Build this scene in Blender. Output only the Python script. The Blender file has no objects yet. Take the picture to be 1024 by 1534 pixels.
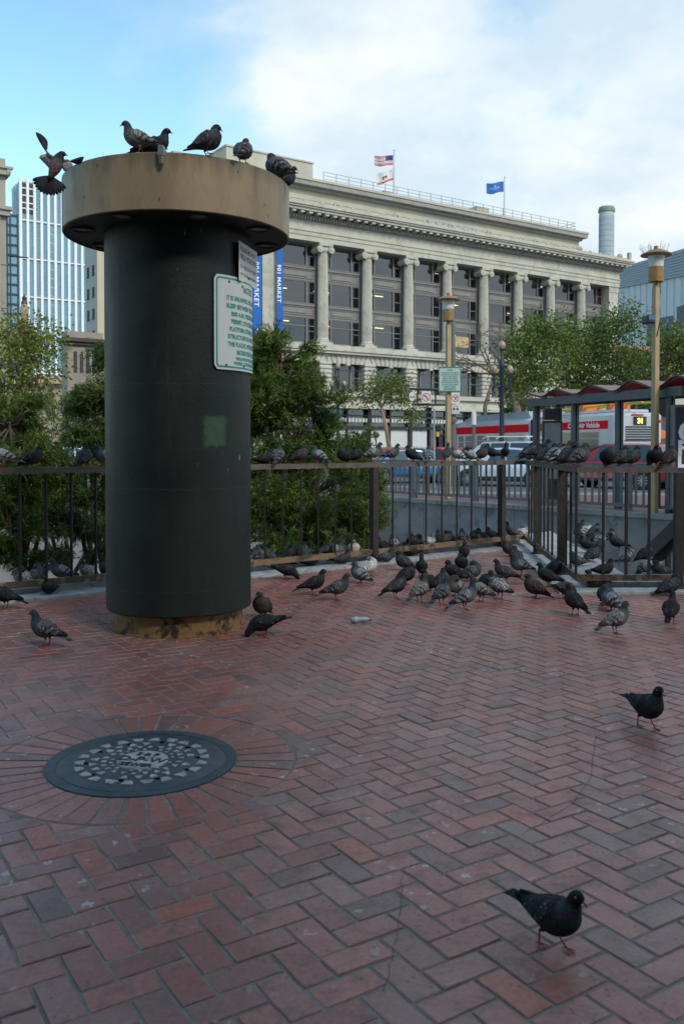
import bpy, bmesh, math, random
from mathutils import Vector, Matrix, noise as mnoise
R = math.radians
C = bpy.context.scene.collection
scene = bpy.context.scene
rnd = random.Random(7)

# ------------------------------------------------------------ camera
F_PX, CAM_H, PITCH = 1340.0, 1.45, R(1.2)
HOR = 668.0
CY = HOR + F_PX * math.tan(PITCH)
cam_d = bpy.data.cameras.new('camera')
cam = bpy.data.objects.new('camera', cam_d)
C.objects.link(cam)
cam.location = (0, 0, CAM_H)
cam.rotation_euler = (R(90) - PITCH, 0, 0)
cam_d.sensor_fit = 'HORIZONTAL'
cam_d.sensor_width = 24.0
cam_d.lens = F_PX / 1024 * 24.0
cam_d.shift_y = -(767 - CY) / 1024
cam_d.clip_start = 0.05
cam_d.clip_end = 6000
cam_d.dof.use_dof = True
cam_d.dof.focus_distance = 8.0
cam_d.dof.aperture_fstop = 4.5
scene.camera = cam


def ray(px, py):
    u = (px - 512) / F_PX
    v = -(py - CY) / F_PX
    return Vector((u, math.cos(PITCH) + v * math.sin(PITCH), -math.sin(PITCH) + v * math.cos(PITCH)))


def at(px, py, Y):
    d = ray(px, py)
    return Vector((0, 0, CAM_H)) + d * (Y / d.y)


def gp(px, py, z=0.0):
    d = ray(px, py)
    return Vector((0, 0, CAM_H)) + d * ((z - CAM_H) / d.z)


# ------------------------------------------------------------ object helpers
def tag(o, label=None, cat=None, group=None, kind=None):
    if label: o['label'] = label
    if cat: o['category'] = cat
    if group: o['group'] = group
    if kind: o['kind'] = kind
    return o


def thing(name, label, cat, loc=(0, 0, 0), rz=0.0, group=None):
    o = bpy.data.objects.new(name, None)
    o.empty_display_size = 0.1
    C.objects.link(o)
    o.location = loc
    o.rotation_euler = (0, 0, rz)
    return tag(o, label, cat, group)


class MB:
    def __init__(s):
        s.v, s.f, s.m, s.col = [], [], [], []
        s.usecol = False

    def add(s, vs, fs, mi=0):
        n = len(s.v)
        s.v.extend([tuple(v) for v in vs])
        s.f.extend([tuple(i + n for i in f) for f in fs])
        s.m.extend([mi] * len(fs))
        return s

    def box(s, x0, x1, y0, y1, z0, z1, mi=0, bev=0.0):
        if bev > 0:
            b = min(bev, (x1 - x0) * .45, (y1 - y0) * .45, (z1 - z0) * .45)
            # chamfered box: 24 verts
            vs = []; fs = []
            def P(ix, iy, iz, ax):
                x = (x0, x1)[ix]; y = (y0, y1)[iy]; z = (z0, z1)[iz]
                sx, sy, sz = (1, -1)[ix] * b, (1, -1)[iy] * b, (1, -1)[iz] * b
                if ax == 0: return (x, y + sy, z + sz)
                if ax == 1: return (x + sx, y, z + sz)
                return (x + sx, y + sy, z)
            idx = {}
            for ix in (0, 1):
                for iy in (0, 1):
                    for iz in (0, 1):
                        for ax in (0, 1, 2):
                            idx[ix, iy, iz, ax] = len(vs); vs.append(P(ix, iy, iz, ax))
            for i in (0, 1):
                q = [(0, 0), (1, 0), (1, 1), (0, 1)]
                fs.append([idx[i, a, c, 0] for a, c in (q if i else q[::-1])])
                fs.append([idx[a, i, c, 1] for a, c in (q[::-1] if i else q)])
                fs.append([idx[a, c, i, 2] for a, c in (q if i else q[::-1])])
            for a in (0, 1):
                for c in (0, 1):
                    fs.append([idx[a, c, 0, 0], idx[a, c, 0, 1], idx[a, c, 1, 1], idx[a, c, 1, 0]][::1 if (a + c) % 2 else -1])
                    fs.append([idx[a, 0, c, 0], idx[a, 0, c, 2], idx[a, 1, c, 2], idx[a, 1, c, 0]][::-1 if (a + c) % 2 else 1])
                    fs.append([idx[0, a, c, 1], idx[0, a, c, 2], idx[1, a, c, 2], idx[1, a, c, 1]][::1 if (a + c) % 2 else -1])
                    for d in (0, 1):
                        k = (a + c + d) % 2
                        fs.append([idx[a, c, d, 0], idx[a, c, d, 1], idx[a, c, d, 2]][::-1 if k == 0 else 1])
            return s.add(vs, fs, mi)
        vs = [(x, y, z) for x in (x0, x1) for y in (y0, y1) for z in (z0, z1)]
        fs = [(0, 1, 3, 2), (4, 6, 7, 5), (0, 4, 5, 1), (2, 3, 7, 6), (0, 2, 6, 4), (1, 5, 7, 3)]
        return s.add(vs, fs, mi)

    def xbox(s, M, hx, hy, hz, mi=0):
        """box centred on matrix M"""
        vs = [M @ Vector((x, y, z)) for x in (-hx, hx) for y in (-hy, hy) for z in (-hz, hz)]
        fs = [(0, 1, 3, 2), (4, 6, 7, 5), (0, 4, 5, 1), (2, 3, 7, 6), (0, 2, 6, 4), (1, 5, 7, 3)]
        return s.add(vs, fs, mi)

    def bar(s, a, b, w, h, mi=0, up=(0, 0, 1)):
        """rectangular bar from a to b, w across, h along up"""
        a = Vector(a); b = Vector(b); t = (b - a); L = t.length; t.normalize()
        sd = t.cross(Vector(up))
        if sd.length < 1e-5: sd = Vector((1, 0, 0))
        sd.normalize(); n = sd.cross(t)
        vs = []
        for p in (a, b):
            for (i, j) in ((-1, -1), (1, -1), (1, 1), (-1, 1)):
                vs.append(p + sd * i * w / 2 + n * j * h / 2)
        return s.add(vs, [(3, 2, 1, 0), (4, 5, 6, 7), (0, 1, 5, 4), (1, 2, 6, 5), (2, 3, 7, 6), (3, 0, 4, 7)], mi)

    def tube(s, pts, rad, n=8, mi=0, cap=True):
        pts = [Vector(p) for p in pts]
        if not isinstance(rad, (list, tuple)): rad = [rad] * len(pts)
        vs = []; ref = None
        for i, p in enumerate(pts):
            t = (pts[min(i + 1, len(pts) - 1)] - pts[max(i - 1, 0)])
            if t.length < 1e-9: t = Vector((0, 0, 1))
            t.normalize()
            if ref is None:
                ref = Vector((1, 0, 0)) if abs(t.x) < .8 else Vector((0, 1, 0))
            sd = (ref - t * ref.dot(t)).normalized(); ref = sd
            up = t.cross(sd)
            for k in range(n):
                a = 2 * math.pi * k / n
                vs.append(p + (sd * math.cos(a) + up * math.sin(a)) * rad[i])
        fs = []
        for i in range(len(pts) - 1):
            for k in range(n):
                k2 = (k + 1) % n
                fs.append((i * n + k, i * n + k2, (i + 1) * n + k2, (i + 1) * n + k))
        if cap:
            fs.append(tuple(range(n))[::-1]); fs.append(tuple((len(pts) - 1) * n + k for k in range(n)))
        return s.add(vs, fs, mi)

    def lathe(s, prof, n=24, mi=0, cx=0, cy=0, a0=0.0, a1=2 * math.pi, caps=True):
        full = abs(a1 - a0 - 2 * math.pi) < 1e-6
        m = n if full else n + 1
        vs = []
        for (r, z) in prof:
            for k in range(m):
                a = a0 + (a1 - a0) * k / n
                vs.append((cx + r * math.cos(a), cy + r * math.sin(a), z))
        fs = []
        for i in range(len(prof) - 1):
            for k in range(n):
                k2 = (k + 1) % m
                fs.append((i * m + k, i * m + k2, (i + 1) * m + k2, (i + 1) * m + k))
        if full and caps:
            if prof[0][0] > 1e-6: fs.append(tuple(range(m))[::-1])
            if prof[-1][0] > 1e-6: fs.append(tuple((len(prof) - 1) * m + k for k in range(m)))
        return s.add(vs, fs, mi)

    def prism(s, poly, d0, d1, axis='y', mi=0):
        """extrude a 2D polygon. axis y: poly=(x,z); axis x: poly=(y,z); axis z: poly=(x,y)"""
        def P(a, b, d):
            return {'y': (a, d, b), 'x': (d, a, b), 'z': (a, b, d)}[axis]
        n = len(poly)
        vs = [P(a, b, d0) for a, b in poly] + [P(a, b, d1) for a, b in poly]
        fs = [tuple(range(n)), tuple(range(2 * n - 1, n - 1, -1))]
        for i in range(n):
            j = (i + 1) % n
            fs.append((i, i + n, j + n, j))
        return s.add(vs, fs, mi)

    def build(s, name, mats, parent=None, smooth=False, loc=None, fixn=True, attr=None):
        me = bpy.data.meshes.new(name)
        me.from_pydata(s.v, [], s.f)
        if not isinstance(mats, (list, tuple)): mats = [mats]
        for m in mats: me.materials.append(m)
        if len(mats) > 1: me.polygons.foreach_set('material_index', s.m)
        if attr is not None:
            ca = me.color_attributes.new('Col', 'FLOAT_COLOR', 'POINT')
            ca.data.foreach_set('color', attr)
        if fixn:
            bm = bmesh.new(); bm.from_mesh(me)
            bmesh.ops.recalc_face_normals(bm, faces=bm.faces)
            bm.to_mesh(me); bm.free()
        if smooth is True:
            me.polygons.foreach_set('use_smooth', [True] * len(me.polygons))
        me.update()
        if smooth == 'auto':
            me.set_sharp_from_angle(angle=R(38))
        o = bpy.data.objects.new(name, me)
        C.objects.link(o)
        if parent is not None: o.parent = parent
        if loc is not None: o.location = loc
        return o


def copy_tree(o, parent=None):
    c = o.copy(); C.objects.link(c)
    c.parent = parent
    for ch in list(o.children): copy_tree(ch, c)
    return c


def frame_text(body, size, extrude=0.0, align='CENTER', spacing=1.0, shear=0.0, bold=0.0):
    cu = bpy.data.curves.new('lettering', 'FONT')
    cu.body = body; cu.size = size; cu.extrude = extrude; cu.align_x = align
    cu.space_character = spacing; cu.shear = shear; cu.offset = bold; cu.resolution_u = 3
    ob = bpy.data.objects.new('lettering', cu); C.objects.link(ob)
    dg = bpy.context.evaluated_depsgraph_get(); dg.update()
    me = bpy.data.meshes.new_from_object(ob.evaluated_get(dg))
    vs = [v.co.copy() for v in me.vertices]; fs = [tuple(p.vertices) for p in me.polygons]
    bpy.data.objects.remove(ob); bpy.data.curves.remove(cu); bpy.data.meshes.remove(me)
    return vs, fs


# ------------------------------------------------------------ materials
def nodes_of(m):
    m.use_nodes = True
    nt = m.node_tree
    b = next(n for n in nt.nodes if n.type == 'BSDF_PRINCIPLED')
    return nt, b


def N(nt, t, **k):
    n = nt.nodes.new(t)
    for a, v in k.items():
        if a.startswith('i_'): n.inputs[a[2:].replace('_', ' ')].default_value = v
        else: setattr(n, a, v)
    return n


def lk(nt, a, b): nt.links.new(a, b)


def mixrgb(nt, fac, a, b, mode='MIX'):
    n = nt.nodes.new('ShaderNodeMix'); n.data_type = 'RGBA'; n.blend_type = mode
    for sock, val in ((n.inputs[0], fac), (n.inputs[6], a), (n.inputs[7], b)):
        if hasattr(val, 'links') or hasattr(val, 'is_linked'): lk(nt, val, sock)
        else:
            sock.default_value = val if not isinstance(val, tuple) or len(val) == 4 else (*val, 1)
    return n.outputs[2]


def ramp(nt, fac, pts):
    n = nt.nodes.new('ShaderNodeValToRGB')
    while len(n.color_ramp.elements) < len(pts): n.color_ramp.elements.new(.5)
    for e, (p, c) in zip(n.color_ramp.elements, pts):
        e.position = p
        e.color = (c, c, c, 1) if isinstance(c, (int, float)) else (*c, 1)
    lk(nt, fac, n.inputs[0])
    return n.outputs[0]


def noise_tex(nt, scale, detail=4, rough=.55, vec=None, stretch=None, coord='Object'):
    tc = N(nt, 'ShaderNodeTexCoord')
    src = tc.outputs[coord]
    if stretch:
        mp = N(nt, 'ShaderNodeMapping'); mp.inputs['Scale'].default_value = stretch
        lk(nt, src, mp.inputs[0]); src = mp.outputs[0]
    n = N(nt, 'ShaderNodeTexNoise'); n.inputs['Scale'].default_value = scale
    n.inputs['Detail'].default_value = detail; n.inputs['Roughness'].default_value = rough
    lk(nt, src, n.inputs['Vector'])
    return n.outputs['Fac']


def mat(name, col, rough=.6, metal=0.0, var=.18, scale=3.0, bump=0.0, bscale=60.0, stain=None, stain_th=.6,
        stain_scale=6.0, stretch=None, emit=None, estr=1.0, spec=None, rvar=0.0, coat=0.0):
    m = bpy.data.materials.new(name)
    nt, b = nodes_of(m)
    b.inputs['Roughness'].default_value = rough
    b.inputs['Metallic'].default_value = metal
    if spec is not None: b.inputs['Specular IOR Level'].default_value = spec
    if coat: b.inputs['Coat Weight'].default_value = coat; b.inputs['Coat Roughness'].default_value = .08
    if var > 0:
        f = noise_tex(nt, scale, stretch=stretch)
        lo = tuple(max(0, c * (1 - var)) for c in col); hi = tuple(min(1, c * (1 + var)) for c in col)
        c = mixrgb(nt, ramp(nt, f, [(.3, 0.0), (.7, 1.0)]), lo, hi)
    else:
        rgb = N(nt, 'ShaderNodeRGB'); rgb.outputs[0].default_value = (*col, 1); c = rgb.outputs[0]
    if stain is not None:
        f2 = noise_tex(nt, stain_scale, 6, .65, stretch=stretch)
        c = mixrgb(nt, ramp(nt, f2, [(stain_th - .04, 0.0), (stain_th + .05, 1.0)]), c, stain)
    lk(nt, c, b.inputs['Base Color'])
    if rvar:
        f4 = noise_tex(nt, scale * 2.3, 5)
        mr = N(nt, 'ShaderNodeMapRange'); lk(nt, f4, mr.inputs[0])
        mr.inputs[1].default_value = .3; mr.inputs[2].default_value = .7
        mr.inputs[3].default_value = max(0, rough - rvar); mr.inputs[4].default_value = min(1, rough + rvar)
        lk(nt, mr.outputs[0], b.inputs['Roughness'])
    if bump:
        f3 = noise_tex(nt, bscale, 5)
        bn = N(nt, 'ShaderNodeBump'); bn.inputs['Strength'].default_value = bump
        bn.inputs['Distance'].default_value = .01
        lk(nt, f3, bn.inputs['Height']); lk(nt, bn.outputs[0], b.inputs['Normal'])
    if emit is not None:
        b.inputs['Emission Color'].default_value = (*emit, 1); b.inputs['Emission Strength'].default_value = estr
    return m


def attr_mat(name, rough=.6, nscale=30.0, nvar=.25, bump=.0, bscale=80., transl=0.0, spec=None):
    m = bpy.data.materials.new(name)
    nt, b = nodes_of(m)
    a = N(nt, 'ShaderNodeAttribute'); a.attribute_name = 'Col'
    f = noise_tex(nt, nscale, 4)
    mr = N(nt, 'ShaderNodeMapRange'); lk(nt, f, mr.inputs[0])
    mr.inputs[1].default_value = .3; mr.inputs[2].default_value = .7
    mr.inputs[3].default_value = 1 - nvar; mr.inputs[4].default_value = 1 + nvar
    vm = N(nt, 'ShaderNodeVectorMath', operation='SCALE'); lk(nt, a.outputs['Color'], vm.inputs[0]); lk(nt, mr.outputs[0], vm.inputs['Scale'])
    lk(nt, vm.outputs[0], b.inputs['Base Color'])
    b.inputs['Roughness'].default_value = rough
    if spec is not None: b.inputs['Specular IOR Level'].default_value = spec
    if transl > 0:
        out = next(n for n in nt.nodes if n.type == 'OUTPUT_MATERIAL')
        tr = N(nt, 'ShaderNodeBsdfTranslucent'); lk(nt, vm.outputs[0], tr.inputs[0])
        mx = N(nt, 'ShaderNodeMixShader'); mx.inputs[0].default_value = transl
        lk(nt, b.outputs[0], mx.inputs[1]); lk(nt, tr.outputs[0], mx.inputs[2]); lk(nt, mx.outputs[0], out.inputs[0])
    if bump:
        f3 = noise_tex(nt, bscale, 4)
        bn = N(nt, 'ShaderNodeBump'); bn.inputs['Strength'].default_value = bump; bn.inputs['Distance'].default_value = .01
        lk(nt, f3, bn.inputs['Height']); lk(nt, bn.outputs[0], b.inputs['Normal'])
    return m


def glass_mat(name, tint=(.02, .03, .04), rough=.05, see=0.0):
    m = bpy.data.materials.new(name)
    nt, b = nodes_of(m)
    b.inputs['Base Color'].default_value = (*tint, 1); b.inputs['Roughness'].default_value = rough
    b.inputs['IOR'].default_value = 1.5
    if see > 0:
        out = next(n for n in nt.nodes if n.type == 'OUTPUT_MATERIAL')
        tr = N(nt, 'ShaderNodeBsdfTransparent'); tr.inputs[0].default_value = (.75, .82, .85, 1)
        gl = N(nt, 'ShaderNodeBsdfGlossy'); gl.inputs['Roughness'].default_value = rough; gl.inputs['Color'].default_value = (.9, .95, 1, 1)
        mx = N(nt, 'ShaderNodeMixShader'); mx.inputs[0].default_value = 1 - see
        lk(nt, tr.outputs[0], mx.inputs[1]); lk(nt, gl.outputs[0], mx.inputs[2]); lk(nt, mx.outputs[0], out.inputs[0])
    return m


# ------------------------------------------------------------ sky and light
scene.view_settings.view_transform = 'Standard'
scene.view_settings.look = 'None'
scene.view_settings.exposure = 0.7
scene.view_settings.gamma = 1
SUN_DIR = Vector((.42, -.62, .62)).normalized()      # towards the sun
el = math.asin(SUN_DIR.z); az = math.atan2(SUN_DIR.x, SUN_DIR.y)
w = bpy.data.worlds.new('World'); scene.world = w; w.use_nodes = True
nt = w.node_tree
bg = next(n for n in nt.nodes if n.type == 'BACKGROUND')
sky = N(nt, 'ShaderNodeTexSky'); sky.sky_type = 'NISHITA'; sky.sun_disc = False
sky.sun_elevation = el; sky.sun_rotation = az; sky.air_density = 1.0; sky.dust_density = .6; sky.ozone_density = 1.6
tc = N(nt, 'ShaderNodeTexCoord')
sep = N(nt, 'ShaderNodeSeparateXYZ'); lk(nt, tc.outputs['Generated'], sep.inputs[0])
zz = N(nt, 'ShaderNodeMath', operation='MAXIMUM'); lk(nt, sep.outputs[2], zz.inputs[0]); zz.inputs[1].default_value = 0.0
za = N(nt, 'ShaderNodeMath', operation='ADD'); lk(nt, zz.outputs[0], za.inputs[0]); za.inputs[1].default_value = .32
dx = N(nt, 'ShaderNodeMath', operation='DIVIDE'); lk(nt, sep.outputs[0], dx.inputs[0]); lk(nt, za.outputs[0], dx.inputs[1])
dy = N(nt, 'ShaderNodeMath', operation='DIVIDE'); lk(nt, sep.outputs[1], dy.inputs[0]); lk(nt, za.outputs[0], dy.inputs[1])
cmb = N(nt, 'ShaderNodeCombineXYZ'); lk(nt, dx.outputs[0], cmb.inputs[0]); lk(nt, dy.outputs[0], cmb.inputs[1]); cmb.inputs[2].default_value = 5.3
n1 = N(nt, 'ShaderNodeTexNoise'); n1.inputs['Scale'].default_value = SKY_SCALE if 'SKY_SCALE' in globals() else 1.9
n1.inputs['Detail'].default_value = 9; n1.inputs['Roughness'].default_value = .52; n1.inputs['Distortion'].default_value = .25
lk(nt, cmb.outputs[0], n1.inputs['Vector'])
# more cloud low down and to the right, as a bank does
hz = N(nt, 'ShaderNodeMapRange'); lk(nt, sep.outputs[2], hz.inputs[0])
hz.inputs[1].default_value = .24; hz.inputs[2].default_value = .41; hz.inputs[3].default_value = .12; hz.inputs[4].default_value = -.02
rt = N(nt, 'ShaderNodeMapRange'); lk(nt, sep.outputs[0], rt.inputs[0])
rt.inputs[1].default_value = -.30; rt.inputs[2].default_value = .0; rt.inputs[3].default_value = -.09; rt.inputs[4].default_value = .045
s1 = N(nt, 'ShaderNodeMath', operation='ADD'); lk(nt, n1.outputs['Fac'], s1.inputs[0]); lk(nt, hz.outputs[0], s1.inputs[1])
s2 = N(nt, 'ShaderNodeMath', operation='ADD'); lk(nt, s1.outputs[0], s2.inputs[0]); lk(nt, rt.outputs[0], s2.inputs[1])
cl = ramp(nt, s2.outputs[0], [(.43, 0.0), (.51, .30), (.565, .85), (.66, 1.0)])
SKY_STR = 0.14
skyc = mixrgb(nt, 1.0, sky.outputs[0], (1.10, 1.30, 1.17, 1), 'MULTIPLY')
n2 = N(nt, 'ShaderNodeTexNoise'); n2.inputs['Scale'].default_value = 4.2; n2.inputs['Detail'].default_value = 8; n2.inputs['Roughness'].default_value = .55; lk(nt, cmb.outputs[0], n2.inputs['Vector'])
cc_ = mixrgb(nt, ramp(nt, n2.outputs['Fac'], [(.36, 0.0), (.62, 1.0)]), (3.1, 3.75, 4.2, 1), (4.3, 4.5, 4.6, 1))
cloud = mixrgb(nt, cl, skyc, cc_)
lk(nt, cloud, bg.inputs[0]); bg.inputs[1].default_value = SKY_STR

sd = bpy.data.lights.new('sun', 'SUN'); so = bpy.data.objects.new('sun', sd); C.objects.link(so)
sd.energy = 1.5; sd.angle = R(14); sd.color = (1, .93, .84)
so.location = (20, -20, 40)
so.rotation_euler = SUN_DIR.to_track_quat('Z', 'Y').to_euler()
# ------------------------------------------------------------ layout lines
FA = Vector((-8.0, 4.76)); FL = Vector((-3.2, 8.38)); FB = Vector((.36, 11.08)); FC = Vector((2.66, 13.0))
FD = Vector((2.37, 8.94)); FE = Vector((3.38, 8.94)); FF = Vector((7.0, 8.94))
line = [FA, FL, FB, FC, FD, FE, FF]


def offset_line(pts, d):
    out = []
    for i, p in enumerate(pts):
        ns = []
        if i > 0:
            t = (p - pts[i - 1]).normalized(); ns.append(Vector((-t.y, t.x)))
        if i < len(pts) - 1:
            t = (pts[i + 1] - p).normalized(); ns.append(Vector((-t.y, t.x)))
        n = sum(ns, Vector((0, 0))).normalized()
        k = d / max(.35, n.dot(ns[0]))
        out.append(p + n * k)
    return out


near_edge = offset_line(line, -.23)
inner_edge = offset_line(line, .62)
# far wall of the stairwell
W0 = Vector((.2, 26.55)); W1 = Vector((14.5, 9.7))
# pit outline
pit = [v.copy() for v in inner_edge] + [Vector((14.5, 9.5)), Vector((14.5, 9.7)), W0, Vector((-14.0, 20.0))]
pit = [Vector((-8.6, 5.1))] + inner_edge[1:-1] + [Vector((14.5, inner_edge[-2].y)), W1, W0, Vector((-16.0, 18.0))]

M_mortar = mat('paver_mortar', (.165, .155, .13), .9, var=.35, scale=9, bump=.5, bscale=160)
M_plaza = mat('distant_brick_paving', (.14, .06, .05), .6, var=.3, scale=4)
M_asphalt = mat('asphalt', (.085, .088, .092), .8, var=.25, scale=1.2, bump=.3, bscale=90)
M_conc = mat('blue_grey_concrete', (.29, .315, .32), .75, var=.3, scale=5, stain=(.08, .085, .085), stain_th=.6, stain_scale=14, bump=.4, bscale=60)
M_conc_wall = mat('stairwell_concrete', (.19, .20, .205), .8, var=.22, scale=1.2, stain=(.12, .125, .13), stain_th=.58, stain_scale=2.5, bump=.3, bscale=40)
M_kerb = mat('kerb_concrete', (.32, .31, .29), .8, var=.2)
M_white_paint = mat('road_paint', (.62, .62, .6), .7, var=.2, scale=8)


def fill_poly(outer, holes, z, name, m):
    bm = bmesh.new()
    def loop(pts):
        vs = [bm.verts.new((p.x, p.y, z)) for p in pts]
        return [bm.edges.new((vs[i], vs[(i + 1) % len(vs)])) for i in range(len(vs))]
    es = loop(outer)
    for h in holes: es += loop(h)
    bmesh.ops.triangle_fill(bm, use_beauty=True, use_dissolve=False, edges=es, normal=(0, 0, 1))
    for f in bm.faces:
        if f.normal.z < 0: f.normal_flip()
    me = bpy.data.meshes.new(name); bm.to_mesh(me); bm.free()
    me.materials.append(m)
    o = bpy.data.objects.new(name, me); C.objects.link(o)
    return o


V2 = lambda x, y: Vector((x, y))
KA, KB = V2(-60, 38.2), V2(60, 17.8)     # kerb line of the street beyond the plaza
g = fill_poly([V2(-60, -25), V2(60, -25), KB, KA], [pit], -.0042, 'plaza_ground', M_mortar)
tag(g, kind='structure')
# distant asphalt
b = MB(); b.add([(-3000, -3000, -.16), (3000, -3000, -.16), (3000, 4000, -.16), (-3000, 4000, -.16)], [(0, 1, 2, 3)])
# keep it out of the pit: split round it
b = MB()
def quad(b, a, c, d, e, z): b.add([(*a, z), (*c, z), (*d, z), (*e, z)], [(0, 1, 2, 3)])
Z = -.14
b = MB()
b.add([(-60, 38.2, Z), (60, 17.8, Z), (60, -25, Z), (3000, -25, Z), (3000, 4000, Z), (-3000, 4000, Z), (-3000, -25, Z), (-60, -25, Z)],
      [(0, 1, 4, 5), (1, 2, 3, 4), (0, 5, 6, 7)])
tag(b.build('street_asphalt', M_asphalt, fixn=False), kind='structure')
b = MB()
b.bar((KA.x, KA.y, -.065), (KB.x, KB.y, -.065), .16, .14)
tag(b.build('street_kerb', M_kerb), kind='structure')
# far side brick surface between stairwell wall and kerb
fs_ = fill_poly([W0 + V2(.15, .3), W1 + V2(.15, .3), V2(30, 9), V2(50, 19.3), V2(-40, 34.6), V2(-30, 22)], [], .0, 'far_sidewalk', M_plaza)
tag(fs_, kind='structure')
# lane lines
b = MB()
kd = (KB - KA).normalized(); kn = V2(-kd.y, kd.x)
if kn.y < 0: kn = -kn
for off, dash in ((3.4, False), (7.0, True), (10.6, True), (21, False)):
    L = (KB - KA).length; s = 0
    while s < L:
        e = s + (2.2 if dash else L)
        a = KA + kd * s + kn * off; c = KA + kd * min(e, L) + kn * off
        b.bar((a.x, a.y, Z + .004), (c.x, c.y, Z + .004), .13, .004)
        s = e + 4.5
tag(b.build('road_markings', M_white_paint), kind='structure')

# pit: ledge, walls, floor
b = MB()
n0 = near_edge; n1_ = inner_edge
for i in range(len(line) - 1):
    a, c, d, e = n0[i], n0[i + 1], n1_[i + 1], n1_[i]
    z0, z1 = -.2, .022
    vs = [(*a, z0), (*c, z0), (*d, -3.2), (*e, -3.2), (*a, z1), (*c, z1), (*d, z1), (*e, z1)]
    b.add(vs, [(4, 5, 6, 7), (0, 1, 5, 4), (2, 3, 7, 6)])
led = b.build('concrete_kerb', M_conc, fixn=False)
tag(led, kind='structure')
# raised plinth carrying the bottom rail inside
b = MB()
pl0 = offset_line(line, .10); pl1 = offset_line(line, .615)
for i in range(len(line) - 1):
    a, c, d, e = pl0[i], pl0[i + 1], pl1[i + 1], pl1[i]
    vs = [(*a, .02), (*c, .02), (*d, .02), (*e, .02), (*a, .075), (*c, .075), (*d, .075), (*e, .075)]
    b.add(vs, [(4, 5, 6, 7), (0, 1, 5, 4), (2, 3, 7, 6)])
LEDGE_Z = .075
tag(b.build('concrete_ledge', M_conc, fixn=False), kind='structure')

b = MB()
nw = (W1 - W0); wl = nw.length; nw.normalize(); wn = V2(-nw.y, nw.x)
if wn.y < 0: wn = -wn
# wall panels with joints
k = 0; s = 0
while s < wl:
    e = min(s + 3.1, wl)
    a = W0 + nw * (s + .01); c = W0 + nw * (e - .01)
    for (p, q, zlo, zhi, t) in ((a, c, -3.4, -.10, 0), (a, c, -.096, .012, -.05)):
        pa = p + wn * t; qa = q + wn * t; pb = p + wn * .42; qb = q + wn * .42
        b.add([(*pa, zlo), (*qa, zlo), (*qb, zlo), (*pb, zlo), (*pa, zhi), (*qa, zhi), (*qb, zhi), (*pb, zhi)],
              [(0, 1, 5, 4), (4, 5, 6, 7), (0, 4, 7, 3), (1, 2, 6, 5), (2, 3, 7, 6)])
    s = e
tw = b.build('retaining_wall', M_conc_wall)
tag(tw, 'long grey concrete retaining wall on the far side of the stairwell', 'retaining wall')
b = MB()
P0 = V2(-16, 18)
for p, q in ((P0, W0), (V2(-8.6, 5.1), P0)):
    b.bar((*p, -1.7), (*q, -1.7), .3, 3.4)
tag(b.build('retaining_wall', M_conc_wall), 'concrete wall behind the planted pit on the left, mostly hidden by bushes', 'retaining wall')
pf = fill_poly(pit, [], -3.3, 'stairwell_floor', M_conc_wall); tag(pf, kind='structure')
# planting bed the bushes grow from
M_soil = mat('soil', (.05, .04, .03), .95, var=.4, scale=6, bump=.8, bscale=30)
bed = fill_poly([inner_edge[0] + V2(-.3, .4), inner_edge[1] + V2(-.02, .03), inner_edge[2] + V2(-.02, .03), V2(.7, 12.6), V2(-.4, 14.5), V2(-9.5, 9.5)], [], -.55, 'planting_bed', M_soil)
tag(bed, kind='structure')
b = MB()
b.bar((.7, 12.6, -1.9), (-.4, 14.5, -1.9), .2, 2.8); b.bar((-.4, 14.5, -1.9), (-9.5, 9.5, -1.9), .2, 2.8)
tag(b.build('planter_wall', M_conc_wall), 'low grey concrete wall around the planting bed of the feathery bushes', 'planter wall')

# ------------------------------------------------------------ brick paving, real bricks
MH_C = V2(-.918, 4.09); MH_R = .418; RING_R = .70
BW, GAP = .1025, .0108
ang = R(32.5)
ca_, sa_ = math.cos(ang), math.sin(ang)


def clip(poly, n, d):
    """keep points with p.n >= d"""
    out = []
    for i in range(len(poly)):
        p, q = poly[i], poly[(i + 1) % len(poly)]
        a, c = p.dot(n) - d, q.dot(n) - d
        if a >= 0: out.append(p)
        if (a >= 0) != (c >= 0):
            out.append(p + (q - p) * (a / (a - c)))
    return out


def inside_line(p):
    # true when p is on the near side of near_edge
    if p.x <= n0[3].x + .0:
        for i in (0, 1, 2):
            a, c = n0[i], n0[i + 1]
            if a.x <= p.x <= c.x or (i == 0 and p.x < a.x):
                t = (p.x - a.x) / (c.x - a.x)
                return p.y < a.y + t * (c.y - a.y)
    return False


bv, bf, bc = [], [], []


def add_brick(poly, col, zj, tilt):
    n = len(poly)
    if n < 3: return
    cx = sum((p.x for p in poly)) / n; cy = sum((p.y for p in poly)) / n
    base = len(bv)
    k = 0
    for lvl, inset, z in ((0, 0.0, -.012), (1, 0.0, -.0035), (2, .0032, 0.0)):
        for p in poly:
            dx_, dy_ = cx - p.x, cy - p.y
            L = math.hypot(dx_, dy_) + 1e-9
            x = p.x + dx_ / L * inset * 1.3; y = p.y + dy_ / L * inset * 1.3
            zt = z + (zj + (x - cx) * tilt[0] + (y - cy) * tilt[1] if lvl else 0)
            bv.append((x, y, zt)); bc.extend((*col, 1))
    for l in (0, 1):
        for i in range(n):
            j = (i + 1) % n
            bf.append((base + l * n + i, base + l * n + j, base + (l + 1) * n + j, base + (l + 1) * n + i))
    bf.append(tuple(base + 2 * n + i for i in range(n)))


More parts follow.
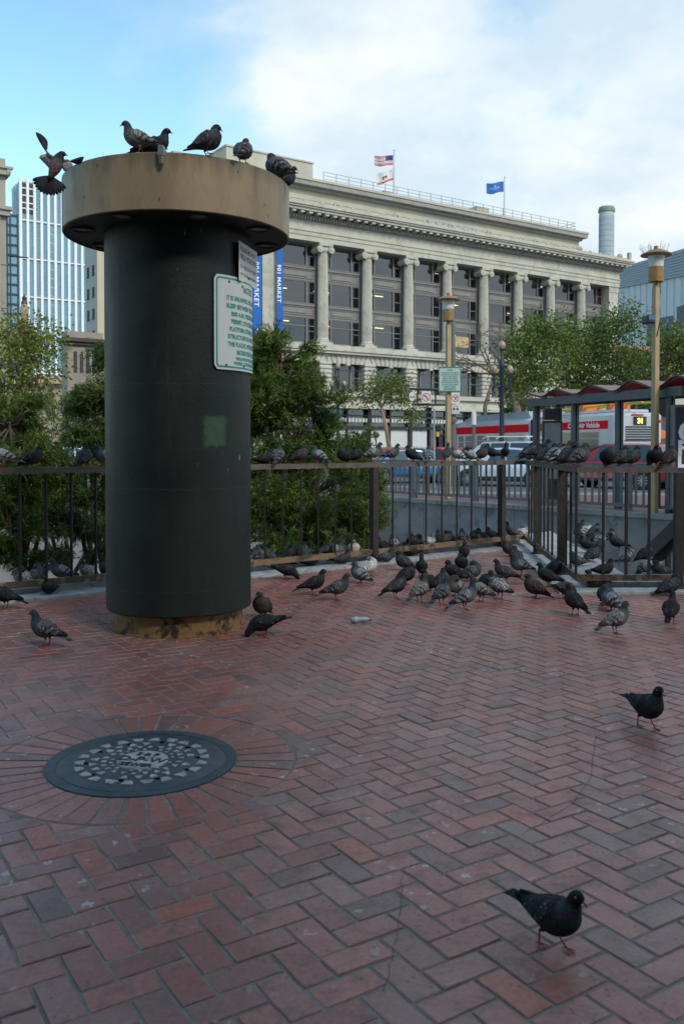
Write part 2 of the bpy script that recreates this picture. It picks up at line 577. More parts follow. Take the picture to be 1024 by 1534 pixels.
def brick_colour(x, y):
    r = rnd.random()
    k = rnd.uniform(.84, 1.16)
    big = mnoise.noise(Vector((x * .55, y * .55, 3.1)))
    k *= 1 + .22 * big
    if r < .60: c = (.215, .095, .078)
    elif r < .84: c = (.190, .098, .088)
    elif r < .95: c = (.145, .085, .078)
    else: c = (.25, .09, .062)
    return (c[0] * k * 1.22, c[1] * k * 1.08, c[2] * k * 1.06)


def visible_area(x, y):
    if y < 1.35 or y > 13.2: return False
    return abs(x) < .40 * y + 1.5


S = 105
for i in range(-S, S):
    for j in range(-S, S):
        m4 = (i - j) % 4
        if m4 == 0: u0, v0, w_, h_ = i, j, 2, 1
        elif m4 == 3: u0, v0, w_, h_ = i, j, 1, 2
        else: continue
        cu, cv = (u0 + w_ / 2) * BW, (v0 + h_ / 2) * BW
        X = cu * ca_ - cv * sa_ + .3; Y = cu * sa_ + cv * ca_ + 6.5
        if not visible_area(X, Y): continue
        cpt = V2(X, Y)
        # near the kerbs
        if Y > 4.0 and not inside_line(cpt):
            if not (X > n0[3].x - .3 and Y < n0[4].y + .05) and not (X > n0[4].x - .3 and X <= n0[3].x + .2 and Y < 12.9 and X < n0[4].x + (Y - n0[4].y) / (n0[3].y - n0[4].y) * (n0[3].x - n0[4].x) + .05):
                continue
        g2 = GAP / 2
        jr = lambda: rnd.uniform(-.0020, .0016)
        rect = [(u0 * BW + g2, v0 * BW + g2), ((u0 + w_) * BW - g2, v0 * BW + g2), ((u0 + w_) * BW - g2, (v0 + h_) * BW - g2), (u0 * BW + g2, (v0 + h_) * BW - g2)]
        rect = [(a + jr(), c + jr()) for a, c in rect]
        poly = [V2(a * ca_ - c * sa_ + .3, a * sa_ + c * ca_ + 6.5) for a, c in rect]
        dm = (cpt - MH_C).length
        if dm < RING_R + .16:
            n = (cpt - MH_C).normalized()
            poly = clip(poly, n, n.dot(MH_C) + RING_R + .006)
            if len(poly) < 3: continue
            area = 0
            for a in range(len(poly)):
                p, q = poly[a], poly[(a + 1) % len(poly)]; area += p.x * q.y - q.x * p.y
            if abs(area) / 2 < .0012: continue
        add_brick(poly, brick_colour(X, Y), max(-.0013, rnd.gauss(0, .0011)), (rnd.gauss(0, .007), rnd.gauss(0, .007)))
# soldier ring round the manhole
NB = 38
for k in range(NB):
    a0 = 2 * math.pi * k / NB; a1 = 2 * math.pi * (k + 1) / NB
    gi = GAP / 2 / (MH_R + .02); go = GAP / 2 / RING_R
    r0, r1 = MH_R + .018, RING_R - .004 + rnd.uniform(-.004, .002)
    poly = [MH_C + V2(math.cos(t), math.sin(t)) * r for t, r in ((a0 + gi * 1.6, r0), (a0 + go, r1), ((a0 + a1) / 2, r1), (a1 - go, r1), (a1 - gi * 1.6, r0))]
    add_brick(poly, brick_colour(*MH_C), rnd.gauss(0, .0006), (0, 0))
bm_ = MB(); bm_.v = bv; bm_.f = bf
M_brick = bpy.data.materials.new('clay_paver')
nt, pb = nodes_of(M_brick)
a = N(nt, 'ShaderNodeAttribute'); a.attribute_name = 'Col'
f1 = noise_tex(nt, 55, 6, .7)
f2 = noise_tex(nt, 1.3, 5, .6)
f3 = noise_tex(nt, 9, 6, .7)
c = mixrgb(nt, ramp(nt, f1, [(.35, 0.0), (.7, 1.0)]), (.72, .72, .74, 1), (1.25, 1.2, 1.15, 1))
c = mixrgb(nt, 1.0, a.outputs['Color'], c, 'MULTIPLY')
# grime and pale lime film
c = mixrgb(nt, ramp(nt, f3, [(.52, 0.0), (.68, .6)]), c, (.075, .05, .042, 1))
c = mixrgb(nt, ramp(nt, f2, [(.48, 0.0), (.72, .42)]), c, (.30, .205, .175, 1))
# pits and droppings
tcx = N(nt, 'ShaderNodeTexCoord')
vo = N(nt, 'ShaderNodeTexVoronoi'); vo.inputs['Scale'].default_value = 10
nvv = N(nt, 'ShaderNodeTexNoise'); nvv.inputs['Scale'].default_value = 26; nvv.inputs['Detail'].default_value = 3; lk(nt, tcx.outputs['Object'], nvv.inputs['Vector'])
vadd = N(nt, 'ShaderNodeVectorMath', operation='MULTIPLY_ADD'); lk(nt, nvv.outputs['Color'], vadd.inputs[0]); vadd.inputs[1].default_value = (.09, .09, .09); lk(nt, tcx.outputs['Object'], vadd.inputs[2]); lk(nt, vadd.outputs[0], vo.inputs['Vector'])
fd = noise_tex(nt, 34, 5, .7)
sub = N(nt, 'ShaderNodeMath', operation='MULTIPLY_ADD'); lk(nt, fd, sub.inputs[0]); sub.inputs[1].default_value = -.285; lk(nt, vo.outputs['Distance'], sub.inputs[2])
drop = ramp(nt, sub.outputs[0], [(.0, 1.0), (.008, .0)])
far = noise_tex(nt, .9, 2)
dm_ = N(nt, 'ShaderNodeMath', operation='MULTIPLY'); lk(nt, drop, dm_.inputs[0]); lk(nt, ramp(nt, far, [(.42, .0), (.60, .85)]), dm_.inputs[1])
c = mixrgb(nt, dm_.outputs[0], c, (.40, .40, .38, 1))
vo2 = N(nt, 'ShaderNodeTexVoronoi'); vo2.inputs['Scale'].default_value = 21; lk(nt, tcx.outputs['Object'], vo2.inputs['Vector'])
c = mixrgb(nt, ramp(nt, vo2.outputs['Distance'], [(.09, .75), (.14, 0.0)]), c, (.045, .035, .033, 1))
lk(nt, c, pb.inputs['Base Color'])
lk(nt, ramp(nt, f3, [(.3, .24), (.7, .52)]), pb.inputs['Roughness'])
pb.inputs['Specular IOR Level'].default_value = .55
bmp = N(nt, 'ShaderNodeBump'); bmp.inputs['Strength'].default_value = .35; bmp.inputs['Distance'].default_value = .004
lk(nt, f1, bmp.inputs['Height']); lk(nt, bmp.outputs[0], pb.inputs['Normal'])
bo = bm_.build('brick_paving', M_brick, fixn=False, attr=bc)
tag(bo, kind='structure')

# dark cracks running across the bricks
M_crack = mat('crack_dirt', (.02, .016, .015), .95, var=0)
b = MB()
def crack(pxs, w=.0018):
    pts = []
    for i in range(len(pxs) - 1):
        p, q = gp(*pxs[i]), gp(*pxs[i + 1])
        for k in range(6):
            t = k / 6; r = p.lerp(q, t)
            pts.append(V2(r.x + rnd.uniform(-.006, .006), r.y + rnd.uniform(-.01, .01)))
    for i in range(len(pts) - 1):
        a, c = pts[i], pts[i + 1]; n = (c - a).normalized(); n = V2(-n.y, n.x) * w / 2
        b.add([(*(a - n), .0035), (*(c - n), .0035), (*(c + n), .0035), (*(a + n), .0035)], [(0, 1, 2, 3)])
crack([(892, 1105), (886, 1165), (858, 1205), (815, 1232), (775, 1255)])
crack([(603, 1310), (598, 1390), (585, 1440), (572, 1495)], .0014)
tag(b.build('paving_crack', M_crack, fixn=False), kind='structure')

# ------------------------------------------------------------ manhole
M_iron = mat('worn_iron', (.04, .055, .07), .42, metal=.2, var=.3, scale=6, bump=.4, bscale=120, rvar=.12)
M_iron_dark = mat('iron_pit', (.015, .017, .02), .7, var=0)
M_iron_bright = mat('polished_iron', (.29, .29, .27), .5, metal=.1, var=.5, scale=14, bump=.3, bscale=200)
mh = thing('manhole_cover', 'round cast iron manhole cover set in a ring of radial bricks', 'manhole cover', (MH_C.x, MH_C.y, 0))
b = MB(); b.lathe([(MH_R + .012, -.02), (MH_R + .012, .002), (MH_R - .038, .002), (MH_R - .042, -.008)], 96, caps=False)
b.build('frame_ring', M_iron, mh, 'auto')
b = MB(); b.lathe([(0, -.012), (MH_R, -.012)], 96)
b.build('frame_seat', M_iron_dark, mh, fixn=False)
b = MB(); b.lathe([(MH_R - .048, -.011), (MH_R - .048, -.001), (MH_R - .052, .001), (0, .001)], 96, caps=False)
cov = b.build('cover_plate', M_iron, mh, 'auto')
b = MB()
for ri, (r0, r1, n, w0, w1) in enumerate(((.130, .148, 22, .019, .007), (.162, .187, 22, .026, .009), (.204, .236, 22, .038, .012), (.262, .302, 22, .060, .028))):
    for k in range(n):
        a = 2 * math.pi * (k + (.5 if ri % 2 else 0)) / n
        if ri == 3 and k % 2 == 0: w = w0 * .9
        else: w = w0
        if (k % 5 == 0) and ri % 2 == 0: continue
        d = V2(math.cos(a), math.sin(a)); t = V2(-d.y, d.x)
        flip = k % 2
        pts = [d * r0 + t * (-w if flip else -w1) / 2, d * r0 + t * (w if flip else w1) / 2, d * r1 + t * (w1 if flip else w) / 2, d * r1 - t * (w1 if flip else w) / 2]
        b.prism([(p.x, p.y) for p in pts], .0005, .0065, 'z')
b.lathe([(.118, .001), (.116, .006), (0, .006)], 48, caps=False)
b.build('raised_lugs', M_iron_bright, mh)
b = MB()
for k in range(10):
    a = 2 * math.pi * (k + .25) / 10
    b = MB(); b.lathe([(.0125, .0016), (0, .0016)], 12, cx=math.cos(a) * .252, cy=math.sin(a) * .252); b.build('vent_hole', M_iron_dark, mh, fixn=False)
b = MB()
ra = R(-12)
for txt, sz, yy in (('S & P', .05, .048), ('D-P-W', .078, -.028), ('SEWER', .05, -.088)):
    vs, fs = frame_text(txt, sz, .0015, bold=.001)
    b.add([Matrix.Rotation(ra, 3, 'Z') @ Vector((v.x, v.y + yy, v.z + .0075)) for v in vs], fs)
b.build('lettering', M_iron_dark, mh, fixn=False)
# ------------------------------------------------------------ vent column
def fw_z(nt): return noise_tex(nt, 5, 3)


def column_material():
    m = bpy.data.materials.new('dark_green_paint')
    nt, b = nodes_of(m)
    f = noise_tex(nt, 2.2, 5, .6)
    c = mixrgb(nt, ramp(nt, f, [(.35, 0.0), (.65, 1.0)]), (.005, .009, .009), (.012, .019, .016))
    f2 = noise_tex(nt, 3.5, 6, .7, stretch=(1, 1, .25))
    c = mixrgb(nt, ramp(nt, f2, [(.56, 0.0), (.7, .7)]), c, (.028, .029, .024))
    # scratches
    f5 = noise_tex(nt, 14, 8, .85, stretch=(1, 1, .5))
    c = mixrgb(nt, ramp(nt, f5, [(.64, 0.0), (.68, .7)]), c, (.12, .125, .115))
    f6 = noise_tex(nt, 1.1, 2, .4, stretch=(1, 1, .5))
    c = mixrgb(nt, ramp(nt, f6, [(.50, 0.0), (.60, .8)]), c, (.014, .021, .016))
    f7 = noise_tex(nt, 8, 5, .6, stretch=(1, 1, .06))
    c = mixrgb(nt, ramp(nt, f7, [(.58, 0.0), (.72, .5)]), c, (.035, .037, .034))
    # patch of fresher green paint where graffiti was covered
    tc = N(nt, 'ShaderNodeTexCoord'); sp = N(nt, 'ShaderNodeSeparateXYZ'); lk(nt, tc.outputs['Object'], sp.inputs[0])
    fw = noise_tex(nt, 18, 3)
    def band(o, lo, hi, soft):
        j = N(nt, 'ShaderNodeMath', operation='MULTIPLY_ADD'); lk(nt, fw, j.inputs[0]); j.inputs[1].default_value = .05; lk(nt, o, j.inputs[2])
        return ramp_map(nt, j.outputs[0], lo + .025, hi + .025, soft)
    bx = band(sp.outputs[0], .267, .438, .03); bz = band(sp.outputs[2], 1.435, 1.685, .03)
    mm = N(nt, 'ShaderNodeMath', operation='MULTIPLY'); lk(nt, bx, mm.inputs[0]); lk(nt, bz, mm.inputs[1])
    mm2 = N(nt, 'ShaderNodeMath', operation='MULTIPLY'); lk(nt, mm.outputs[0], mm2.inputs[0]); lk(nt, ramp(nt, fw, [(.25, .55), (.6, 1.0)]), mm2.inputs[1])
    f9 = noise_tex(nt, 26, 2, .5, stretch=(1, 1, .22))
    f10 = noise_tex(nt, 1.7, 2, .5)
    sm = N(nt, 'ShaderNodeMath', operation='MULTIPLY'); lk(nt, ramp(nt, f9, [(.755, 0.0), (.77, .8)]), sm.inputs[0]); lk(nt, ramp(nt, f10, [(.48, 0.0), (.56, 1.0)]), sm.inputs[1])
    c = mixrgb(nt, sm.outputs[0], c, (.22, .23, .22))
    for zl in (.36, 1.13, 1.92):
        jl = N(nt, 'ShaderNodeMath', operation='MULTIPLY_ADD'); lk(nt, fw_z(nt), jl.inputs[0]); jl.inputs[1].default_value = .012; lk(nt, sp.outputs[2], jl.inputs[2])
        c = mixrgb(nt, ramp_map(nt, jl.outputs[0], zl, zl + .006, .0025), c, (.03, .036, .032))
    c = mixrgb(nt, mm2.outputs[0], c, (.04, .08, .048, 1))
    lk(nt, c, b.inputs['Base Color'])
    lk(nt, ramp(nt, f2, [(.3, .42), (.7, .58)]), b.inputs['Roughness'])
    b.inputs['Specular IOR Level'].default_value = .32
    f3 = noise_tex(nt, 38, 6, .7)
    bn = N(nt, 'ShaderNodeBump'); bn.inputs['Strength'].default_value = .3; bn.inputs['Distance'].default_value = .01
    lk(nt, f3, bn.inputs['Height']); lk(nt, bn.outputs[0], b.inputs['Normal'])
    return m


def ramp_map(nt, src, lo, hi, soft):
    a = N(nt, 'ShaderNodeMapRange'); lk(nt, src, a.inputs[0]); a.inputs[1].default_value = lo; a.inputs[2].default_value = lo + soft
    c = N(nt, 'ShaderNodeMapRange'); lk(nt, src, c.inputs[0]); c.inputs[1].default_value = hi - soft; c.inputs[2].default_value = hi
    c.inputs[3].default_value = 1; c.inputs[4].default_value = 0
    m = N(nt, 'ShaderNodeMath', operation='MULTIPLY'); lk(nt, a.outputs[0], m.inputs[0]); lk(nt, c.outputs[0], m.inputs[1])
    return m.outputs[0]


def cap_material():
    m = bpy.data.materials.new('weathered_bronze')
    nt, b = nodes_of(m)
    f = noise_tex(nt, 1.6, 4, .6, stretch=(1, 1, .4))
    c = mixrgb(nt, ramp(nt, f, [(.35, 0.0), (.65, 1.0)]), (.215, .155, .085), (.30, .225, .13))
    f2 = noise_tex(nt, 6, 6, .75, stretch=(1, 1, .35))
    c = mixrgb(nt, ramp(nt, f2, [(.48, 0.0), (.66, .5)]), c, (.15, .115, .075))
    fs7 = noise_tex(nt, 9, 3, .5, stretch=(1, 1, .03))
    tz_ = N(nt, 'ShaderNodeTexCoord'); sz_ = N(nt, 'ShaderNodeSeparateXYZ'); lk(nt, tz_.outputs['Object'], sz_.inputs[0])
    mz = N(nt, 'ShaderNodeMath', operation='MULTIPLY_ADD'); lk(nt, fs7, mz.inputs[0]); mz.inputs[1].default_value = .5; lk(nt, sz_.outputs[2], mz.inputs[2])
    c = mixrgb(nt, ramp_map(nt, mz.outputs[0], 3.63, 9, .22), c, (.085, .068, .048, 1))
    c = mixrgb(nt, ramp(nt, noise_tex(nt, 19, 4, .6, stretch=(1, 1, .04)), [(.64, 0.0), (.76, .3)]), c, (.36, .31, .24))
    tc = N(nt, 'ShaderNodeTexCoord')
    mp = N(nt, 'ShaderNodeMapping'); mp.inputs['Scale'].default_value = (13, 13, 6); lk(nt, tc.outputs['Object'], mp.inputs[0])
    vo = N(nt, 'ShaderNodeTexVoronoi'); vo.inputs['Scale'].default_value = 1.15; lk(nt, mp.outputs[0], vo.inputs['Vector'])
    c = mixrgb(nt, ramp(nt, vo.outputs['Distance'], [(.07, .8), (.12, 0.0)]), c, (.035, .03, .025, 1))
    lk(nt, c, b.inputs['Base Color'])
    b.inputs['Metallic'].default_value = .2
    lk(nt, ramp(nt, f2, [(.3, .38), (.7, .55)]), b.inputs['Roughness'])
    return m


M_col = column_material(); M_cap = cap_material()
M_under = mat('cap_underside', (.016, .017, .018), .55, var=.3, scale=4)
M_rust = mat('rusty_ochre', (.25, .145, .045), .7, var=.3, scale=7, stain=(.03, .022, .014), stain_th=.54, stain_scale=7, bump=.5, bscale=60)
M_lens = mat('lamp_lens', (.24, .21, .18), .3, var=.2)
M_galv = mat('galvanised_steel', (.22, .22, .21), .45, metal=.6, var=.2, scale=20)
CX, CYY = -1.312, 7.2
col = thing('ventilation_column', 'thick dark green cylinder column with a wide bronze cap beside the railing', 'column', (CX, CYY, 0))
b = MB(); b.lathe([(.506, -.01), (.506, .2)], 96, caps=False); b.lathe([(.512, 0), (.512, .012), (.506, .014)], 96, caps=False)
b.build('base_ring', M_rust, col, 'auto')
b = MB(); b.lathe([(.50, .166), (.566, .166), (.574, .176), (.574, 3.15)], 128, caps=False)
b.build('shaft', M_col, col, 'auto')
DR, DZ0, DZ1 = .888, 3.11, 3.515
b = MB(); b.lathe([(DR - .012, DZ0), (DR, DZ0 + .006), (DR, DZ1 - .01), (DR - .012, DZ1), (0, DZ1 + .004)], 160, caps=False)
b.build('cap_drum', M_cap, col, 'auto')
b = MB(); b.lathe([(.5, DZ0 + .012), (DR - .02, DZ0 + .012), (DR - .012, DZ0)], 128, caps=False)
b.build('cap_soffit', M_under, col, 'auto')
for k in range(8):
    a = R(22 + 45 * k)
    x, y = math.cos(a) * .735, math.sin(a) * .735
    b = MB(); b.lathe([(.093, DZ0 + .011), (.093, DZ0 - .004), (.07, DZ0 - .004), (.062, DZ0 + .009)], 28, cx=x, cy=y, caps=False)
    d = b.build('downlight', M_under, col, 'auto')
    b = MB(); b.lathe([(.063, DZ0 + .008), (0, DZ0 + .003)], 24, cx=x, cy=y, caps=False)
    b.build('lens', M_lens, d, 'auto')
# electrical fitting hanging over the rim
t = thing('conduit_fitting', 'small grey metal conduit fitting hooked over the rim of the bronze cap', 'conduit fitting', (0, 0, 0))
pf_ = at(243, 232, 6.31)
b = MB()
b.tube([(pf_.x + .0, pf_.y + .10, DZ1 + .018), (pf_.x, pf_.y - .005, DZ1 + .018), (pf_.x, pf_.y - .028, DZ1 - .0), (pf_.x, pf_.y - .028, DZ1 - .045)], .017, 10)
b.build('conduit', M_galv, t, 'auto')
b = MB()
b.box(pf_.x - .022, pf_.x + .022, pf_.y - .05, pf_.y - .006, DZ1 - .05, DZ1 + .028, bev=.006)
b.build('junction_box', M_galv, t)
b = MB(); b.lathe([(.022, DZ1 - .062), (.022, DZ1 - .05)], 12, cx=pf_.x, cy=pf_.y - .028); b.lathe([(0, DZ1 - .105), (.012, DZ1 - .102), (.018, DZ1 - .09), (.018, DZ1 - .062)], 12, cx=pf_.x, cy=pf_.y - .028, caps=False)
b.build('sensor', M_galv, t, 'auto')

# ------------------------------------------------------------ signs on the column
M_sign = mat('sign_white', (.50, .54, .53), .45, var=.08, scale=30, stretch=(14, 14, .1))
M_green = mat('sign_green', (.0, .22, .17), .5, var=.1)
M_black = mat('black_lettering', (.03, .03, .03), .6, var=0)
M_bolt = mat('bolt_rusty', (.12, .085, .05), .5, metal=.5, var=.2)
sg = thing('notice_sign', 'white curved notice sign with green border bolted round the dark column', 'sign', (CX, CYY, 0))
RS = .592; A0, A1 = 26.5, 106.0; SZ0, SZ1 = 2.03, 2.745
# angle measured from the direction to the camera, to the right
camdir = math.atan2(0 - CYY, 0 - CX)
def onc(deg, r, z): a = camdir + R(deg); return Vector((r * math.cos(a), r * math.sin(a), z))
def sheet(d0, d1, z0, z1, r, th, rc=.035):
    """curved rounded sheet: outline polygon grid"""
    b = MB(); nx, nz = 40, 12
    cd = math.degrees(rc / r)
    for rr in (r, r - th):
        for i in range(nx + 1):
            d = d0 + (d1 - d0) * i / nx
            e = min(d - d0, d1 - d)
            cut = 0
            if e < cd:
                q = 1 - e / cd; cut = rc * (1 - math.sqrt(max(0, 1 - q * q)))
            for j in (0, 1):
                b.v.append(tuple(onc(d, rr, (z0 + cut) if j == 0 else (z1 - cut))))
    n = (nx + 1) * 2
    for i in range(nx):
        a = i * 2
        b.f += [(a, a + 2, a + 3, a + 1), (n + a, n + a + 1, n + a + 3, n + a + 2), (a, n + a, n + a + 2, a + 2), (a + 1, a + 3, n + a + 3, n + a + 1)]
    b.f += [(0, 1, n + 1, n), (2 * nx, n + 2 * nx, n + 2 * nx + 1, 2 * nx + 1)]
    b.m = [0] * len(b.f)
    return b
sheet(A0, A1, SZ0, SZ1, RS, .003).build('sign_plate', M_sign, sg, 'auto')
# border
b = MB()
def border(off, wd, r):
    do = math.degrees(off / RS); dw = math.degrees(wd / RS); rc = .03
    outl = []
    def ring(o, rc):
        d_ = math.degrees(o / RS); c_ = math.degrees(rc / RS); P = []
        for (cx_, cz_, s) in ((A1 - d_ - c_, SZ1 - o - rc, 0), (A0 + d_ + c_, SZ1 - o - rc, 90), (A0 + d_ + c_, SZ0 + o + rc, 180), (A1 - d_ - c_, SZ0 + o + rc, 270)):
            for q in range(6):
                t_ = R(s + 18 * q); P.append((cx_ + c_ * math.cos(t_), cz_ + rc * math.sin(t_)))
            # subdivide the next edge
            nx_ = None
        return P
    def dens(P):
        out = []
        for i in range(len(P)):
            p, q = P[i], P[(i + 1) % len(P)]
            m_ = 24 if abs(p[0] - q[0]) > 15 else 1
            for k in range(m_): out.append((p[0] + (q[0] - p[0]) * k / m_, p[1] + (q[1] - p[1]) * k / m_))
        return out
    A = dens(ring(off, .03)); B_ = dens(ring(off + wd, .018))
    n = len(A)
    vs = [onc(d, r, z) for d, z in A] + [onc(d, r, z) for d, z in B_]
    b.add(vs, [(i, (i + 1) % n, (i + 1) % n + n, i + n) for i in range(n)])
border(.016, .013, RS + .0012)
b.build('border_line', M_green, sg, fixn=False)
LINES = [('NOTICE', .068, .595, .55), ('IT IS UNLAWFUL FOR ANYONE TO', .046, .520, .60), ('SLEEP BETWEEN THE HOURS OF', .046, .460, .60),
         ('8:00 A.M.; PEDDLE GOODS', .046, .402, .5), ('PERMIT; STATION OBJECTS', .046, .344, .5), ('PLATFORM, STAND, OR OTHER', .046, .286, .54),
         ('STRUCTURE IN ANY PART OF', .046, .228, .57), ('THE PLAZAS, WITHOUT PERMIT', .046, .170, .57), ('RECREATION & PARKS', .046, .112, .38),
         ('VIOLATORS WILL BE CITED', .031, .069, .40), ('PARK CODE SEC. 3.02', .031, .033, .44)]
def notice_lettering(mapf, W):
    """W = sign width; mapf(x from the left edge, z from the bottom)"""
    b = MB()
    for txt, sz, zz_, wd in LINES:
        vs, fs = frame_text(txt, sz, 0, 'CENTER', bold=.0022)
        xs = [v.x for v in vs]; sc_ = wd / (max(xs) - min(xs)) if txt != 'NOTICE' else .75
        b.add([mapf(W / 2 + v.x * sc_, zz_ + v.y + .012) for v in vs], fs)
    return b
W_ = R(A1 - A0) * RS
START = {}
b = notice_lettering(lambda x, z: onc(A0 + math.degrees(x / RS), RS + .0014, SZ0 + z), W_)
b.build('lettering', M_green, sg, fixn=False)
b = MB()
for d, z in ((A0 + 13.5, SZ1 - .045), (A0 + 10.5, SZ0 + .035), (A0 + 29, SZ1 - .06), (A0 + 31, SZ0 + .04)):
    p = onc(d, RS + .004, z); q = onc(d, RS - .012, z)
    b.tube([q, p], .010, 10)
b.build('bolt', M_bolt, sg, 'auto')

# smaller flat sign above
p0 = at(358, 420, 6.875); p1 = at(385, 433, 7.30)
dxy = Vector((p1.x - p0.x, p1.y - p0.y)); L2 = dxy.length; ang2 = math.atan2(dxy.y, dxy.x)
s2_ = thing('pigeon_notice', 'small white sign with black lettering bolted above the curved green one', 'sign', (p0.x, p0.y, p0.z + .002), ang2)
b = MB(); b.box(0, L2, 0, .004, 0, .305, bev=.0015); b.build('sign_plate', M_sign, s2_)
b = MB()
for txt, sz, zz_ in (('PLEASE DO NOT', .052, .235), ('FEED PIGEONS', .056, .175), ('S.F. HEALTH CODE', .04, .105), ('CITY OF SAN FRANCISCO', .03, .05)):
    vs, fs = frame_text(txt, sz, 0, bold=.0008)
    xs = [v.x for v in vs]; k = (L2 * .86) / (max(xs) - min(xs))
    b.add([(L2 / 2 + v.x * k, -.0008, zz_ + v.y) for v in vs], fs)
b.build('lettering', M_black, s2_, fixn=False)
b = MB()
for z in (.255, .05): b.tube([(L2 / 2, -.006, z), (L2 / 2, .06, z)], .009, 10)
b.build('bolt', M_bolt, s2_, 'auto')
b = MB(); b.box(L2 / 2 - .02, L2 / 2 + .02, .004, .05, .02, .285); b.build('bracket', M_galv, s2_)
# ------------------------------------------------------------ railings
M_rail = mat('bronze_rail_paint', (.10, .088, .07), .55, metal=.1, var=.3, scale=9, stain=(.20, .19, .17), stain_th=.66, stain_scale=30, bump=.3, bscale=90)
M_post = mat('bronze_post', (.026, .022, .020), .55, metal=.0, var=.35, scale=12, stain=(.22, .21, .19), stain_th=.68, stain_scale=40, bump=.3, bscale=90)
M_balu = mat('dark_bar_paint', (.012, .011, .011), .55, metal=.0, var=.3, scale=12)
M_brail = mat('rusted_bottom_rail', (.25, .155, .07), .6, metal=.1, var=.3, scale=5, stain=(.06, .045, .03), stain_th=.48, stain_scale=5, bump=.4, bscale=80)
M_brail2 = mat('dark_bottom_rail', (.10, .075, .05), .5, metal=.2, var=.35, scale=5, stain=(.035, .03, .025), stain_th=.5, stain_scale=6, bump=.4, bscale=80)
RT, RB = 1.244, .162


def V3(p, z): return Vector((p.x, p.y, z))


def railing(label, segs, posts, balus, brmat, bolt=True):
    o = segs[0][0]
    f = thing('metal_railing', label, 'railing', (o.x, o.y, 0))
    L = lambda p, z: Vector((p.x - o.x, p.y - o.y, z))
    for p, q in segs:
        b = MB(); b.bar(L(p, RT - .03), L(q, RT - .03), .062, .06); b.build('top_rail', M_rail, f)
        b = MB(); b.bar(L(p, RB - .031), L(q, RB - .031), .052, .062)
        b.build('bottom_rail', brmat, f)
    for p, t in posts:
        b = MB()
        a = math.atan2(t.y, t.x)
        M = Matrix.Translation(L(p, (RT - .06) / 2)) @ Matrix.Rotation(a, 4, 'Z')
        b.xbox(M, .041, .041, (RT - .06) / 2)
        b.xbox(Matrix.Translation(L(p, .028)) @ Matrix.Rotation(a, 4, 'Z'), .07, .07, .008)
        b.build('post', M_post, f)
    for p in balus:
        b = MB(); b.bar(L(p, RB - .002), L(p, RT - .058), .021, .030, up=(0, 1, 0)); b.build('baluster', M_balu, f)
    return f


def online(px, P, Q):
    """point of line PQ seen in column px"""
    u = (px - 512) / F_PX; d = Q - P
    t = (u * P.y - P.x) / (d.x - u * d.y)
    return P + d * t


tA = (FB - FL).normalized(); tB = (FC - FB).normalized()
bal = []
step = .249
s = -.0
pA = online(29, FL, FB)
for k in range(-18, 40):
    p = pA + tA * (k * step)
    if (p - FL).dot(tA) < 0:
        tt = (FL - FA).normalized(); p = FL + tt * ((p - FL).dot(tA))
    if (FB - p).dot(tA) > .12 and p.x > FA.x: bal.append(p)
for px in (588, 613.5, 638, 661.5, 684, 706, 728): bal.append(online(px, FB, FC))
post2 = online(751.5, FB, FC)
railing('long weathered railing running behind the dark column, topped by a row of pigeons', [(FA, FL), (FL, FB), (FB, FC)],
        [(online(560, FL, FB), tA), (post2, tB), (FA + V2(1.2, .9), tA)], bal, M_brail)
# extra bars next to the corner are on the side run
tC = (FD - FC).normalized()
balC = [online(p, FC, FD) for p in (792, 796, 809.8, 815, 821, 827.3, 848, 855)]
balC = [p for p in balC]
railing('dark side railing running toward the camera at the stairwell corner, crowded with roosting pigeons', [(FC + tC * .03, FD)],
        [(online(804, FC, FD), tC), (online(841, FC, FD), tC)], balC, M_brail2)
balD = [V2(2.37 + .015, 8.94), V2(2.37 + .24, 8.94)]
balD = [V2((px - 512) / F_PX * 8.94, 8.94) for px in (863, 903.7, 938, 972.4)]
railing('dark front railing parallel to the picture at the right edge', [(FD + V2(-.03, 0), V2(3.34, 8.94))],
        [(V2(3.375, 8.96), V2(1, 0))], balD, M_brail2)
gt = thing('metal_gate', 'dark metal gate post standing open past the right end of the front railing', 'gate', (3.5, 8.9, 0))
b = MB(); b.box(-.03, .03, -.03, .03, .02, 1.22); b.build('gate_post', M_post, gt)
b = MB(); b.bar((0, 0, 1.19), (1.2, .5, 1.19), .05, .05); b.bar((0, 0, .15), (1.2, .5, .15), .05, .05); b.build('gate_frame', M_rail, gt)
for k in range(1, 6):
    b = MB(); b.bar((.2 * k, .083 * k, .17), (.2 * k, .083 * k, 1.17), .02, .03, up=(0, 1, 0)); b.build('baluster', M_balu, gt)

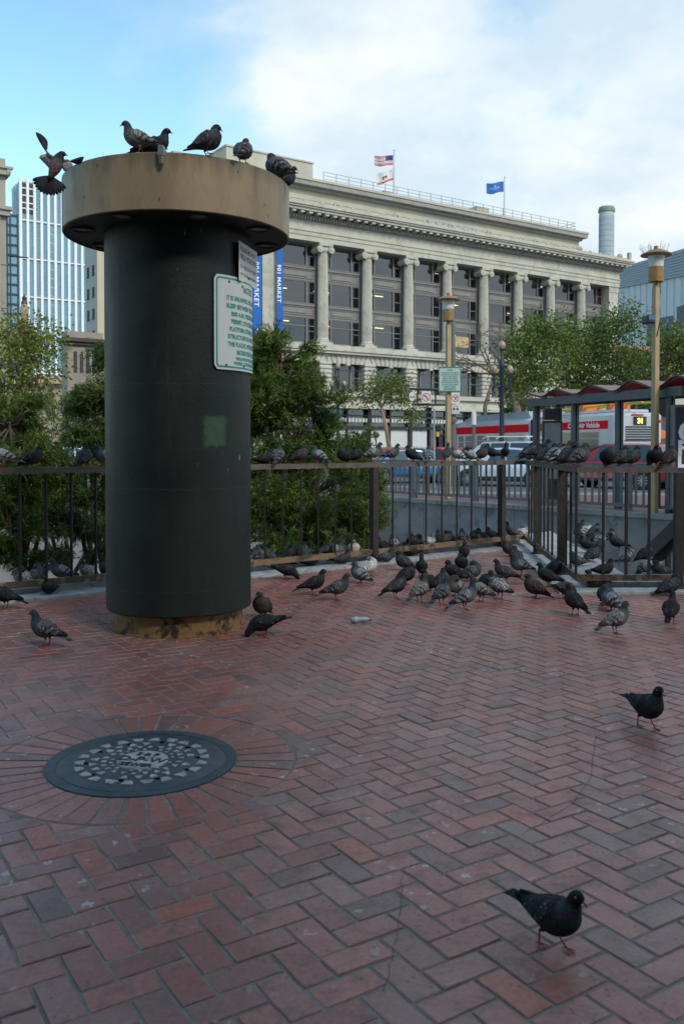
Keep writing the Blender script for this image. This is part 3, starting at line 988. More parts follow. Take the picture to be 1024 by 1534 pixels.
# far railing on the stairwell wall, blue grey
M_far = mat('blue_grey_rail_paint', (.10, .125, .14), .5, metal=.2, var=.2, scale=6)
f = thing('metal_railing', 'blue-grey flat-bar railing on the far side of the stairwell, in front of the street', 'railing', (0, 0, 0))
fa = W0 + wn * .22; fb = W1 + wn * .22
F_RT, F_RB = 1.06, .14
b = MB(); b.bar((*fa, F_RT - .03), (*fb, F_RT - .03), .07, .06); b.build('top_rail', M_far, f)
b = MB(); b.bar((*fa, F_RB), (*fb, F_RB), .06, .07); b.build('bottom_rail', M_far, f)
postmesh = None; barmesh = None
Lf = (fb - fa).length; fd_ = (fb - fa).normalized(); fang = math.atan2(fd_.y, fd_.x)
nb = 0
s = 0.3
while s < Lf - 7.2:
    p = fa + fd_ * s
    if p.x > -1.2:
        ispost = (nb % 12 == 0)
        if ispost:
            b = MB(); b.xbox(Matrix.Translation((0, 0, .5)) @ Matrix.Rotation(fang, 4, 'Z'), .065, .06, .5)
            o = b.build('post', M_far, f) if postmesh is None else bpy.data.objects.new('post', postmesh)
            if postmesh is not None: C.objects.link(o); o.parent = f
            postmesh = o.data
        else:
            b = MB(); b.xbox(Matrix.Translation((0, 0, .585)) @ Matrix.Rotation(fang, 4, 'Z'), .026, .012, .42)
            o = b.build('baluster', M_far, f) if barmesh is None else bpy.data.objects.new('baluster', barmesh)
            if barmesh is not None: C.objects.link(o); o.parent = f
            barmesh = o.data
        o.location = (p.x, p.y, 0)
        nb += 1
    s += .185
# stair handrail inside the stairwell
h = thing('stair_handrail', 'sloping stair handrail seen through the front railing, dark against the concrete', 'handrail', (0, 0, 0))
b = MB(); b.bar(at(1012, 790, 11.6), at(974, 826, 11.9), .10, .16); b.bar(at(1030, 772, 11.4), at(1012, 790, 11.6), .10, .16); b.build('rail', mat('handrail_grey', (.09, .09, .09), .5, metal=.3), h)
b = MB(); b.bar(at(1012, 812, 11.7), at(972, 850, 12.0), .08, .10); b.bar(at(1030, 795, 11.5), at(1012, 812, 11.7), .08, .1); b.build('lower_rail', M_balu, h)
b = MB()
for px, py in ((1000, 823), (980, 842)):
    p = at(px, py, 11.85); b.bar(p, p + Vector((0, 0, -1.6)), .06, .06, up=(0, 1, 0))
b.build('post', M_balu, h)
# ------------------------------------------------------------ pigeons
M_feather = attr_mat('feathers', .75, 70, .42, bump=.5, bscale=120, spec=.15)
M_leg = mat('red_leg', (.30, .028, .02), .55, var=.2, scale=60)
M_beak = mat('dark_beak', (.035, .03, .03), .4, var=0)
M_cere = mat('white_cere', (.5, .5, .47), .6, var=0)
M_eye = mat('orange_eye', (.45, .12, .02), .15, var=0)

PL = {
 # head, neck, body, wing, bar, tail, tip, speck, speckcol, bodyspeck
 'blue':    dict(head=(0.0360, 0.0468, 0.0612), neck=(0.0216, 0.0468, 0.0432), body=(0.1076, 0.1217, 0.1404), wing=(0.1778, 0.1919, 0.2059), bar=(0.0180, 0.0180, 0.0216), tail=(0.1123, 0.1264, 0.1451), tip=(0.0144, 0.0144, 0.0180), sp=0, sc=(0, 0, 0)),
 'checker': dict(head=(0.0306, 0.0374, 0.0442), neck=(0.0204, 0.0374, 0.0340), body=(0.0780, 0.0826, 0.0918), wing=(0.1148, 0.1193, 0.1239), bar=(0.0150, 0.0150, 0.0170), tail=(0.0734, 0.0780, 0.0872), tip=(0.0136, 0.0136, 0.0136), sp=.45, sc=(.025, .025, .028)),
 'dark':    dict(head=(0.0108, 0.0120, 0.0144), neck=(0.0108, 0.0168, 0.0168), body=(0.0144, 0.0156, 0.0180), wing=(0.0180, 0.0192, 0.0216), bar=(0.0072, 0.0072, 0.0084), tail=(0.0132, 0.0144, 0.0168), tip=(0.0072, 0.0072, 0.0084), sp=.08, sc=(.12, .12, .13)),
 'sooty':   dict(head=(0.0161, 0.0174, 0.0198), neck=(0.0149, 0.0248, 0.0223), body=(0.0299, 0.0314, 0.0343), wing=(0.0370, 0.0378, 0.0399), bar=(0.0099, 0.0099, 0.0112), tail=(0.0250, 0.0256, 0.0285), tip=(0.0099, 0.0099, 0.0112), sp=.25, sc=(.10, .10, .105)),
 'brown':   dict(head=(0.0300, 0.0255, 0.0240), neck=(0.0375, 0.0315, 0.0285), body=(0.0488, 0.0405, 0.0360), wing=(0.0300, 0.0255, 0.0240), bar=(0.0150, 0.0128, 0.0120), tail=(0.0300, 0.0255, 0.0225), tip=(0.0150, 0.0135, 0.0128), sp=.15, sc=(.12, .10, .085)),
 'grizzle': dict(head=(0.0425, 0.0442, 0.0467), neck=(0.0382, 0.0510, 0.0467), body=(0.1530, 0.1478, 0.1378), wing=(0.2040, 0.1990, 0.1836), bar=(0.0425, 0.0408, 0.0391), tail=(0.0918, 0.0918, 0.0918), tip=(0.0255, 0.0255, 0.0255), sp=.35, sc=(.06, .058, .055)),
 'pied':    dict(head=(0.0263, 0.0300, 0.0338), neck=(0.0300, 0.0375, 0.0375), body=(0.0975, 0.1024, 0.1073), wing=(0.1170, 0.1219, 0.1268), bar=(0.0188, 0.0188, 0.0210), tail=(0.2925, 0.2925, 0.2925), tip=(0.0375, 0.0375, 0.0375), sp=.42, sc=(.42, .42, .41)),
 'white':   dict(head=(.14, .125, .11), neck=(.35, .33, .29), body=(.48, .46, .42), wing=(.46, .44, .40), bar=(.12, .10, .09), tail=(.3, .29, .27), tip=(.1, .1, .1), sp=.2, sc=(.12, .11, .10)),
 'pale':    dict(head=(.10, .11, .13), neck=(.10, .12, .125), body=(.30, .31, .32), wing=(.34, .35, .36), bar=(.035, .035, .04), tail=(.16, .17, .18), tip=(.03, .03, .03), sp=0, sc=(0, 0, 0)),
}
# key stations: x, z, half width, half height, y
SP = {
 'stand': [(-0.200, 0.048, 0.0240, 0.0030, 0.000), (-0.135, 0.078, 0.0253, 0.0088, 0.000), (-0.080, 0.100, 0.0352, 0.0264, 0.000), (-0.025, 0.116, 0.0550, 0.0506, 0.000), (0.030, 0.130, 0.0649, 0.0638, 0.000), (0.068, 0.155, 0.0561, 0.0550, 0.000), (0.086, 0.190, 0.0333, 0.0354, 0.000), (0.093, 0.218, 0.0239, 0.0270, 0.000), (0.107, 0.237, 0.0224, 0.0234, 0.000), (0.125, 0.234, 0.0156, 0.0161, 0.000), (0.136, 0.229, 0.0062, 0.0068, 0.000)],
 'walk': [(-0.205, 0.126, 0.0300, 0.0030, 0.000), (-0.140, 0.126, 0.0276, 0.0097, 0.000), (-0.085, 0.126, 0.0371, 0.0281, 0.000), (-0.030, 0.124, 0.0562, 0.0518, 0.000), (0.028, 0.126, 0.0657, 0.0648, 0.000), (0.072, 0.146, 0.0562, 0.0572, 0.000), (0.096, 0.181, 0.0348, 0.0372, 0.000), (0.105, 0.211, 0.0251, 0.0279, 0.000), (0.119, 0.232, 0.0225, 0.0237, 0.000), (0.137, 0.229, 0.0154, 0.0160, 0.000), (0.148, 0.224, 0.0061, 0.0067, 0.000)],
 'hunch': [(-0.158, 0.012, 0.0240, 0.0030, 0.000), (-0.110, 0.031, 0.0291, 0.0097, 0.000), (-0.064, 0.064, 0.0448, 0.0346, 0.000), (-0.016, 0.092, 0.0650, 0.0583, 0.000), (0.032, 0.114, 0.0739, 0.0702, 0.000), (0.060, 0.146, 0.0616, 0.0572, 0.000), (0.067, 0.172, 0.0398, 0.0392, 0.000), (0.071, 0.192, 0.0293, 0.0299, 0.000), (0.083, 0.204, 0.0246, 0.0243, 0.000), (0.101, 0.199, 0.0162, 0.0165, 0.000), (0.111, 0.194, 0.0063, 0.0067, 0.000)],
 'preen': [(-0.158, 0.012, 0.0240, 0.0030, 0.000), (-0.110, 0.029, 0.0294, 0.0099, 0.000), (-0.064, 0.062, 0.0475, 0.0374, 0.000), (-0.016, 0.090, 0.0678, 0.0616, 0.000), (0.032, 0.114, 0.0757, 0.0726, 0.000), (0.056, 0.146, 0.0644, 0.0572, 0.004), (0.052, 0.170, 0.0421, 0.0374, 0.014), (0.040, 0.184, 0.0305, 0.0291, 0.024), (0.024, 0.186, 0.0247, 0.0244, 0.030), (0.008, 0.176, 0.0163, 0.0166, 0.034), (-0.002, 0.170, 0.0063, 0.0068, 0.036)],
 'peck': [(-0.205, 0.137, 0.0260, 0.0030, 0.000), (-0.140, 0.127, 0.0259, 0.0097, 0.000), (-0.085, 0.120, 0.0367, 0.0270, 0.000), (-0.030, 0.112, 0.0551, 0.0497, 0.000), (0.026, 0.100, 0.0648, 0.0605, 0.000), (0.072, 0.082, 0.0508, 0.0486, 0.000), (0.100, 0.057, 0.0320, 0.0330, 0.000), (0.117, 0.034, 0.0237, 0.0258, 0.000), (0.131, 0.017, 0.0222, 0.0227, 0.000), (0.140, 0.012, 0.0155, 0.0160, 0.000), (0.146, 0.012, 0.0062, 0.0067, 0.000)],
 'alert': [(-0.190, 0.026, 0.0240, 0.0030, 0.000), (-0.128, 0.061, 0.0248, 0.0086, 0.000), (-0.076, 0.088, 0.0346, 0.0259, 0.000), (-0.026, 0.110, 0.0540, 0.0497, 0.000), (0.022, 0.131, 0.0616, 0.0626, 0.000), (0.052, 0.164, 0.0518, 0.0518, 0.000), (0.064, 0.202, 0.0289, 0.0310, 0.000), (0.068, 0.234, 0.0217, 0.0237, 0.000), (0.080, 0.255, 0.0222, 0.0232, 0.000), (0.098, 0.252, 0.0155, 0.0160, 0.000), (0.109, 0.247, 0.0062, 0.0067, 0.000)],
 'sit':   [(-.185, .045, .024, .003, 0), (-.125, .052, .026, .009, 0), (-.074, .058, .042, .030, 0), (-.022, .065, .060, .050, 0), (.030, .072, .067, .060, 0), (.064, .098, .056, .050, 0), (.074, .128, .037, .036, 0), (.078, .150, .027, .028, 0), (.090, .163, .023, .0235, 0), (.108, .159, .0155, .016, 0), (.118, .154, .006, .0065, 0)],
}


def lerp3(a, b, t): return tuple(x + (y - x) * t for x, y in zip(a, b))


def smooth_pts(keys, s):
    """Catmull-Rom through the key stations at parameter s"""
    n = len(keys) - 1
    s = max(0, min(n - 1e-6, s)); i = int(s); t = s - i
    p0, p1, p2, p3 = keys[max(i - 1, 0)], keys[i], keys[i + 1], keys[min(i + 2, n)]
    return tuple(.5 * (2 * b + (c - a) * t + (2 * a - 5 * b + 4 * c - d) * t * t + (-a + 3 * b - 3 * c + d) * t ** 3) for a, b, c, d in zip(p0, p1, p2, p3))


class Spine:
    def __init__(s, keys): s.k = keys
    def at(s, t):
        x, z, w, h, y = smooth_pts(s.k, t)
        a = smooth_pts(s.k, max(0, t - .12)); b = smooth_pts(s.k, min(len(s.k) - 1, t + .12))
        T = Vector((b[0] - a[0], b[4] - a[4], b[1] - a[1]))
        if T.length < 1e-7: T = Vector((1, 0, 0))
        T.normalize()
        Y = Vector((0, 1, 0)); S = (Y - T * Y.dot(T)).normalized(); Nn = T.cross(S)
        return Vector((x, y, z)), T, S, Nn, max(w, .002), max(h, .0015)


def pigeon_meshes(pose, plum, res=1, step=0):
    P = PL[plum]; sp = Spine(SP[pose])
    rr = random.Random(hash((pose, plum)) % 1000 if False else sum(map(ord, pose + plum)))
    out = {}
    nseg = 16 * res; sub = 4 * res
    vs, cs = [], []
    nr = 10 * sub + 1
    for i in range(nr):
        t = i / sub
        c, T, S, Nn, w, h = sp.at(t)
        for k in range(nseg):
            a = 2 * math.pi * k / nseg
            # belly fuller than back
            ca, sa = math.cos(a), math.sin(a)
            hh = h * (1.0 if ca > 0 else 1.06)
            p = c + Nn * (hh * ca) + S * (w * sa)
            vs.append(p)
            if t < .45: col = P['tip'] if t > .12 else P['tail']
            elif t < 2.0: col = lerp3(P['tail'], P['body'], (t - .45) / 1.55)
            elif t < 4.6: col = P['body']
            elif t < 6.0: col = lerp3(P['body'], P['neck'], (t - 4.6) / 1.4)
            elif t < 7.4: col = lerp3(P['neck'], P['head'], (t - 6) / 1.4)
            else: col = P['head']
            if 5.0 < t < 7.0 and plum not in ('white',):
                ir = max(0, math.sin((t - 5) / 2 * math.pi)) * .5
                g_ = (.02, .075, .05) if math.sin(a * 3 + t * 4) > 0 else (.06, .03, .07)
                col = lerp3(col, g_, ir)
            if P['sp'] and mnoise.noise(Vector(vs[-1]) * 65 + Vector((len(plum) * 7, 0, 0))) > .48 - P['sp'] * .7 and 1.2 < t < 6.5 and P['sp'] > .2:
                col = lerp3(col, P['sc'], .65)
            k_ = rr.uniform(.85, 1.15)
            cs.extend((col[0] * k_, col[1] * k_, col[2] * k_, 1))
    fs = []
    for i in range(nr - 1):
        for k in range(nseg):
            k2 = (k + 1) % nseg
            fs.append((i * nseg + k, i * nseg + k2, (i + 1) * nseg + k2, (i + 1) * nseg + k))
    fs.append(tuple(range(nseg))[::-1]); fs.append(tuple((nr - 1) * nseg + k for k in range(nseg)))
    out['body'] = (vs, fs, cs, M_feather)
    # wings
    for side in (1, -1):
        vs, cs, fs = [], [], []
        nu, nv = 26 * res, 12 * res
        for lay in (1, 0):
            for i in range(nu + 1):
                u = i / nu
                s_ = 4.75 - 4.05 * u
                c, T, S, Nn, w, h = sp.at(s_)
                if s_ < 2.4:
                    q = (2.4 - s_) / 1.7
                    w = max(w, .040 - .012 * q); h = max(h, .030 - .016 * q)
                ph0 = R(16 + 24 * math.sin(math.pi * min(1, u * 1.0)) * 0 + 6 * (1 - u))
                span = math.sin(math.pi * min(1.0, .12 + u * .62)) if u < .62 else math.cos((u - .62) / .38 * math.pi / 2) * .93 + .07
                span = max(span, .10)
                ph1 = ph0 + R(100 * span)
                # wing tip lies over the tail
                for j in range(nv + 1):
                    v = j / nv
                    scal = .0018 * math.sin(v * nv * 2.2 + (i % 3)) if u > .3 else 0
                    ph = ph0 + (ph1 - ph0) * v
                    edge = 1 - abs(2 * v - 1) ** 4
                    gr = (.0065 * edge + .0005) if lay else -.003
                    if u < .08: gr = (gr + .0) * (u / .08) - .002
                    p = c + Nn * ((h + gr + scal) * math.cos(ph)) + S * (side * (w + gr + .003 * u + scal) * math.sin(ph))
                    vs.append(p)
                    ff = u + .16 * v
                    if u > .80: col = P['bar']
                    elif plum in ('blue', 'pale', 'grizzle', 'checker') and (.50 < ff < .58 or .66 < ff < .75): col = P['bar']
                    else: col = P['wing']
                    if P['sp'] and u < .8:
                        cell = mnoise.noise(Vector((u * 17, v * 9, side * 3 + len(plum) * 5.3)))
                        if cell > .55 - P['sp']: col = lerp3(col, P['sc'], .85)
                    k_ = rr.uniform(.82, 1.18)
                    row = int(v * 6.001); fr_ = (u * (9 if u < .6 else 6) + .5 * (row % 2) + .12 * row) % 1.0
                    if .05 < u < .95: k_ *= 1.9 if fr_ > .80 else (.72 if fr_ < .2 else 1)
                    cs.extend((col[0] * k_, col[1] * k_, col[2] * k_, 1))
        M_ = nv + 1; n1 = (nu + 1) * M_
        for i in range(nu):
            for j in range(nv):
                a = i * M_ + j
                fs.append((a, a + 1, a + M_ + 1, a + M_)); fs.append((n1 + a, n1 + a + M_, n1 + a + M_ + 1, n1 + a + 1))
        for i in range(nu):
            a = i * M_; fs.append((a, a + M_, n1 + a + M_, n1 + a)); a += nv; fs.append((a, n1 + a, n1 + a + M_, a + M_))
        for j in range(nv):
            a = j; fs.append((a, n1 + a, n1 + a + 1, a + 1)); a = nu * M_ + j; fs.append((a, a + 1, n1 + a + 1, n1 + a))
        out['wing' + ('a' if side > 0 else 'b')] = (vs, fs, cs, M_feather)
    # beak
    c, T, S, Nn, w, h = sp.at(9.75)
    b = MB()
    tip = c + T * .024 - Nn * .004
    b.tube([c - T * .006, c + T * .008 - Nn * .001, tip], [.0052, .0042, .0008], 7)
    out['beak'] = (b.v, b.f, None, M_beak)
    b = MB()
    q = c + T * .001 + Nn * .0035
    b.tube([q - T * .004, q + T * .002, q + T * .006], [.002, .0036, .001], 6)
    out['cere'] = (b.v, b.f, None, M_cere)
    c, T, S, Nn, w, h = sp.at(8.35)
    for side in (1, -1):
        b = MB(); e = c + S * side * w * .90 + Nn * h * .25
        ns = 8
        for i in range(1, 4):
            pass
        b.tube([e - S * side * .002, e + S * side * .0012, e + S * side * .0026], [.0046, .0040, .0012], 8)
        out['eye' + ('a' if side > 0 else 'b')] = (b.v, b.f, None, M_eye)
    # legs
    if pose != 'sit':
        c, T, S, Nn, w, h = sp.at(3.35)
        for n_, side in ((0, 1), (1, -1)):
            stride = {'walk': (.045, -.035)[n_], 'stand': (.006, -.008)[n_], 'peck': (.012, -.012)[n_]}.get(pose, 0)
            hip = Vector((c.x + .006, side * .022, c.z - h * .82))
            knee = Vector((c.x - .006 + stride * .45, side * .024, max(.030, hip.z - .022)))
            ank = Vector((c.x + .012 + stride, side * .025, .008))
            if pose == 'walk' and n_ == 0: ank = Vector((c.x + .062, side * .025, .010))
            b = MB()
            b.tube([hip, hip.lerp(knee, .6), knee], [.013, .010, .0050], 8)
            out['thigh' + 'ab'[n_]] = (b.v, b.f, tuple(list(lerp3(P['body'], P['body'], 0)) + [1]) * len(b.v), M_feather)
            b = MB()
            b.tube([knee + Vector((0, 0, .004)), knee.lerp(ank, .5), ank], [.0042, .0033, .0038], 7)
            for da, L in ((0, .034), (38, .028), (-38, .028), (180, .015)):
                d = Vector((math.cos(R(da + side * 6)), math.sin(R(da + side * 6)), 0))
                m_ = ank + d * L * .5; m_.z = .0062
                e = ank + d * L; e.z = .0032
                e2 = ank + d * (L + .006); e2.z = .0012
                b.tube([ank, m_, e, e2], [.0034, .0029, .0022, .0006], 6)
            out['leg' + 'ab'[n_]] = (b.v, b.f, None, M_leg)
    return out


NAMES = {'winga': 'wing', 'wingb': 'wing', 'eyea': 'eye', 'eyeb': 'eye', 'thigha': 'thigh', 'thighb': 'thigh', 'lega': 'leg', 'legb': 'leg'}
_cache = {}


def make_mesh(name, vs, fs, cs, m, smooth=True):
    me = bpy.data.meshes.new(name)
    me.from_pydata([tuple(v) for v in vs], [], fs)
    me.materials.append(m)
    if cs is not None:
        ca = me.color_attributes.new('Col', 'FLOAT_COLOR', 'POINT'); ca.data.foreach_set('color', list(cs))
    bm = bmesh.new(); bm.from_mesh(me); bmesh.ops.recalc_face_normals(bm, faces=bm.faces); bm.to_mesh(me); bm.free()
    me.polygons.foreach_set('use_smooth', [smooth] * len(me.polygons))
    return me


GROUPS = {}


def pigeon(px, loc, heading, pose, plum, label, group, scale=1.0, roll=0.0, res=1, pitch=0.0, smallparts=True):
    key = (pose, plum, res)
    if key not in _cache:
        d = pigeon_meshes(pose, plum, res)
        _cache[key] = {k: make_mesh(NAMES.get(k, k), *v) for k, v in d.items()}
    root = thing('pigeon', label, 'pigeon', loc, 0, group)
    root.rotation_euler = (roll, pitch, heading)
    root.scale = (scale,) * 3
    for k, me in _cache[key].items():
        if not smallparts and k in ('cere', 'eyea', 'eyeb', 'thigha', 'thighb'): continue
        o = bpy.data.objects.new(NAMES.get(k, k), me); C.objects.link(o); o.parent = root
    return root


def G(px, py, hd, pose, plum, label, z=0.001, group='pigeons on the brick paving', sc=1.0, **k):
    p = gp(px, py, z); p.z = z
    return pigeon(px, p, R(hd), pose, plum, label, group, sc * rnd.uniform(.96, 1.04), **k)


def rail_at(px, P, Q, hd, pose, plum, label, group='pigeons perched on the railing', z=RT, off=0.0, sc=.95, **k):
    p = online(px, P, Q)
    return pigeon(px, Vector((p.x, p.y, z)), R(hd), pose, plum, label, group, sc * rnd.uniform(.96, 1.04), **k)

# heading: 0 = to the right of the picture, 90 = away, 180 = left, 270 = toward the camera
gcap = 'pigeons on top of the column cap'
G(210, 233, 178, 'stand', 'grizzle', 'grey mottled pigeon on the column cap facing left, beside the conduit fitting', DZ1, gcap, .98)
G(228, 243, 8, 'stand', 'dark', 'black pigeon on the column cap facing right, half behind the grey mottled one', DZ1, gcap, .95)
G(308, 232, 25, 'hunch', 'sooty', 'ruffled dark pigeon on the column cap directly above the middle, hunched toward the right', DZ1, gcap, .98)
G(363, 244, 75, 'hunch', 'checker', 'small grey pigeon standing alone on the column cap with its back to the camera', DZ1, gcap, .9)
pigeon(0, Vector((CX + .835, CYY - .18, DZ1)), R(138), 'hunch', 'checker', 'dark pigeon at the right edge of the column cap, tail hanging down', gcap, 1.12, pitch=R(6))
pigeon(0, Vector((CX + .835, CYY + .12, DZ1)), R(20), 'stand', 'sooty', 'small dark pigeon behind the one at the right edge of the column cap', gcap, .85)

gr = 'pigeons perched on the railing'
rl = [  # px, segment, heading, pose, plumage, label
 (6, 'A', 190, 'stand', 'pale', 'whitish grey pigeon cut by the left picture edge on the railing'),
 (47, 'A', 15, 'hunch', 'brown', 'dark brown pigeon on the railing facing right beside the whitish leftmost one'),
 (126, 'A', 85, 'hunch', 'sooty', 'speckled pigeon seen from behind on the railing left of the column, tail hanging down'),
 (157, 'A', 200, 'hunch', 'blue', 'pigeon on the railing just left of the column and partly hidden by it'),
 (394, 'A', 10, 'sit', 'dark', 'low crouching dark pigeon on the railing just right of the column'),
 (416, 'A', 80, 'hunch', 'checker', 'grey pigeon with its back turned, second on the railing right of the column'),
 (447, 'A', 10, 'hunch', 'brown', 'dark brownish pigeon facing right, third on the railing right of the column'),
 (479, 'A', 165, 'hunch', 'blue', 'blue-grey pigeon facing left on the railing in front of the bush, tail to the right'),
 (514, 'A', 250, 'preen', 'dark', 'round black pigeon on the railing left of the rail post, fluffed up'),
 (530, 'A', 20, 'hunch', 'dark', 'black pigeon facing right on the railing, close beside the round black one'),
 (557, 'A', 15, 'stand', 'blue', 'slim grey pigeon facing right on the railing exactly above the thick post'),
 (585, 'B', 20, 'stand', 'checker', 'grey pigeon with white wing edge facing right on the railing, just past the thick post'),
 (619, 'B', 155, 'hunch', 'dark', 'white-speckled black pigeon on the railing with its tail hanging to the right'),
 (641, 'B', 80, 'hunch', 'blue', 'bluish pigeon with its back turned on the railing, left of the tan lamp post'),
 (669, 'B', 70, 'alert', 'sooty', 'upright dark grey pigeon on the railing in front of the tan lamp post'),
 (687, 'B', 170, 'hunch', 'pale', 'pale grey pigeon facing left on the railing, right of the tan lamp post'),
 (704, 'B', 160, 'preen', 'pied', 'blotched white and grey pigeon preening on the railing beside the pale grey one'),
 (719, 'B', 10, 'hunch', 'brown', 'brown-grey pigeon facing right on the railing in front of the white van'),
 (738, 'B', 130, 'stand', 'dark', 'slender dark pigeon on the railing above the second post, tail to the lower right'),
 (756, 'B', 272, 'alert', 'dark', 'black pigeon facing the camera on the railing above the second thick post'),
]
SEG = {'A': (FL, FB), 'B': (FB, FC), 'C': (FC, FD), 'D': (FD, FE)}
for px, sg_, hd, pose, plum, lab in rl:
    rail_at(px, *SEG[sg_], hd, pose, plum, lab)
# crowd along the side rail
cr = [('dark', 25, 'hunch', 'first pigeon at the far corner end of the crowded side railing'),
      ('sooty', 15, 'stand', 'second pigeon from the far corner on the crowded side railing'),
      ('dark', 30, 'hunch', 'third pigeon from the far corner on the crowded side railing'),
      ('checker', 20, 'hunch', 'fourth pigeon from the far corner on the crowded side railing'),
      ('dark', 10, 'stand', 'fifth pigeon from the far corner on the crowded side railing'),
      ('sooty', 35, 'preen', 'sixth pigeon from the far corner on the crowded side railing'),
      ('dark', 20, 'hunch', 'seventh pigeon from the far corner on the crowded side railing'),
      ('blue', 15, 'hunch', 'eighth pigeon from the far corner on the crowded side railing, blue-grey'),
      ('dark', 25, 'hunch', 'fifth pigeon from the near end of the crowded side railing'),
      ('pied', 20, 'stand', 'white-streaked pigeon in the crowd near the near end of the side railing'),
      ('sooty', 30, 'hunch', 'third pigeon from the near end of the crowded side railing'),
      ('dark', 15, 'preen', 'second pigeon from the near end of the crowded side railing'),
      ('checker', 12, 'hunch', 'round grey pigeon on the near end of the crowded side railing, at the corner')]
for i, (plum, hd, pose, lab) in enumerate(cr):
    t = .045 + .94 * (i / (len(cr) - 1)) ** .93
    p = FC.lerp(FD, t)
    pigeon(0, Vector((p.x + rnd.uniform(-.01, .01), p.y, RT)), R(hd + rnd.uniform(-12, 12)), pose, plum, lab, 'pigeons crowded on the side railing', rnd.uniform(1.02, 1.16))
for px, hd, pose, plum, lab in ((909, 262, 'preen', 'dark', 'fluffed black pigeon on the front railing, left of the shelter post'),
                                (927, 15, 'hunch', 'sooty', 'sooty pigeon on the front railing almost hidden behind its right-facing neighbour'),
                                (944, 8, 'hunch', 'sooty', 'dark pigeon facing right on the front railing with its beak showing'),
                                (979, 272, 'hunch', 'dark', 'round black pigeon facing the camera on the front railing before the tan lamp post'),
                                (1001, 40, 'hunch', 'brown', 'brownish black pigeon near the right end of the front railing')):
    rail_at(px, *SEG['D'], hd, pose, plum, lab)

gl = 'pigeons on the ledge behind the railing'
ld = [(36, 868, 200, 'preen', 'pied', 'blotched pigeon preening behind the bottom rail at the far left'),
 (49, 868, 20, 'preen', 'checker', 'ruffled grey pigeon huddled beside the blotched one at the far left behind the rail'),
 (93, 863, 195, 'stand', 'blue', 'grey pigeon standing upright facing left behind the bottom rail, left of the column'),
 (133, 858, 172, 'hunch', 'pied', 'pigeon with a white-edged tail behind the bottom rail just left of the column'),
 (163, 853, 170, 'hunch', 'sooty', 'pigeon behind the bottom rail peeking out left of the column edge'),
 (388, 845, 110, 'hunch', 'checker', 'grey pigeon on the bottom rail just right of the column, tail over the rail'),
 (404, 833, 170, 'hunch', 'sooty', 'dark pigeon behind the bottom rail between the first two bars right of the column'),
 (433, 833, 20, 'preen', 'dark', 'dark pigeon behind the third bar right of the column on the ledge'),
 (455, 832, 85, 'hunch', 'sooty', 'small dark pigeon seen from behind on the ledge in front of the bush'),
 (489, 828, 20, 'stand', 'sooty', 'dark speckled pigeon facing right on the ledge left of the white-breasted one'),
 (503, 827, 0, 'hunch', 'blue', 'grey pigeon behind a bar on the ledge next to the white-breasted one'),
 (530, 824, 268, 'hunch', 'white', 'white-breasted pigeon facing the camera on the ledge left of the thick post'),
 (575, 820, 160, 'hunch', 'dark', 'dark pigeon on the ledge just right of the thick post with tail to the right'),
 (590, 815, 250, 'stand', 'pied', 'pigeon with white blotches on the ledge at the first bar past the thick post'),
 (603, 815, 200, 'sit', 'sooty', 'small sooty pigeon crouching on the ledge between the first two bars past the post'),
 (617, 813, 265, 'hunch', 'dark', 'dark pigeon on the ledge at the second bar past the thick post'),
 (632, 812, 175, 'preen', 'checker', 'grey chequered pigeon preening on the ledge before the concrete wall'),
 (641, 811, 10, 'hunch', 'pale', 'light grey pigeon on the ledge at the third bar past the thick post'),
 (655, 809, 80, 'stand', 'dark', 'upright dark pigeon on the ledge left of the fourth bar past the post'),
 (665, 809, 5, 'hunch', 'sooty', 'dark pigeon at the fourth bar past the thick post on the ledge'),
 (677, 807, 175, 'hunch', 'dark', 'dark pigeon facing left on the ledge before the concrete wall, mid run'),
 (694, 806, 100, 'hunch', 'checker', 'grey pigeon with barred back on the ledge left of the seventh bar'),
 (714, 804, 200, 'preen', 'sooty', 'ruffled sooty pigeon on the ledge between the last two bars before the second post'),
 (724, 805, 150, 'hunch', 'dark', 'dark pigeon with its tail sticking under the bottom rail left of the second post'),
 (739, 803, 190, 'hunch', 'dark', 'dark pigeon facing left on the ledge touching the second post'),
 (768, 801, 170, 'alert', 'sooty', 'upright grey pigeon on the bottom rail right of the second post, facing left'),
 (781, 800, 10, 'preen', 'pale', 'pale round pigeon at the railing corner beside the upright grey one')]
for px, py, hd, pose, plum, lab in ld:
    p = gp(px, py, LEDGE_Z)
    # keep them behind the bottom rail
    P_, Q_ = (FL, FB) if px < 560 else (FB, FC)
    if px < 20: P_, Q_ = FA, FL
    q = online(px, P_, Q_)
    dd = Vector((q.x, q.y)).normalized()
    p = q + dd * .20
    pigeon(px, Vector((p.x, p.y, LEDGE_Z)), R(hd), pose, plum, lab, gl, rnd.uniform(.94, 1.03))
gs = 'pigeons on the concrete corner inside the railing'
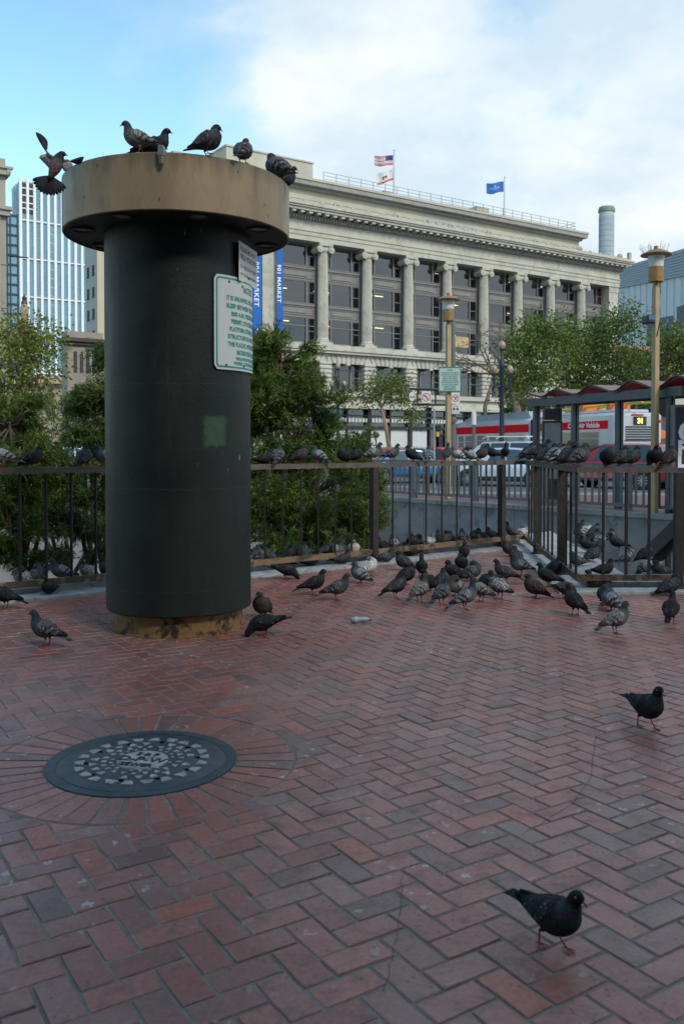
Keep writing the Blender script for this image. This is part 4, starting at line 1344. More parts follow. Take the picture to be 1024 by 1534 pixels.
ins = [(868, 800, 40, 'hunch', 'dark', 'dark pigeon at the back of the flock inside the railing corner, leftmost'),
 (877, 803, 30, 'preen', 'pale', 'pale ruffled pigeon at the back of the flock inside the railing corner'),
 (888, 806, 20, 'hunch', 'sooty', 'sooty pigeon at the back of the flock inside the corner, rightmost of its row'),
 (869, 818, 250, 'hunch', 'checker', 'round grey pigeon facing the camera against the side railing bars inside the corner'),
 (886, 818, 30, 'stand', 'dark', 'dark pigeon facing right in the middle row inside the railing corner'),
 (897, 820, 40, 'hunch', 'blue', 'blue-grey pigeon in the middle row of the flock inside the railing corner'),
 (880, 829, 200, 'stand', 'dark', 'dark pigeon with outstretched tail left of the mid row inside the railing corner'),
 (893, 832, 300, 'preen', 'sooty', 'fluffed pigeon in the centre of the flock inside the railing corner'),
 (886, 842, 15, 'hunch', 'sooty', 'dark pigeon facing right just in front of the flock inside the corner, red feet showing'),
 (866, 848, 190, 'sit', 'checker', 'grey pigeon sitting low by the side railing inside the corner'),
 (914, 812, 10, 'preen', 'checker', 'ruffled grey pigeon on the inner ledge behind the first bar of the front railing'),
 (926, 826, 160, 'stand', 'dark', 'black pigeon with its back to the stairs on the ledge inside the front railing'),
 (936, 846, 330, 'preen', 'pied', 'scruffy white-patched pigeon shaking its feathers behind the second bar of the front railing'),
 (903, 862, 8, 'sit', 'dark', 'fat black pigeon crouching behind the first bar of the front railing, tail to the left'),
 (964, 842, 15, 'hunch', 'dark', 'dark pigeon at the foot of the stair handrail behind the front railing'),
 (969, 862, 200, 'peck', 'pied', 'black and white pigeon behind the third bar of the front railing'),
 (992, 864, 190, 'sit', 'sooty', 'pigeon lying low behind the front railing next to the right post')]
for px, py, hd, pose, plum, lab in ins:
    G(px, py, hd, pose, plum, lab, LEDGE_Z, gs, .97)

gg = 'pigeons on the brick paving'
gd = [
 (8, 912, 175, 'stand', 'dark', 'dark pigeon on the bricks at the left picture edge, only its tail half showing'),
 (70, 968, 165, 'stand', 'checker', 'grey chequered pigeon walking left alone on the bricks left of the column'),
 (75, 890, 260, 'sit', 'dark', 'black pigeon squeezed under the bottom rail left of the column'),
 (394, 925, 250, 'hunch', 'brown', 'grey-brown pigeon standing beside the column base, behind the pecking black one'),
 (396, 953, 187, 'peck', 'dark', 'black pigeon pecking at the right foot of the column, tail to the right'),
 (428, 868, 5, 'peck', 'dark', 'dark pigeon facing right near the railing, nearest the column on that side'),
 (424, 851, 178, 'sit', 'dark', 'dark pigeon crouching under the bottom rail above the one near the column'),
 (464, 848, 10, 'sit', 'dark', 'dark bird ducking under the bottom rail between two bars left of the white one'),
 (511, 845, 15, 'sit', 'sooty', 'black pigeon tucked under the bottom rail right of the middle of the bush'),
 (468, 892, 12, 'stand', 'dark', 'dark pigeon walking right, left one of the pair in front of the bush'),
 (503, 900, 12, 'stand', 'checker', 'grey pigeon with red feet walking right, right one of the pair above the bottle'),
 (541, 874, 160, 'hunch', 'blue', 'plump bluish grey pigeon facing left above the plastic bottle'),
 (551, 862, 30, 'preen', 'white', 'cream and white pigeon just behind the plump bluish one'),
 (576, 842, 350, 'sit', 'checker', 'grey barred pigeon crouching at the foot of the thick rail post'),
 (616, 833, 180, 'sit', 'dark', 'dark pigeon ducking under the bottom rail right of the thick post'),
 (607, 855, 178, 'hunch', 'sooty', 'dark pigeon facing left, top left of the big flock on the bricks'),
 (631, 866, 265, 'alert', 'dark', 'black pigeon standing upright facing the camera at the top of the flock'),
 (606, 876, 20, 'hunch', 'dark', 'dark pigeon partly covered by another at the left side of the flock'),
 (592, 897, 35, 'stand', 'sooty', 'dark pigeon walking up to the right at the left edge of the flock'),
 (628, 903, 55, 'stand', 'grizzle', 'light mottled grey pigeon with its tail toward the camera, left of the flock centre'),
 (645, 886, 160, 'hunch', 'dark', 'dark pigeon with head tucked behind the light mottled one'),
 (661, 907, 55, 'stand', 'checker', 'brownish grey pigeon seen from behind in the front of the flock'),
 (663, 886, 80, 'hunch', 'sooty', 'small dark pigeon behind the brownish grey one in the flock'),
 (684, 893, 200, 'preen', 'grizzle', 'fluffed mottled pigeon in the middle of the flock'),
 (697, 914, 20, 'alert', 'blue', 'slate pigeon with a dark upright neck and red feet, front of the flock'),
 (681, 870, 190, 'hunch', 'dark', 'black pigeon behind the fluffed mottled one in the flock'),
 (705, 870, 10, 'preen', 'checker', 'grey pigeon with turned head at the back right of the flock'),
 (691, 856, 250, 'hunch', 'dark', 'dark pigeon low in the column of birds behind the flock'),
 (695, 842, 265, 'alert', 'brown', 'dark brown upright pigeon at the very top of the column of birds'),
 (720, 902, 140, 'stand', 'grizzle', 'grizzled pigeon with its tail pointing to the lower right, right of the slate one'),
 (732, 884, 195, 'peck', 'dark', 'black pigeon bending its head to the left behind the white-necked one'),
 (748, 898, 128, 'stand', 'pied', 'pale grey and white pigeon seen from behind, right side of the flock'),
 (757, 874, 155, 'stand', 'sooty', 'dark pigeon facing left with tail to the right above the pale white one'),
 (764, 834, 190, 'hunch', 'brown', 'brownish pigeon at the brick edge below the second rail post'),
 (774, 846, 100, 'hunch', 'sooty', 'dark pigeon in the middle of the short row below the second rail post'),
 (780, 863, 172, 'stand', 'blue', 'grey pigeon facing left with a black wing bar, lowest of the row below the post'),
 (803, 896, 165, 'hunch', 'brown', 'brown-grey pigeon facing left alone between the flock and the right railing'),
 (822, 880, 150, 'stand', 'dark', 'big black pigeon with tail to the lower right, near the side railing'),
 (827, 864, 5, 'hunch', 'dark', 'black pigeon facing right just behind the big black one near the side railing'),
 (846, 898, 25, 'peck', 'brown', 'brown pigeon with tail to the left, behind the blue-black one'),
 (861, 922, 110, 'stand', 'dark', 'blue-black pigeon seen from behind with its tail toward the camera, right of centre'),
 (906, 907, 265, 'hunch', 'brown', 'grey-brown pigeon facing the camera below the front railing'),
 (918, 916, 130, 'hunch', 'blue', 'grey pigeon tucked between the brown one and the red-footed one at right'),
 (921, 950, 25, 'stand', 'grizzle', 'light grey pigeon with bright red feet walking right, below the front railing'),
 (1000, 893, 5, 'hunch', 'sooty', 'dark ruffled pigeon at the right picture edge below the rail post'),
 (1004, 935, 62, 'stand', 'dark', 'black speckled pigeon with its tail toward the lower left at the right picture edge'),
 (893, 880, 180, 'sit', 'brown', 'pigeon partly hidden under the bottom rail of the front railing'),
]
for row in gd:
    px, py, hd, pose, plum, lab = row
    z = .023 if (px > 860 and py < 888) or (py < 870 and px in (75, 424, 464, 511, 576, 616)) or px == 75 else .001
    G(px, py, hd, pose, plum, lab, z, gg)
G(966, 1090, -74, 'walk', 'dark', 'dark pigeon walking right on its own in the open brick area at right', .001, gg, .95, res=2)
G(824, 1418, -53, 'walk', 'dark', 'glossy black pigeon striding right with red feet, nearest to the camera', .001, gg, .81, res=3)


# ------------------------------------------------------------ the flying pigeon
def flying_pigeon():
    c0 = at(84, 248, 6.35)
    root = thing('pigeon', 'pigeon landing in mid-air left of the column cap, wings raised and tail fanned', 'pigeon', c0, 0)
    P = PL['checker']
    # local: body axis up/right, belly to the camera
    keys = [(-.045, -.085, .018, .014, 0), (-.03, -.06, .030, .026, 0), (-.01, -.02, .045, .040, 0), (.005, .02, .048, .044, 0), (.02, .05, .038, .038, 0), (.033, .072, .026, .028, 0), (.045, .082, .021, .022, 0), (.060, .080, .014, .015, 0), (.070, .076, .006, .006, 0)]
    sp = Spine(keys)
    vs, cs, fs = [], [], []
    nr, ns = 33, 16
    for i in range(nr):
        t = i / 4
        c, T, S, Nn, w, h = sp.at(t)
        for k in range(ns):
            a = 2 * math.pi * k / ns
            vs.append(c + Nn * h * math.cos(a) + S * w * math.sin(a))
            col = (.12, .11, .11) if t < 3 else lerp3((.12, .11, .11), (.02, .03, .035), min(1, (t - 3) / 1.2))
            cs.extend((*col, 1))
    for i in range(nr - 1):
        for k in range(ns):
            k2 = (k + 1) % ns; fs.append((i * ns + k, i * ns + k2, (i + 1) * ns + k2, (i + 1) * ns + k))
    fs.append(tuple(range(ns))[::-1]); fs.append(tuple((nr - 1) * ns + k for k in range(ns)))
    def link(n, me): o = bpy.data.objects.new(n, me); C.objects.link(o); o.parent = root; return o
    link('body', make_mesh('body', vs, fs, cs, M_feather))
    def feather(b, cols, base, tip, wd, col, nrm):
        base = Vector(base); tip = Vector(tip); t = (tip - base); L = t.length; t.normalize(); sd_ = t.cross(Vector(nrm)).normalized()
        n0_ = len(b.v)
        prof = [(0, .35), (.25, .8), (.6, 1), (.85, .9), (.96, .55), (1, .1)]
        nn = Vector(nrm).normalized()
        for u, q in prof:
            p = base + t * L * u
            for sgn in (-1, 1):
                for th in (-.0008, .0008):
                    b.v.append(tuple(p + sd_ * sgn * wd * q + nn * (th + .002 * (1 - abs(sgn)))))
                    cols.extend((*[v * (1.1 - .3 * u) for v in col], 1))
        for i in range(len(prof) - 1):
            a = n0_ + i * 4; c_ = a + 4
            b.f += [(a, a + 2, c_ + 2, c_), (a + 1, c_ + 1, c_ + 3, a + 3), (a, c_, c_ + 1, a + 1), (a + 2, a + 3, c_ + 3, c_ + 2)]
    # tail fan
    b = MB(); cols = []
    for k in range(13):
        a = R(-152 + 11.0 * k) if False else R(-170 + 11.2 * k)
        tip = Vector((-.045 + math.cos(a) * .128, .01 + .002 * k, -.075 + math.sin(a) * .128))
        feather(b, cols, (-.042, .006, -.072), tip, .0155, (.035, .038, .045), (0, 1, .15))
    link('tail', make_mesh('tail', b.v, b.f, cols, M_feather))
    # wings: left one raised high, right one edge-on
    def wing(root_p, elbow, wrist, tips, pale, name='wing'):
        b = MB(); cols = []
        b.tube([root_p, elbow, wrist], [.014, .011, .006], 8); cols.extend([.14, .13, .13, 1] * len(b.v))
        for t_, q, wd in tips:
            feather(b, cols, q, t_, wd, pale if wd > .0125 else (.03, .034, .042), (0.1, 1, 0))
        link(name, make_mesh(name, b.v, b.f, cols, M_feather))
    e, wr = Vector((-.05, -.005, .075)), Vector((-.066, -.01, .10))
    tips = []
    for k in range(9):
        a = R(118 - 3.2 * k)
        tips.append((Vector((-.066, 0, .10)) + Vector((math.cos(a), .03 * k / 9, math.sin(a))) * (.155 - .009 * k), wr, .0122))
    for k in range(7):
        q = Vector((0, 0, .03)).lerp(e, k / 6)
        tips.append((q + Vector((-.045 - .004 * k, .01, -.055 + .006 * k)), q, .0165))
    wing(Vector((0, 0, .04)), e, wr, tips, (.36, .34, .32))
    e, wr = Vector((.07, .03, .045)), Vector((.085, .04, .045))
    tips = []
    for k in range(8):
        a = R(28 - 4.5 * k)
        tips.append((wr + Vector((math.cos(a) * (.098 - .006 * k), .05, math.sin(a) * (.098 - .006 * k))), wr, .009))
    for k in range(6):
        q = Vector((.035, .01, .03)).lerp(e, k / 5)
        tips.append((q + Vector((.03, .01, -.062 + .004 * k)), q, .0155))
    wing(Vector((.03, .01, .035)), e, wr, tips, (.26, .24, .22))
    b = MB(); b.tube([(.066, 0, .078), (.078, -.002, .073), (.086, -.002, .066)], [.005, .004, .001], 7)
    b.build('beak', M_beak, root, True)
    b = MB()
    for sx in (-.012, .014):
        b.tube([(sx, -.038, -.02), (sx + .006, -.062, -.035), (sx + .008, -.065, -.048)], [.005, .0035, .003], 7)
        for d in (-.012, 0, .012): b.tube([(sx + .008, -.065, -.048), (sx + .008 + d, -.078, -.066)], [.0028, .0012], 6)
        b.build('leg', M_leg, root, True); b = MB()
flying_pigeon()

# ------------------------------------------------------------ litter
bt = thing('plastic_bottle', 'small crushed clear plastic bottle with a red cap lying on the bricks', 'bottle', gp(541, 933, 0) + Vector((0, 0, .027)), R(12))
M_pet = mat('clear_plastic', (.30, .36, .40), .12, var=.1, scale=60, bump=.6, bscale=60)
M_red = mat('red_plastic', (.55, .03, .03), .35, var=0)
M_lab = mat('bottle_label', (.42, .44, .45), .5, var=.3, scale=50)
b = MB(); b.tube([(-.088, 0, 0), (-.082, 0, 0), (-.03, 0, -.002), (-.01, 0, .001), (.02, 0, -.002), (.042, 0, 0), (.06, 0, 0), (.068, 0, 0)], [.014, .022, .024, .017, .022, .021, .012, .012], 14)
b.build('body', M_pet, bt, True)
b = MB(); b.tube([(-.06, 0, -.001), (-.035, 0, -.002)], .0268, 14, cap=False); b.build('label', M_lab, bt, True)
b = MB(); b.tube([(.066, 0, 0), (.084, 0, 0)], .0155, 14); b.build('cap', M_red, bt, 'auto')
for (px, py, s_, m_, lb) in ((414, 926, .012, M_red, 'tiny red plastic scrap on the bricks right of the pecking pigeon'),
                             (447, 971, .008, M_red, 'tiny red crumb on the bricks in front of the column'),
                             (118, 1066, .012, M_lab, 'pale twig-like scrap on the bricks above the manhole')):
    p = gp(px, py, 0)
    b = MB(); b.prism([(-s_, -s_ * .5), (s_ * .4, -s_ * .7), (s_, .2 * s_), (.1 * s_, s_ * .6)], .0015, .006, 'z')
    o = b.build('litter_scrap', m_, None); o.location = (p.x, p.y, 0)
    tag(o, lb, 'litter')
# a feather and a few droppings-like crumbs are in the paving texture
# ------------------------------------------------------------ the big department store building
M_stone = mat('pale_grey_green_stone', (.44, .43, .365), .8, var=.12, scale=.5, stain=(.36, .35, .295), stain_th=.56, stain_scale=1.2, bump=.3, bscale=8)
M_stone2 = mat('attic_stone', (.41, .395, .32), .8, var=.12, scale=.5, bump=.3, bscale=8)
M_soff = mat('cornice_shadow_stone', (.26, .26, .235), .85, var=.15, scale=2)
M_spand = mat('spandrel_metal', (.19, .185, .175), .6, var=.12, scale=1)
M_frame = mat('window_frame_grey', (.16, .16, .165), .6, var=.1)
M_bglass = glass_mat('building_glass', rough=.03, see=.86)
M_inter = mat('dark_interior', (.045, .05, .055), .9, var=.3, scale=.3)
M_inter2 = mat('interior_ceiling', (.16, .17, .17), .9, var=.2, scale=.4)
M_strip = mat('interior_lamp', (.8, .7, .4), .5, var=0, emit=(1, .82, .45), estr=1.6)
M_banner = mat('banner_blue', (.0, .10, .42), .6, var=.06)
M_whitel = mat('white_lettering', (.8, .8, .8), .6, var=0)
M_pink = mat('pinkish_stone', (.42, .31, .24), .7, var=.12, scale=.8)
M_panel = mat('white_window_panel', (.50, .53, .52), .6, var=.05)
M_dark = mat('dark_metal', (.03, .03, .035), .5, metal=.3, var=.1)
M_ply = mat('plywood', (.42, .32, .18), .8, var=.2, scale=2)

ox, oy = -1.77, 89.6
BANG = math.atan2(.56, .829)
bd = thing('department_store', 'long grey-green stone building with tall ionic columns, deep cornice and big windows', 'building', (ox, oy, 0), BANG)
BAY = 5.43
SL, SR = -16.0, 44.4
WY = .95          # window wall plane


def part(b, name, m, smooth=False, parent=bd): return b.build(name, m, parent, smooth)


# storey floors, back wall, right return
b = MB()
b.box(SL, SR - .3, 6.5, 7.0, 0, 21.6)
for z in (6.9, 11.1, 14.5, 18.1): b.box(SL, SR - .3, WY + .15, 6.5, z - .12, z + .12)
part(b, 'interior', M_inter)
b = MB()
for z in (10.55, 14.25, 17.85, 21.5): b.box(SL, SR - .5, WY + .16, 6.45, z - .02, z + .02)
part(b, 'ceiling', M_inter2)
b = MB()
for k in range(-1, 8):
    for z, dy_ in ((21.2, 2.0), (17.5, 2.4), (14.0, 2.2)):
        if rnd.random() < .62:
            s0 = BAY * k + 1.0 + rnd.uniform(0, .8); L = rnd.uniform(1.2, 2.2)
            y0 = WY + rnd.uniform(.8, 3.2)
            b.box(s0, s0 + L, y0, y0 + .12, z, z + .06)
part(b, 'interior_light', M_strip)
b = MB(); b.box(SR - .3, SR, .3, 24, 0, 21.6); part(b, 'side_wall', M_stone)
b = MB()
b.box(SR - 1.7, SR, -.15, .9, 5.7, 21.6)       # corner pilaster
b.box(SR - 1.75, SR + .06, -.22, .95, 20.9, 21.6)
b.box(SR - 1.75, SR + .06, -.22, .95, 11.5, 12.1); part(b, 'pilaster', M_stone)
b = MB(); b.box(-7.1, -5.45, -.15, .9, 11.5, 21.6); part(b, 'pilaster', M_stone)
b = MB(); b.box(SL, -12.6, -.15, .9, 11.5, 21.6); part(b, 'pilaster', M_stone)
b = MB(); b.box(SL - .3, SL, -.1, 14, 0, 24.8); part(b, 'side_wall', M_stone)
b = MB()
# entablature
b.box(SL, SR + .05, -.35, 7, 21.6, 22.1); b.box(SL, SR + .1, -.42, 7, 22.1, 22.55); b.box(SL, SR + .05, -.36, 7, 22.55, 23.55)
b.box(SL, SR + .15, -.5, 7, 22.50, 22.60)
part(b, 'entablature', M_stone)
b = MB()
b.box(SL, SR + .3, -.62, 7, 23.55, 23.75)
s = SL
while s < SR + .1:
    b.box(s, s + .17, -.85, -.6, 23.62, 23.86); s += .33
b.box(SL, SR + .35, -.72, 7, 23.86, 24.0)
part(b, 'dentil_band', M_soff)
b = MB()
s = SL + .2
while s < SR + .4:
    b.box(s, s + .42, -1.45, -.7, 23.98, 24.22); s += .94
part(b, 'modillions', M_stone)
b = MB()
b.box(SL, SR + .9, -1.55, 7, 24.2, 24.45); b.box(SL, SR + 1.05, -1.72, 7, 24.45, 24.62); b.box(SL, SR + 1.15, -1.85, 7, 24.62, 24.82)
part(b, 'cornice', M_stone)
b = MB()
b.box(SL, SR + .8, -1.5, -1.1, 24.82, 25.05)
s = SL
while s < SR + .6:
    big = (int((s - SL) / 1.85) % 4 == 0)
    r = .42 if big else .24
    prof = [(s + r * math.cos(t_), 25.02 + r * (1.3 if big else 1.0) * math.sin(t_)) for t_ in [math.pi * q / 8 for q in range(9)]]
    b.prism([(x, z) for x, z in prof], -1.52, -1.25, 'y')
    if big:
        b.prism([(x * .0 + s + (x - s) * .5, 25.2 + (z - 25.02) * .5) for x, z in prof], -1.62, -1.5, 'y')
    # low scroll between
    b.prism([(s + r, 25.03), (s + .92, 25.16), (s + 1.85 - .24, 25.03)], -1.46, -1.26, 'y')
    s += 1.85
b.box(SR + .45, SR + .85, -1.55, -1.15, 24.82, 25.9)
part(b, 'cresting', M_stone2)
b = MB()
AR = 38.6
b.box(SL, AR, 1.2, 14, 24.8, 27.0)
for z in (25.5, 26.05, 26.6): b.box(SL, AR + .02, 1.15, 14, z, z + .05)
part(b, 'attic', M_stone2)
b = MB()
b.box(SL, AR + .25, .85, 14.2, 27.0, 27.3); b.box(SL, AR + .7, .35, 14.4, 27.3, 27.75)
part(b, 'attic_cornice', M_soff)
b = MB(); b.box(SL, AR + .8, .25, 14.5, 27.75, 28.0); part(b, 'attic_coping', M_stone2)
# penthouse, roof rails, skylight tubes
b = MB(); b.box(-9.5, .3, 2.6, 9, 28.0, 30.3); b.box(-9.6, .4, 2.5, 9.1, 30.25, 30.4); part(b, 'penthouse', M_stone2)
M_wire = mat('roof_rail_metal', (.30, .32, .33), .5, metal=.4, var=0)
b = MB()
for z in (28.35, 28.7, 29.05): b.bar((.5, .9, z), (37.6, .9, z), .045, .045)
s = .5
while s < 37.7: b.bar((s, .9, 27.98), (s, .9, 29.07), .05, .05, up=(0, 1, 0)); s += 1.55
for z in (28.35, 28.7, 29.05): b.bar((37.6, .9, z), (37.6, 6, z), .045, .045)
part(b, 'roof_railing', M_wire)
b = MB(); b.box(17.5, 21.5, 1.6, 4.5, 28.0, 28.5); b.box(21.6, 23.5, 1.3, 3.5, 28.0, 28.9); b.box(8.5, 9.6, 1.4, 3, 28.0, 28.6); part(b, 'roof_plant', M_stone2)
b = MB()
for k in range(7):
    s0 = 12.6 + k * 1.05
    prof = [(s0 + .0, 25.0)] + [(0, 0)] * 0
    b.lathe([(.42, 0), (.42, .95)], 12, cx=0, cy=0)
    n = 24
    for i in range(len(b.v) - n, len(b.v)):
        x, y, z = b.v[i]; b.v[i] = (s0 + z, -.6 + y, 25.2 + x)
part(b, 'skylight', glass_mat('skylight_glass', (.25, .30, .32), .15), 'auto')

# columns
def make_column():
    b = MB(); n = 30
    prof = []
    zs = [12.15, 12.3, 14, 16, 18, 19.5, 20.75]
    vs, fs = [], []
    for z in zs:
        r = .56 - .075 * max(0, (z - 14) / 6.75) ** 1.3
        for k in range(n * 2):
            rr_ = r - (.045 if k % 2 else 0)
            a = math.pi * k / n
            vs.append((rr_ * math.cos(a), rr_ * math.sin(a), z))
    m = n * 2
    for i in range(len(zs) - 1):
        for k in range(m):
            k2 = (k + 1) % m; fs.append((i * m + k, i * m + k2, (i + 1) * m + k2, (i + 1) * m + k))
    b.add(vs, fs)
    b.lathe([(.62, 12.0), (.66, 12.06), (.60, 12.15), (.57, 12.2)], 28, caps=False)
    b.lathe([(.68, 11.78), (.74, 11.86), (.68, 11.98), (.62, 12.0)], 28, caps=False)
    b.box(-.76, .76, -.76, .76, 11.5, 11.8)
    c = b.build('column', M_stone, bd)
    b = MB()
    b.lathe([(.50, 20.75), (.55, 20.82), (.60, 20.95)], 24, caps=False)
    b.box(-.72, .72, -.55, .55, 20.95, 21.32)
    for sx in (-.66, .66):
        for i0 in (1,):
            nv = len(b.v); b.lathe([(.10, -.68), (.34, -.66), (.36, -.6), (.30, 0), (.36, .6), (.34, .66), (.10, .68)], 16)
            for i in range(nv, len(b.v)):
                x, y, z = b.v[i]; b.v[i] = (sx + x, z, 20.98 + y)
            nv = len(b.v); b.lathe([(.14, -.73), (.14, -.66)], 10)
            for i in range(nv, len(b.v)):
                x, y, z = b.v[i]; b.v[i] = (sx + x, z, 20.98 + y)
    b.box(-.80, .80, -.70, .70, 21.32, 21.6)
    b.build('capital', M_stone, c)
    return c


c0 = make_column(); c0.location = (0, .28, 0)
for k in range(1, 8):
    c = copy_tree(c0, bd); c.location = (BAY * k, .28, 0)

# one bay of the window wall, per storey
def wframe(w_, h_, cols, transom=None, name='window'):
    """frame mesh around origin: x 0..w, z 0..h; cols = list of mullion x"""
    b = MB()
    b.box(0, w_, 0, .14, 0, .10); b.box(0, w_, 0, .14, h_ - .10, h_)
    b.box(0, .10, 0, .14, .1, h_ - .1); b.box(w_ - .10, w_, 0, .14, .1, h_ - .1)
    for x in cols: b.box(x - .07, x + .07, -.03, .15, .1, h_ - .1)
    if transom: b.box(.1, w_ - .1, .01, .13, transom, transom + .09)
    # sash bars in the narrow side lights
    if cols:
        b.box(.1, cols[0] - .07, .03, .12, h_ * .48, h_ * .48 + .07); b.box(cols[-1] + .07, w_ - .1, .03, .12, h_ * .48, h_ * .48 + .07)
    f = b.build(name, M_frame, bd)
    b = MB(); b.add([(.05, .09, .05), (w_ - .05, .09, .05), (w_ - .05, .09, h_ - .05), (.05, .09, h_ - .05)], [(0, 1, 2, 3)])
    b.build('pane', M_bglass, f, fixn=False)
    return f


def spandrel(w_, h_, name='spandrel'):
    b = MB(); b.box(0, w_, .05, .3, 0, h_)
    b.box(0, w_, -.06, .05, h_ - .22, h_ - .04); b.box(0, w_, -.04, .05, 0, .12)
    b.box(.25, .32, -.02, .05, .22, h_ - .32); b.box(w_ - .32, w_ - .25, -.02, .05, .22, h_ - .32)
    b.box(.25, w_ - .25, -.02, .05, .22, .28); b.box(.25, w_ - .25, -.02, .05, h_ - .38, h_ - .32)
    b.box(1.0, w_ - 1.0, -.03, .05, .42, h_ - .5)
    return b.build(name, M_spand, bd)


WW = BAY - .9
first = None
bays = [k for k in range(-2, 8)]
proto = {}
for k in bays:
    s0 = BAY * k + .45
    w_ = WW
    if k == -1: s0 = -5.4; w_ = 4.95
    if k == -2: s0 = -12.6; w_ = 5.5
    if k == 7: w_ = SR - 1.7 - s0
    kk = (round(w_, 2))
    if kk not in proto:
        fr = wframe(w_, 2.2, [.95, w_ - 1.05]); fr2 = wframe(w_, 2.3, [.95, w_ - 1.05]); fr3 = wframe(w_, 2.62, [.95, w_ - 1.05], 1.75)
        proto[kk] = (fr, fr2, fr3, spandrel(w_, 1.38), spandrel(w_, 1.36), spandrel(w_, .25, 'sill_band'))
        trip = proto[kk]
    else:
        trip = [copy_tree(o, bd) for o in proto[kk]]
    for o, z in zip(trip, (19.32, 15.62, 11.66, 17.93, 14.27, 11.42)):
        o.location = (s0, WY, z)
b = MB()
for k in range(0, 8): b.box(BAY * k - .45, BAY * k + .45, WY - .02, WY + .2, 11.5, 21.6)
part(b, 'mullion_pier', M_spand)
b = MB(); b.box(BAY * 4 + 1.0 + .5, BAY * 4 + 3.6, WY + .0, WY + .06, 12.5, 13.75)
b = MB(); b.box(BAY * 3 + 5.43 * 0 + .45 + 1.1, BAY * 3 + .45 + 3.3, WY - .04, WY + .05, 12.55, 13.75); part(b, 'boarded_window', M_ply)

# ledge, rusticated mezzanine
b = MB(); b.box(SL, SR + .35, -.9, 2, 10.95, 11.5); b.box(SL, SR + .25, -.75, 2, 10.7, 10.95); part(b, 'ledge', M_stone)
b = MB(); b.box(SL, SR, -.25, 1.2, 9.95, 10.7)
part(b, 'lintel', M_stone)
PW = 1.5
b = MB(); nr_ = 7; hh = (9.95 - 6.9) / nr_
for k in list(range(-2, 9)):
    c_ = BAY * k
    if k == 8: c_ = SR - .8
    b = MB()
    for i in range(nr_):
        b.box(c_ - PW / 2, c_ + PW / 2, -.4, .9, 6.9 + i * hh + .05, 6.9 + (i + 1) * hh - .05, bev=.09)
    b.box(c_ - PW / 2 + .1, c_ + PW / 2 - .1, -.28, .9, 6.9, 9.95)
    part(b, 'rusticated_pier', M_stone)
b = MB()
for k in range(-2, 8):
    m_ = BAY * (k + .5)
    for i in range(-4, 5):
        x0 = m_ + i * .56 - .22; sk = i * .085
        z0 = 9.75 if i else 9.6
        b.prism([(x0 - sk * .3, z0), (x0 + .44 - sk * .3, z0), (x0 + .44 + sk, 10.68), (x0 + sk, 10.68)], -.34, .1, 'y')
part(b, 'voussoirs', M_stone)
wm0 = None
for k in range(-2, 8):
    s0 = BAY * k + PW / 2; w_ = BAY - PW
    if wm0 is None:
        wm0 = wframe(w_, 2.95, [1.1, w_ - 1.1], 2.2); o = wm0
    else: o = copy_tree(wm0, bd)
    o.location = (s0, .55, 6.95)
# belt courses and shop front
b = MB(); b.box(SL, SR + .4, -.8, 1.5, 6.45, 6.9); b.box(SL, SR + .2, -.45, 1.5, 5.55, 6.45); b.box(SL, SR + .5, -1.0, 1.5, 5.25, 5.55)
part(b, 'belt_course', M_stone)
b = MB()
b.box(26.5, 35.5, -1.6, .5, 7.0, 8.6); b.box(26.3, 35.7, -1.75, .5, 8.6, 8.8); b.box(26.3, 35.7, -1.75, .5, 6.7, 7.0)
part(b, 'balcony', M_stone)
b = MB()
for k in range(-2, 9):
    c_ = BAY * k
    if k >= 4: continue
    b.box(c_ - .22, c_ + .22, -.2, .5, 0, 5.25)
    b.box(c_ + BAY / 2 - .1, c_ + BAY / 2 + .1, -.12, .4, 0, 5.25)
b.box(SL, BAY * 3.55, -.15, .4, 3.2, 3.5); b.box(SL, BAY * 3.55, -.15, .4, 4.5, 4.62)
part(b, 'shopfront_frame', M_dark)
b = MB()
b.box(SL, BAY * 2.45, .1, .2, .4, 3.2)
part(b, 'white_panel', M_panel)
b = MB(); b.add([(SL, .2, 3.5), (BAY * 3.5, .2, 3.5), (BAY * 3.5, .2, 5.25), (SL, .2, 5.25)], [(0, 1, 2, 3)]); b.add([(BAY * 2.4, .25, 0), (BAY * 3.5, .25, 0), (BAY * 3.5, .25, 3.2), (BAY * 2.4, .25, 3.2)], [(0, 1, 2, 3)])
part(b, 'shop_window', M_bglass)
b = MB(); b.box(BAY * 2.75, BAY * 2.85, .0, .2, 0, 2.7); b.box(BAY * 3.1, BAY * 3.2, .0, .2, 0, 2.7); b.box(BAY * 2.75, BAY * 3.2, .0, .2, 2.6, 2.75); part(b, 'door', M_dark)
b = MB()
s = SL
while s < BAY * 3.4:
    b.box(s, s + .30, -.1, .05, 3.9, 4.3); s += .42
part(b, 'transom_bars', M_panel)
b = MB()
for s0, s1 in ((BAY * 3.55, BAY * 3.55 + 1.3), (27.3, 29.2), (34, 35.8), (39, 41), (SR - 1.5, SR)):
    b = MB(); b.box(s0, s1, -.6, .8, 0, 5.25); part(b, 'entrance_pier', M_pink)
b = MB(); b.box(29.2, 34, 2.0, 2.2, 0, 5.25); b.box(21, 27.3, 1.6, 1.8, 0, 5.25); b.box(35.8, 44, 1.2, 1.4, 0, 5.25); part(b, 'doorway', M_inter)

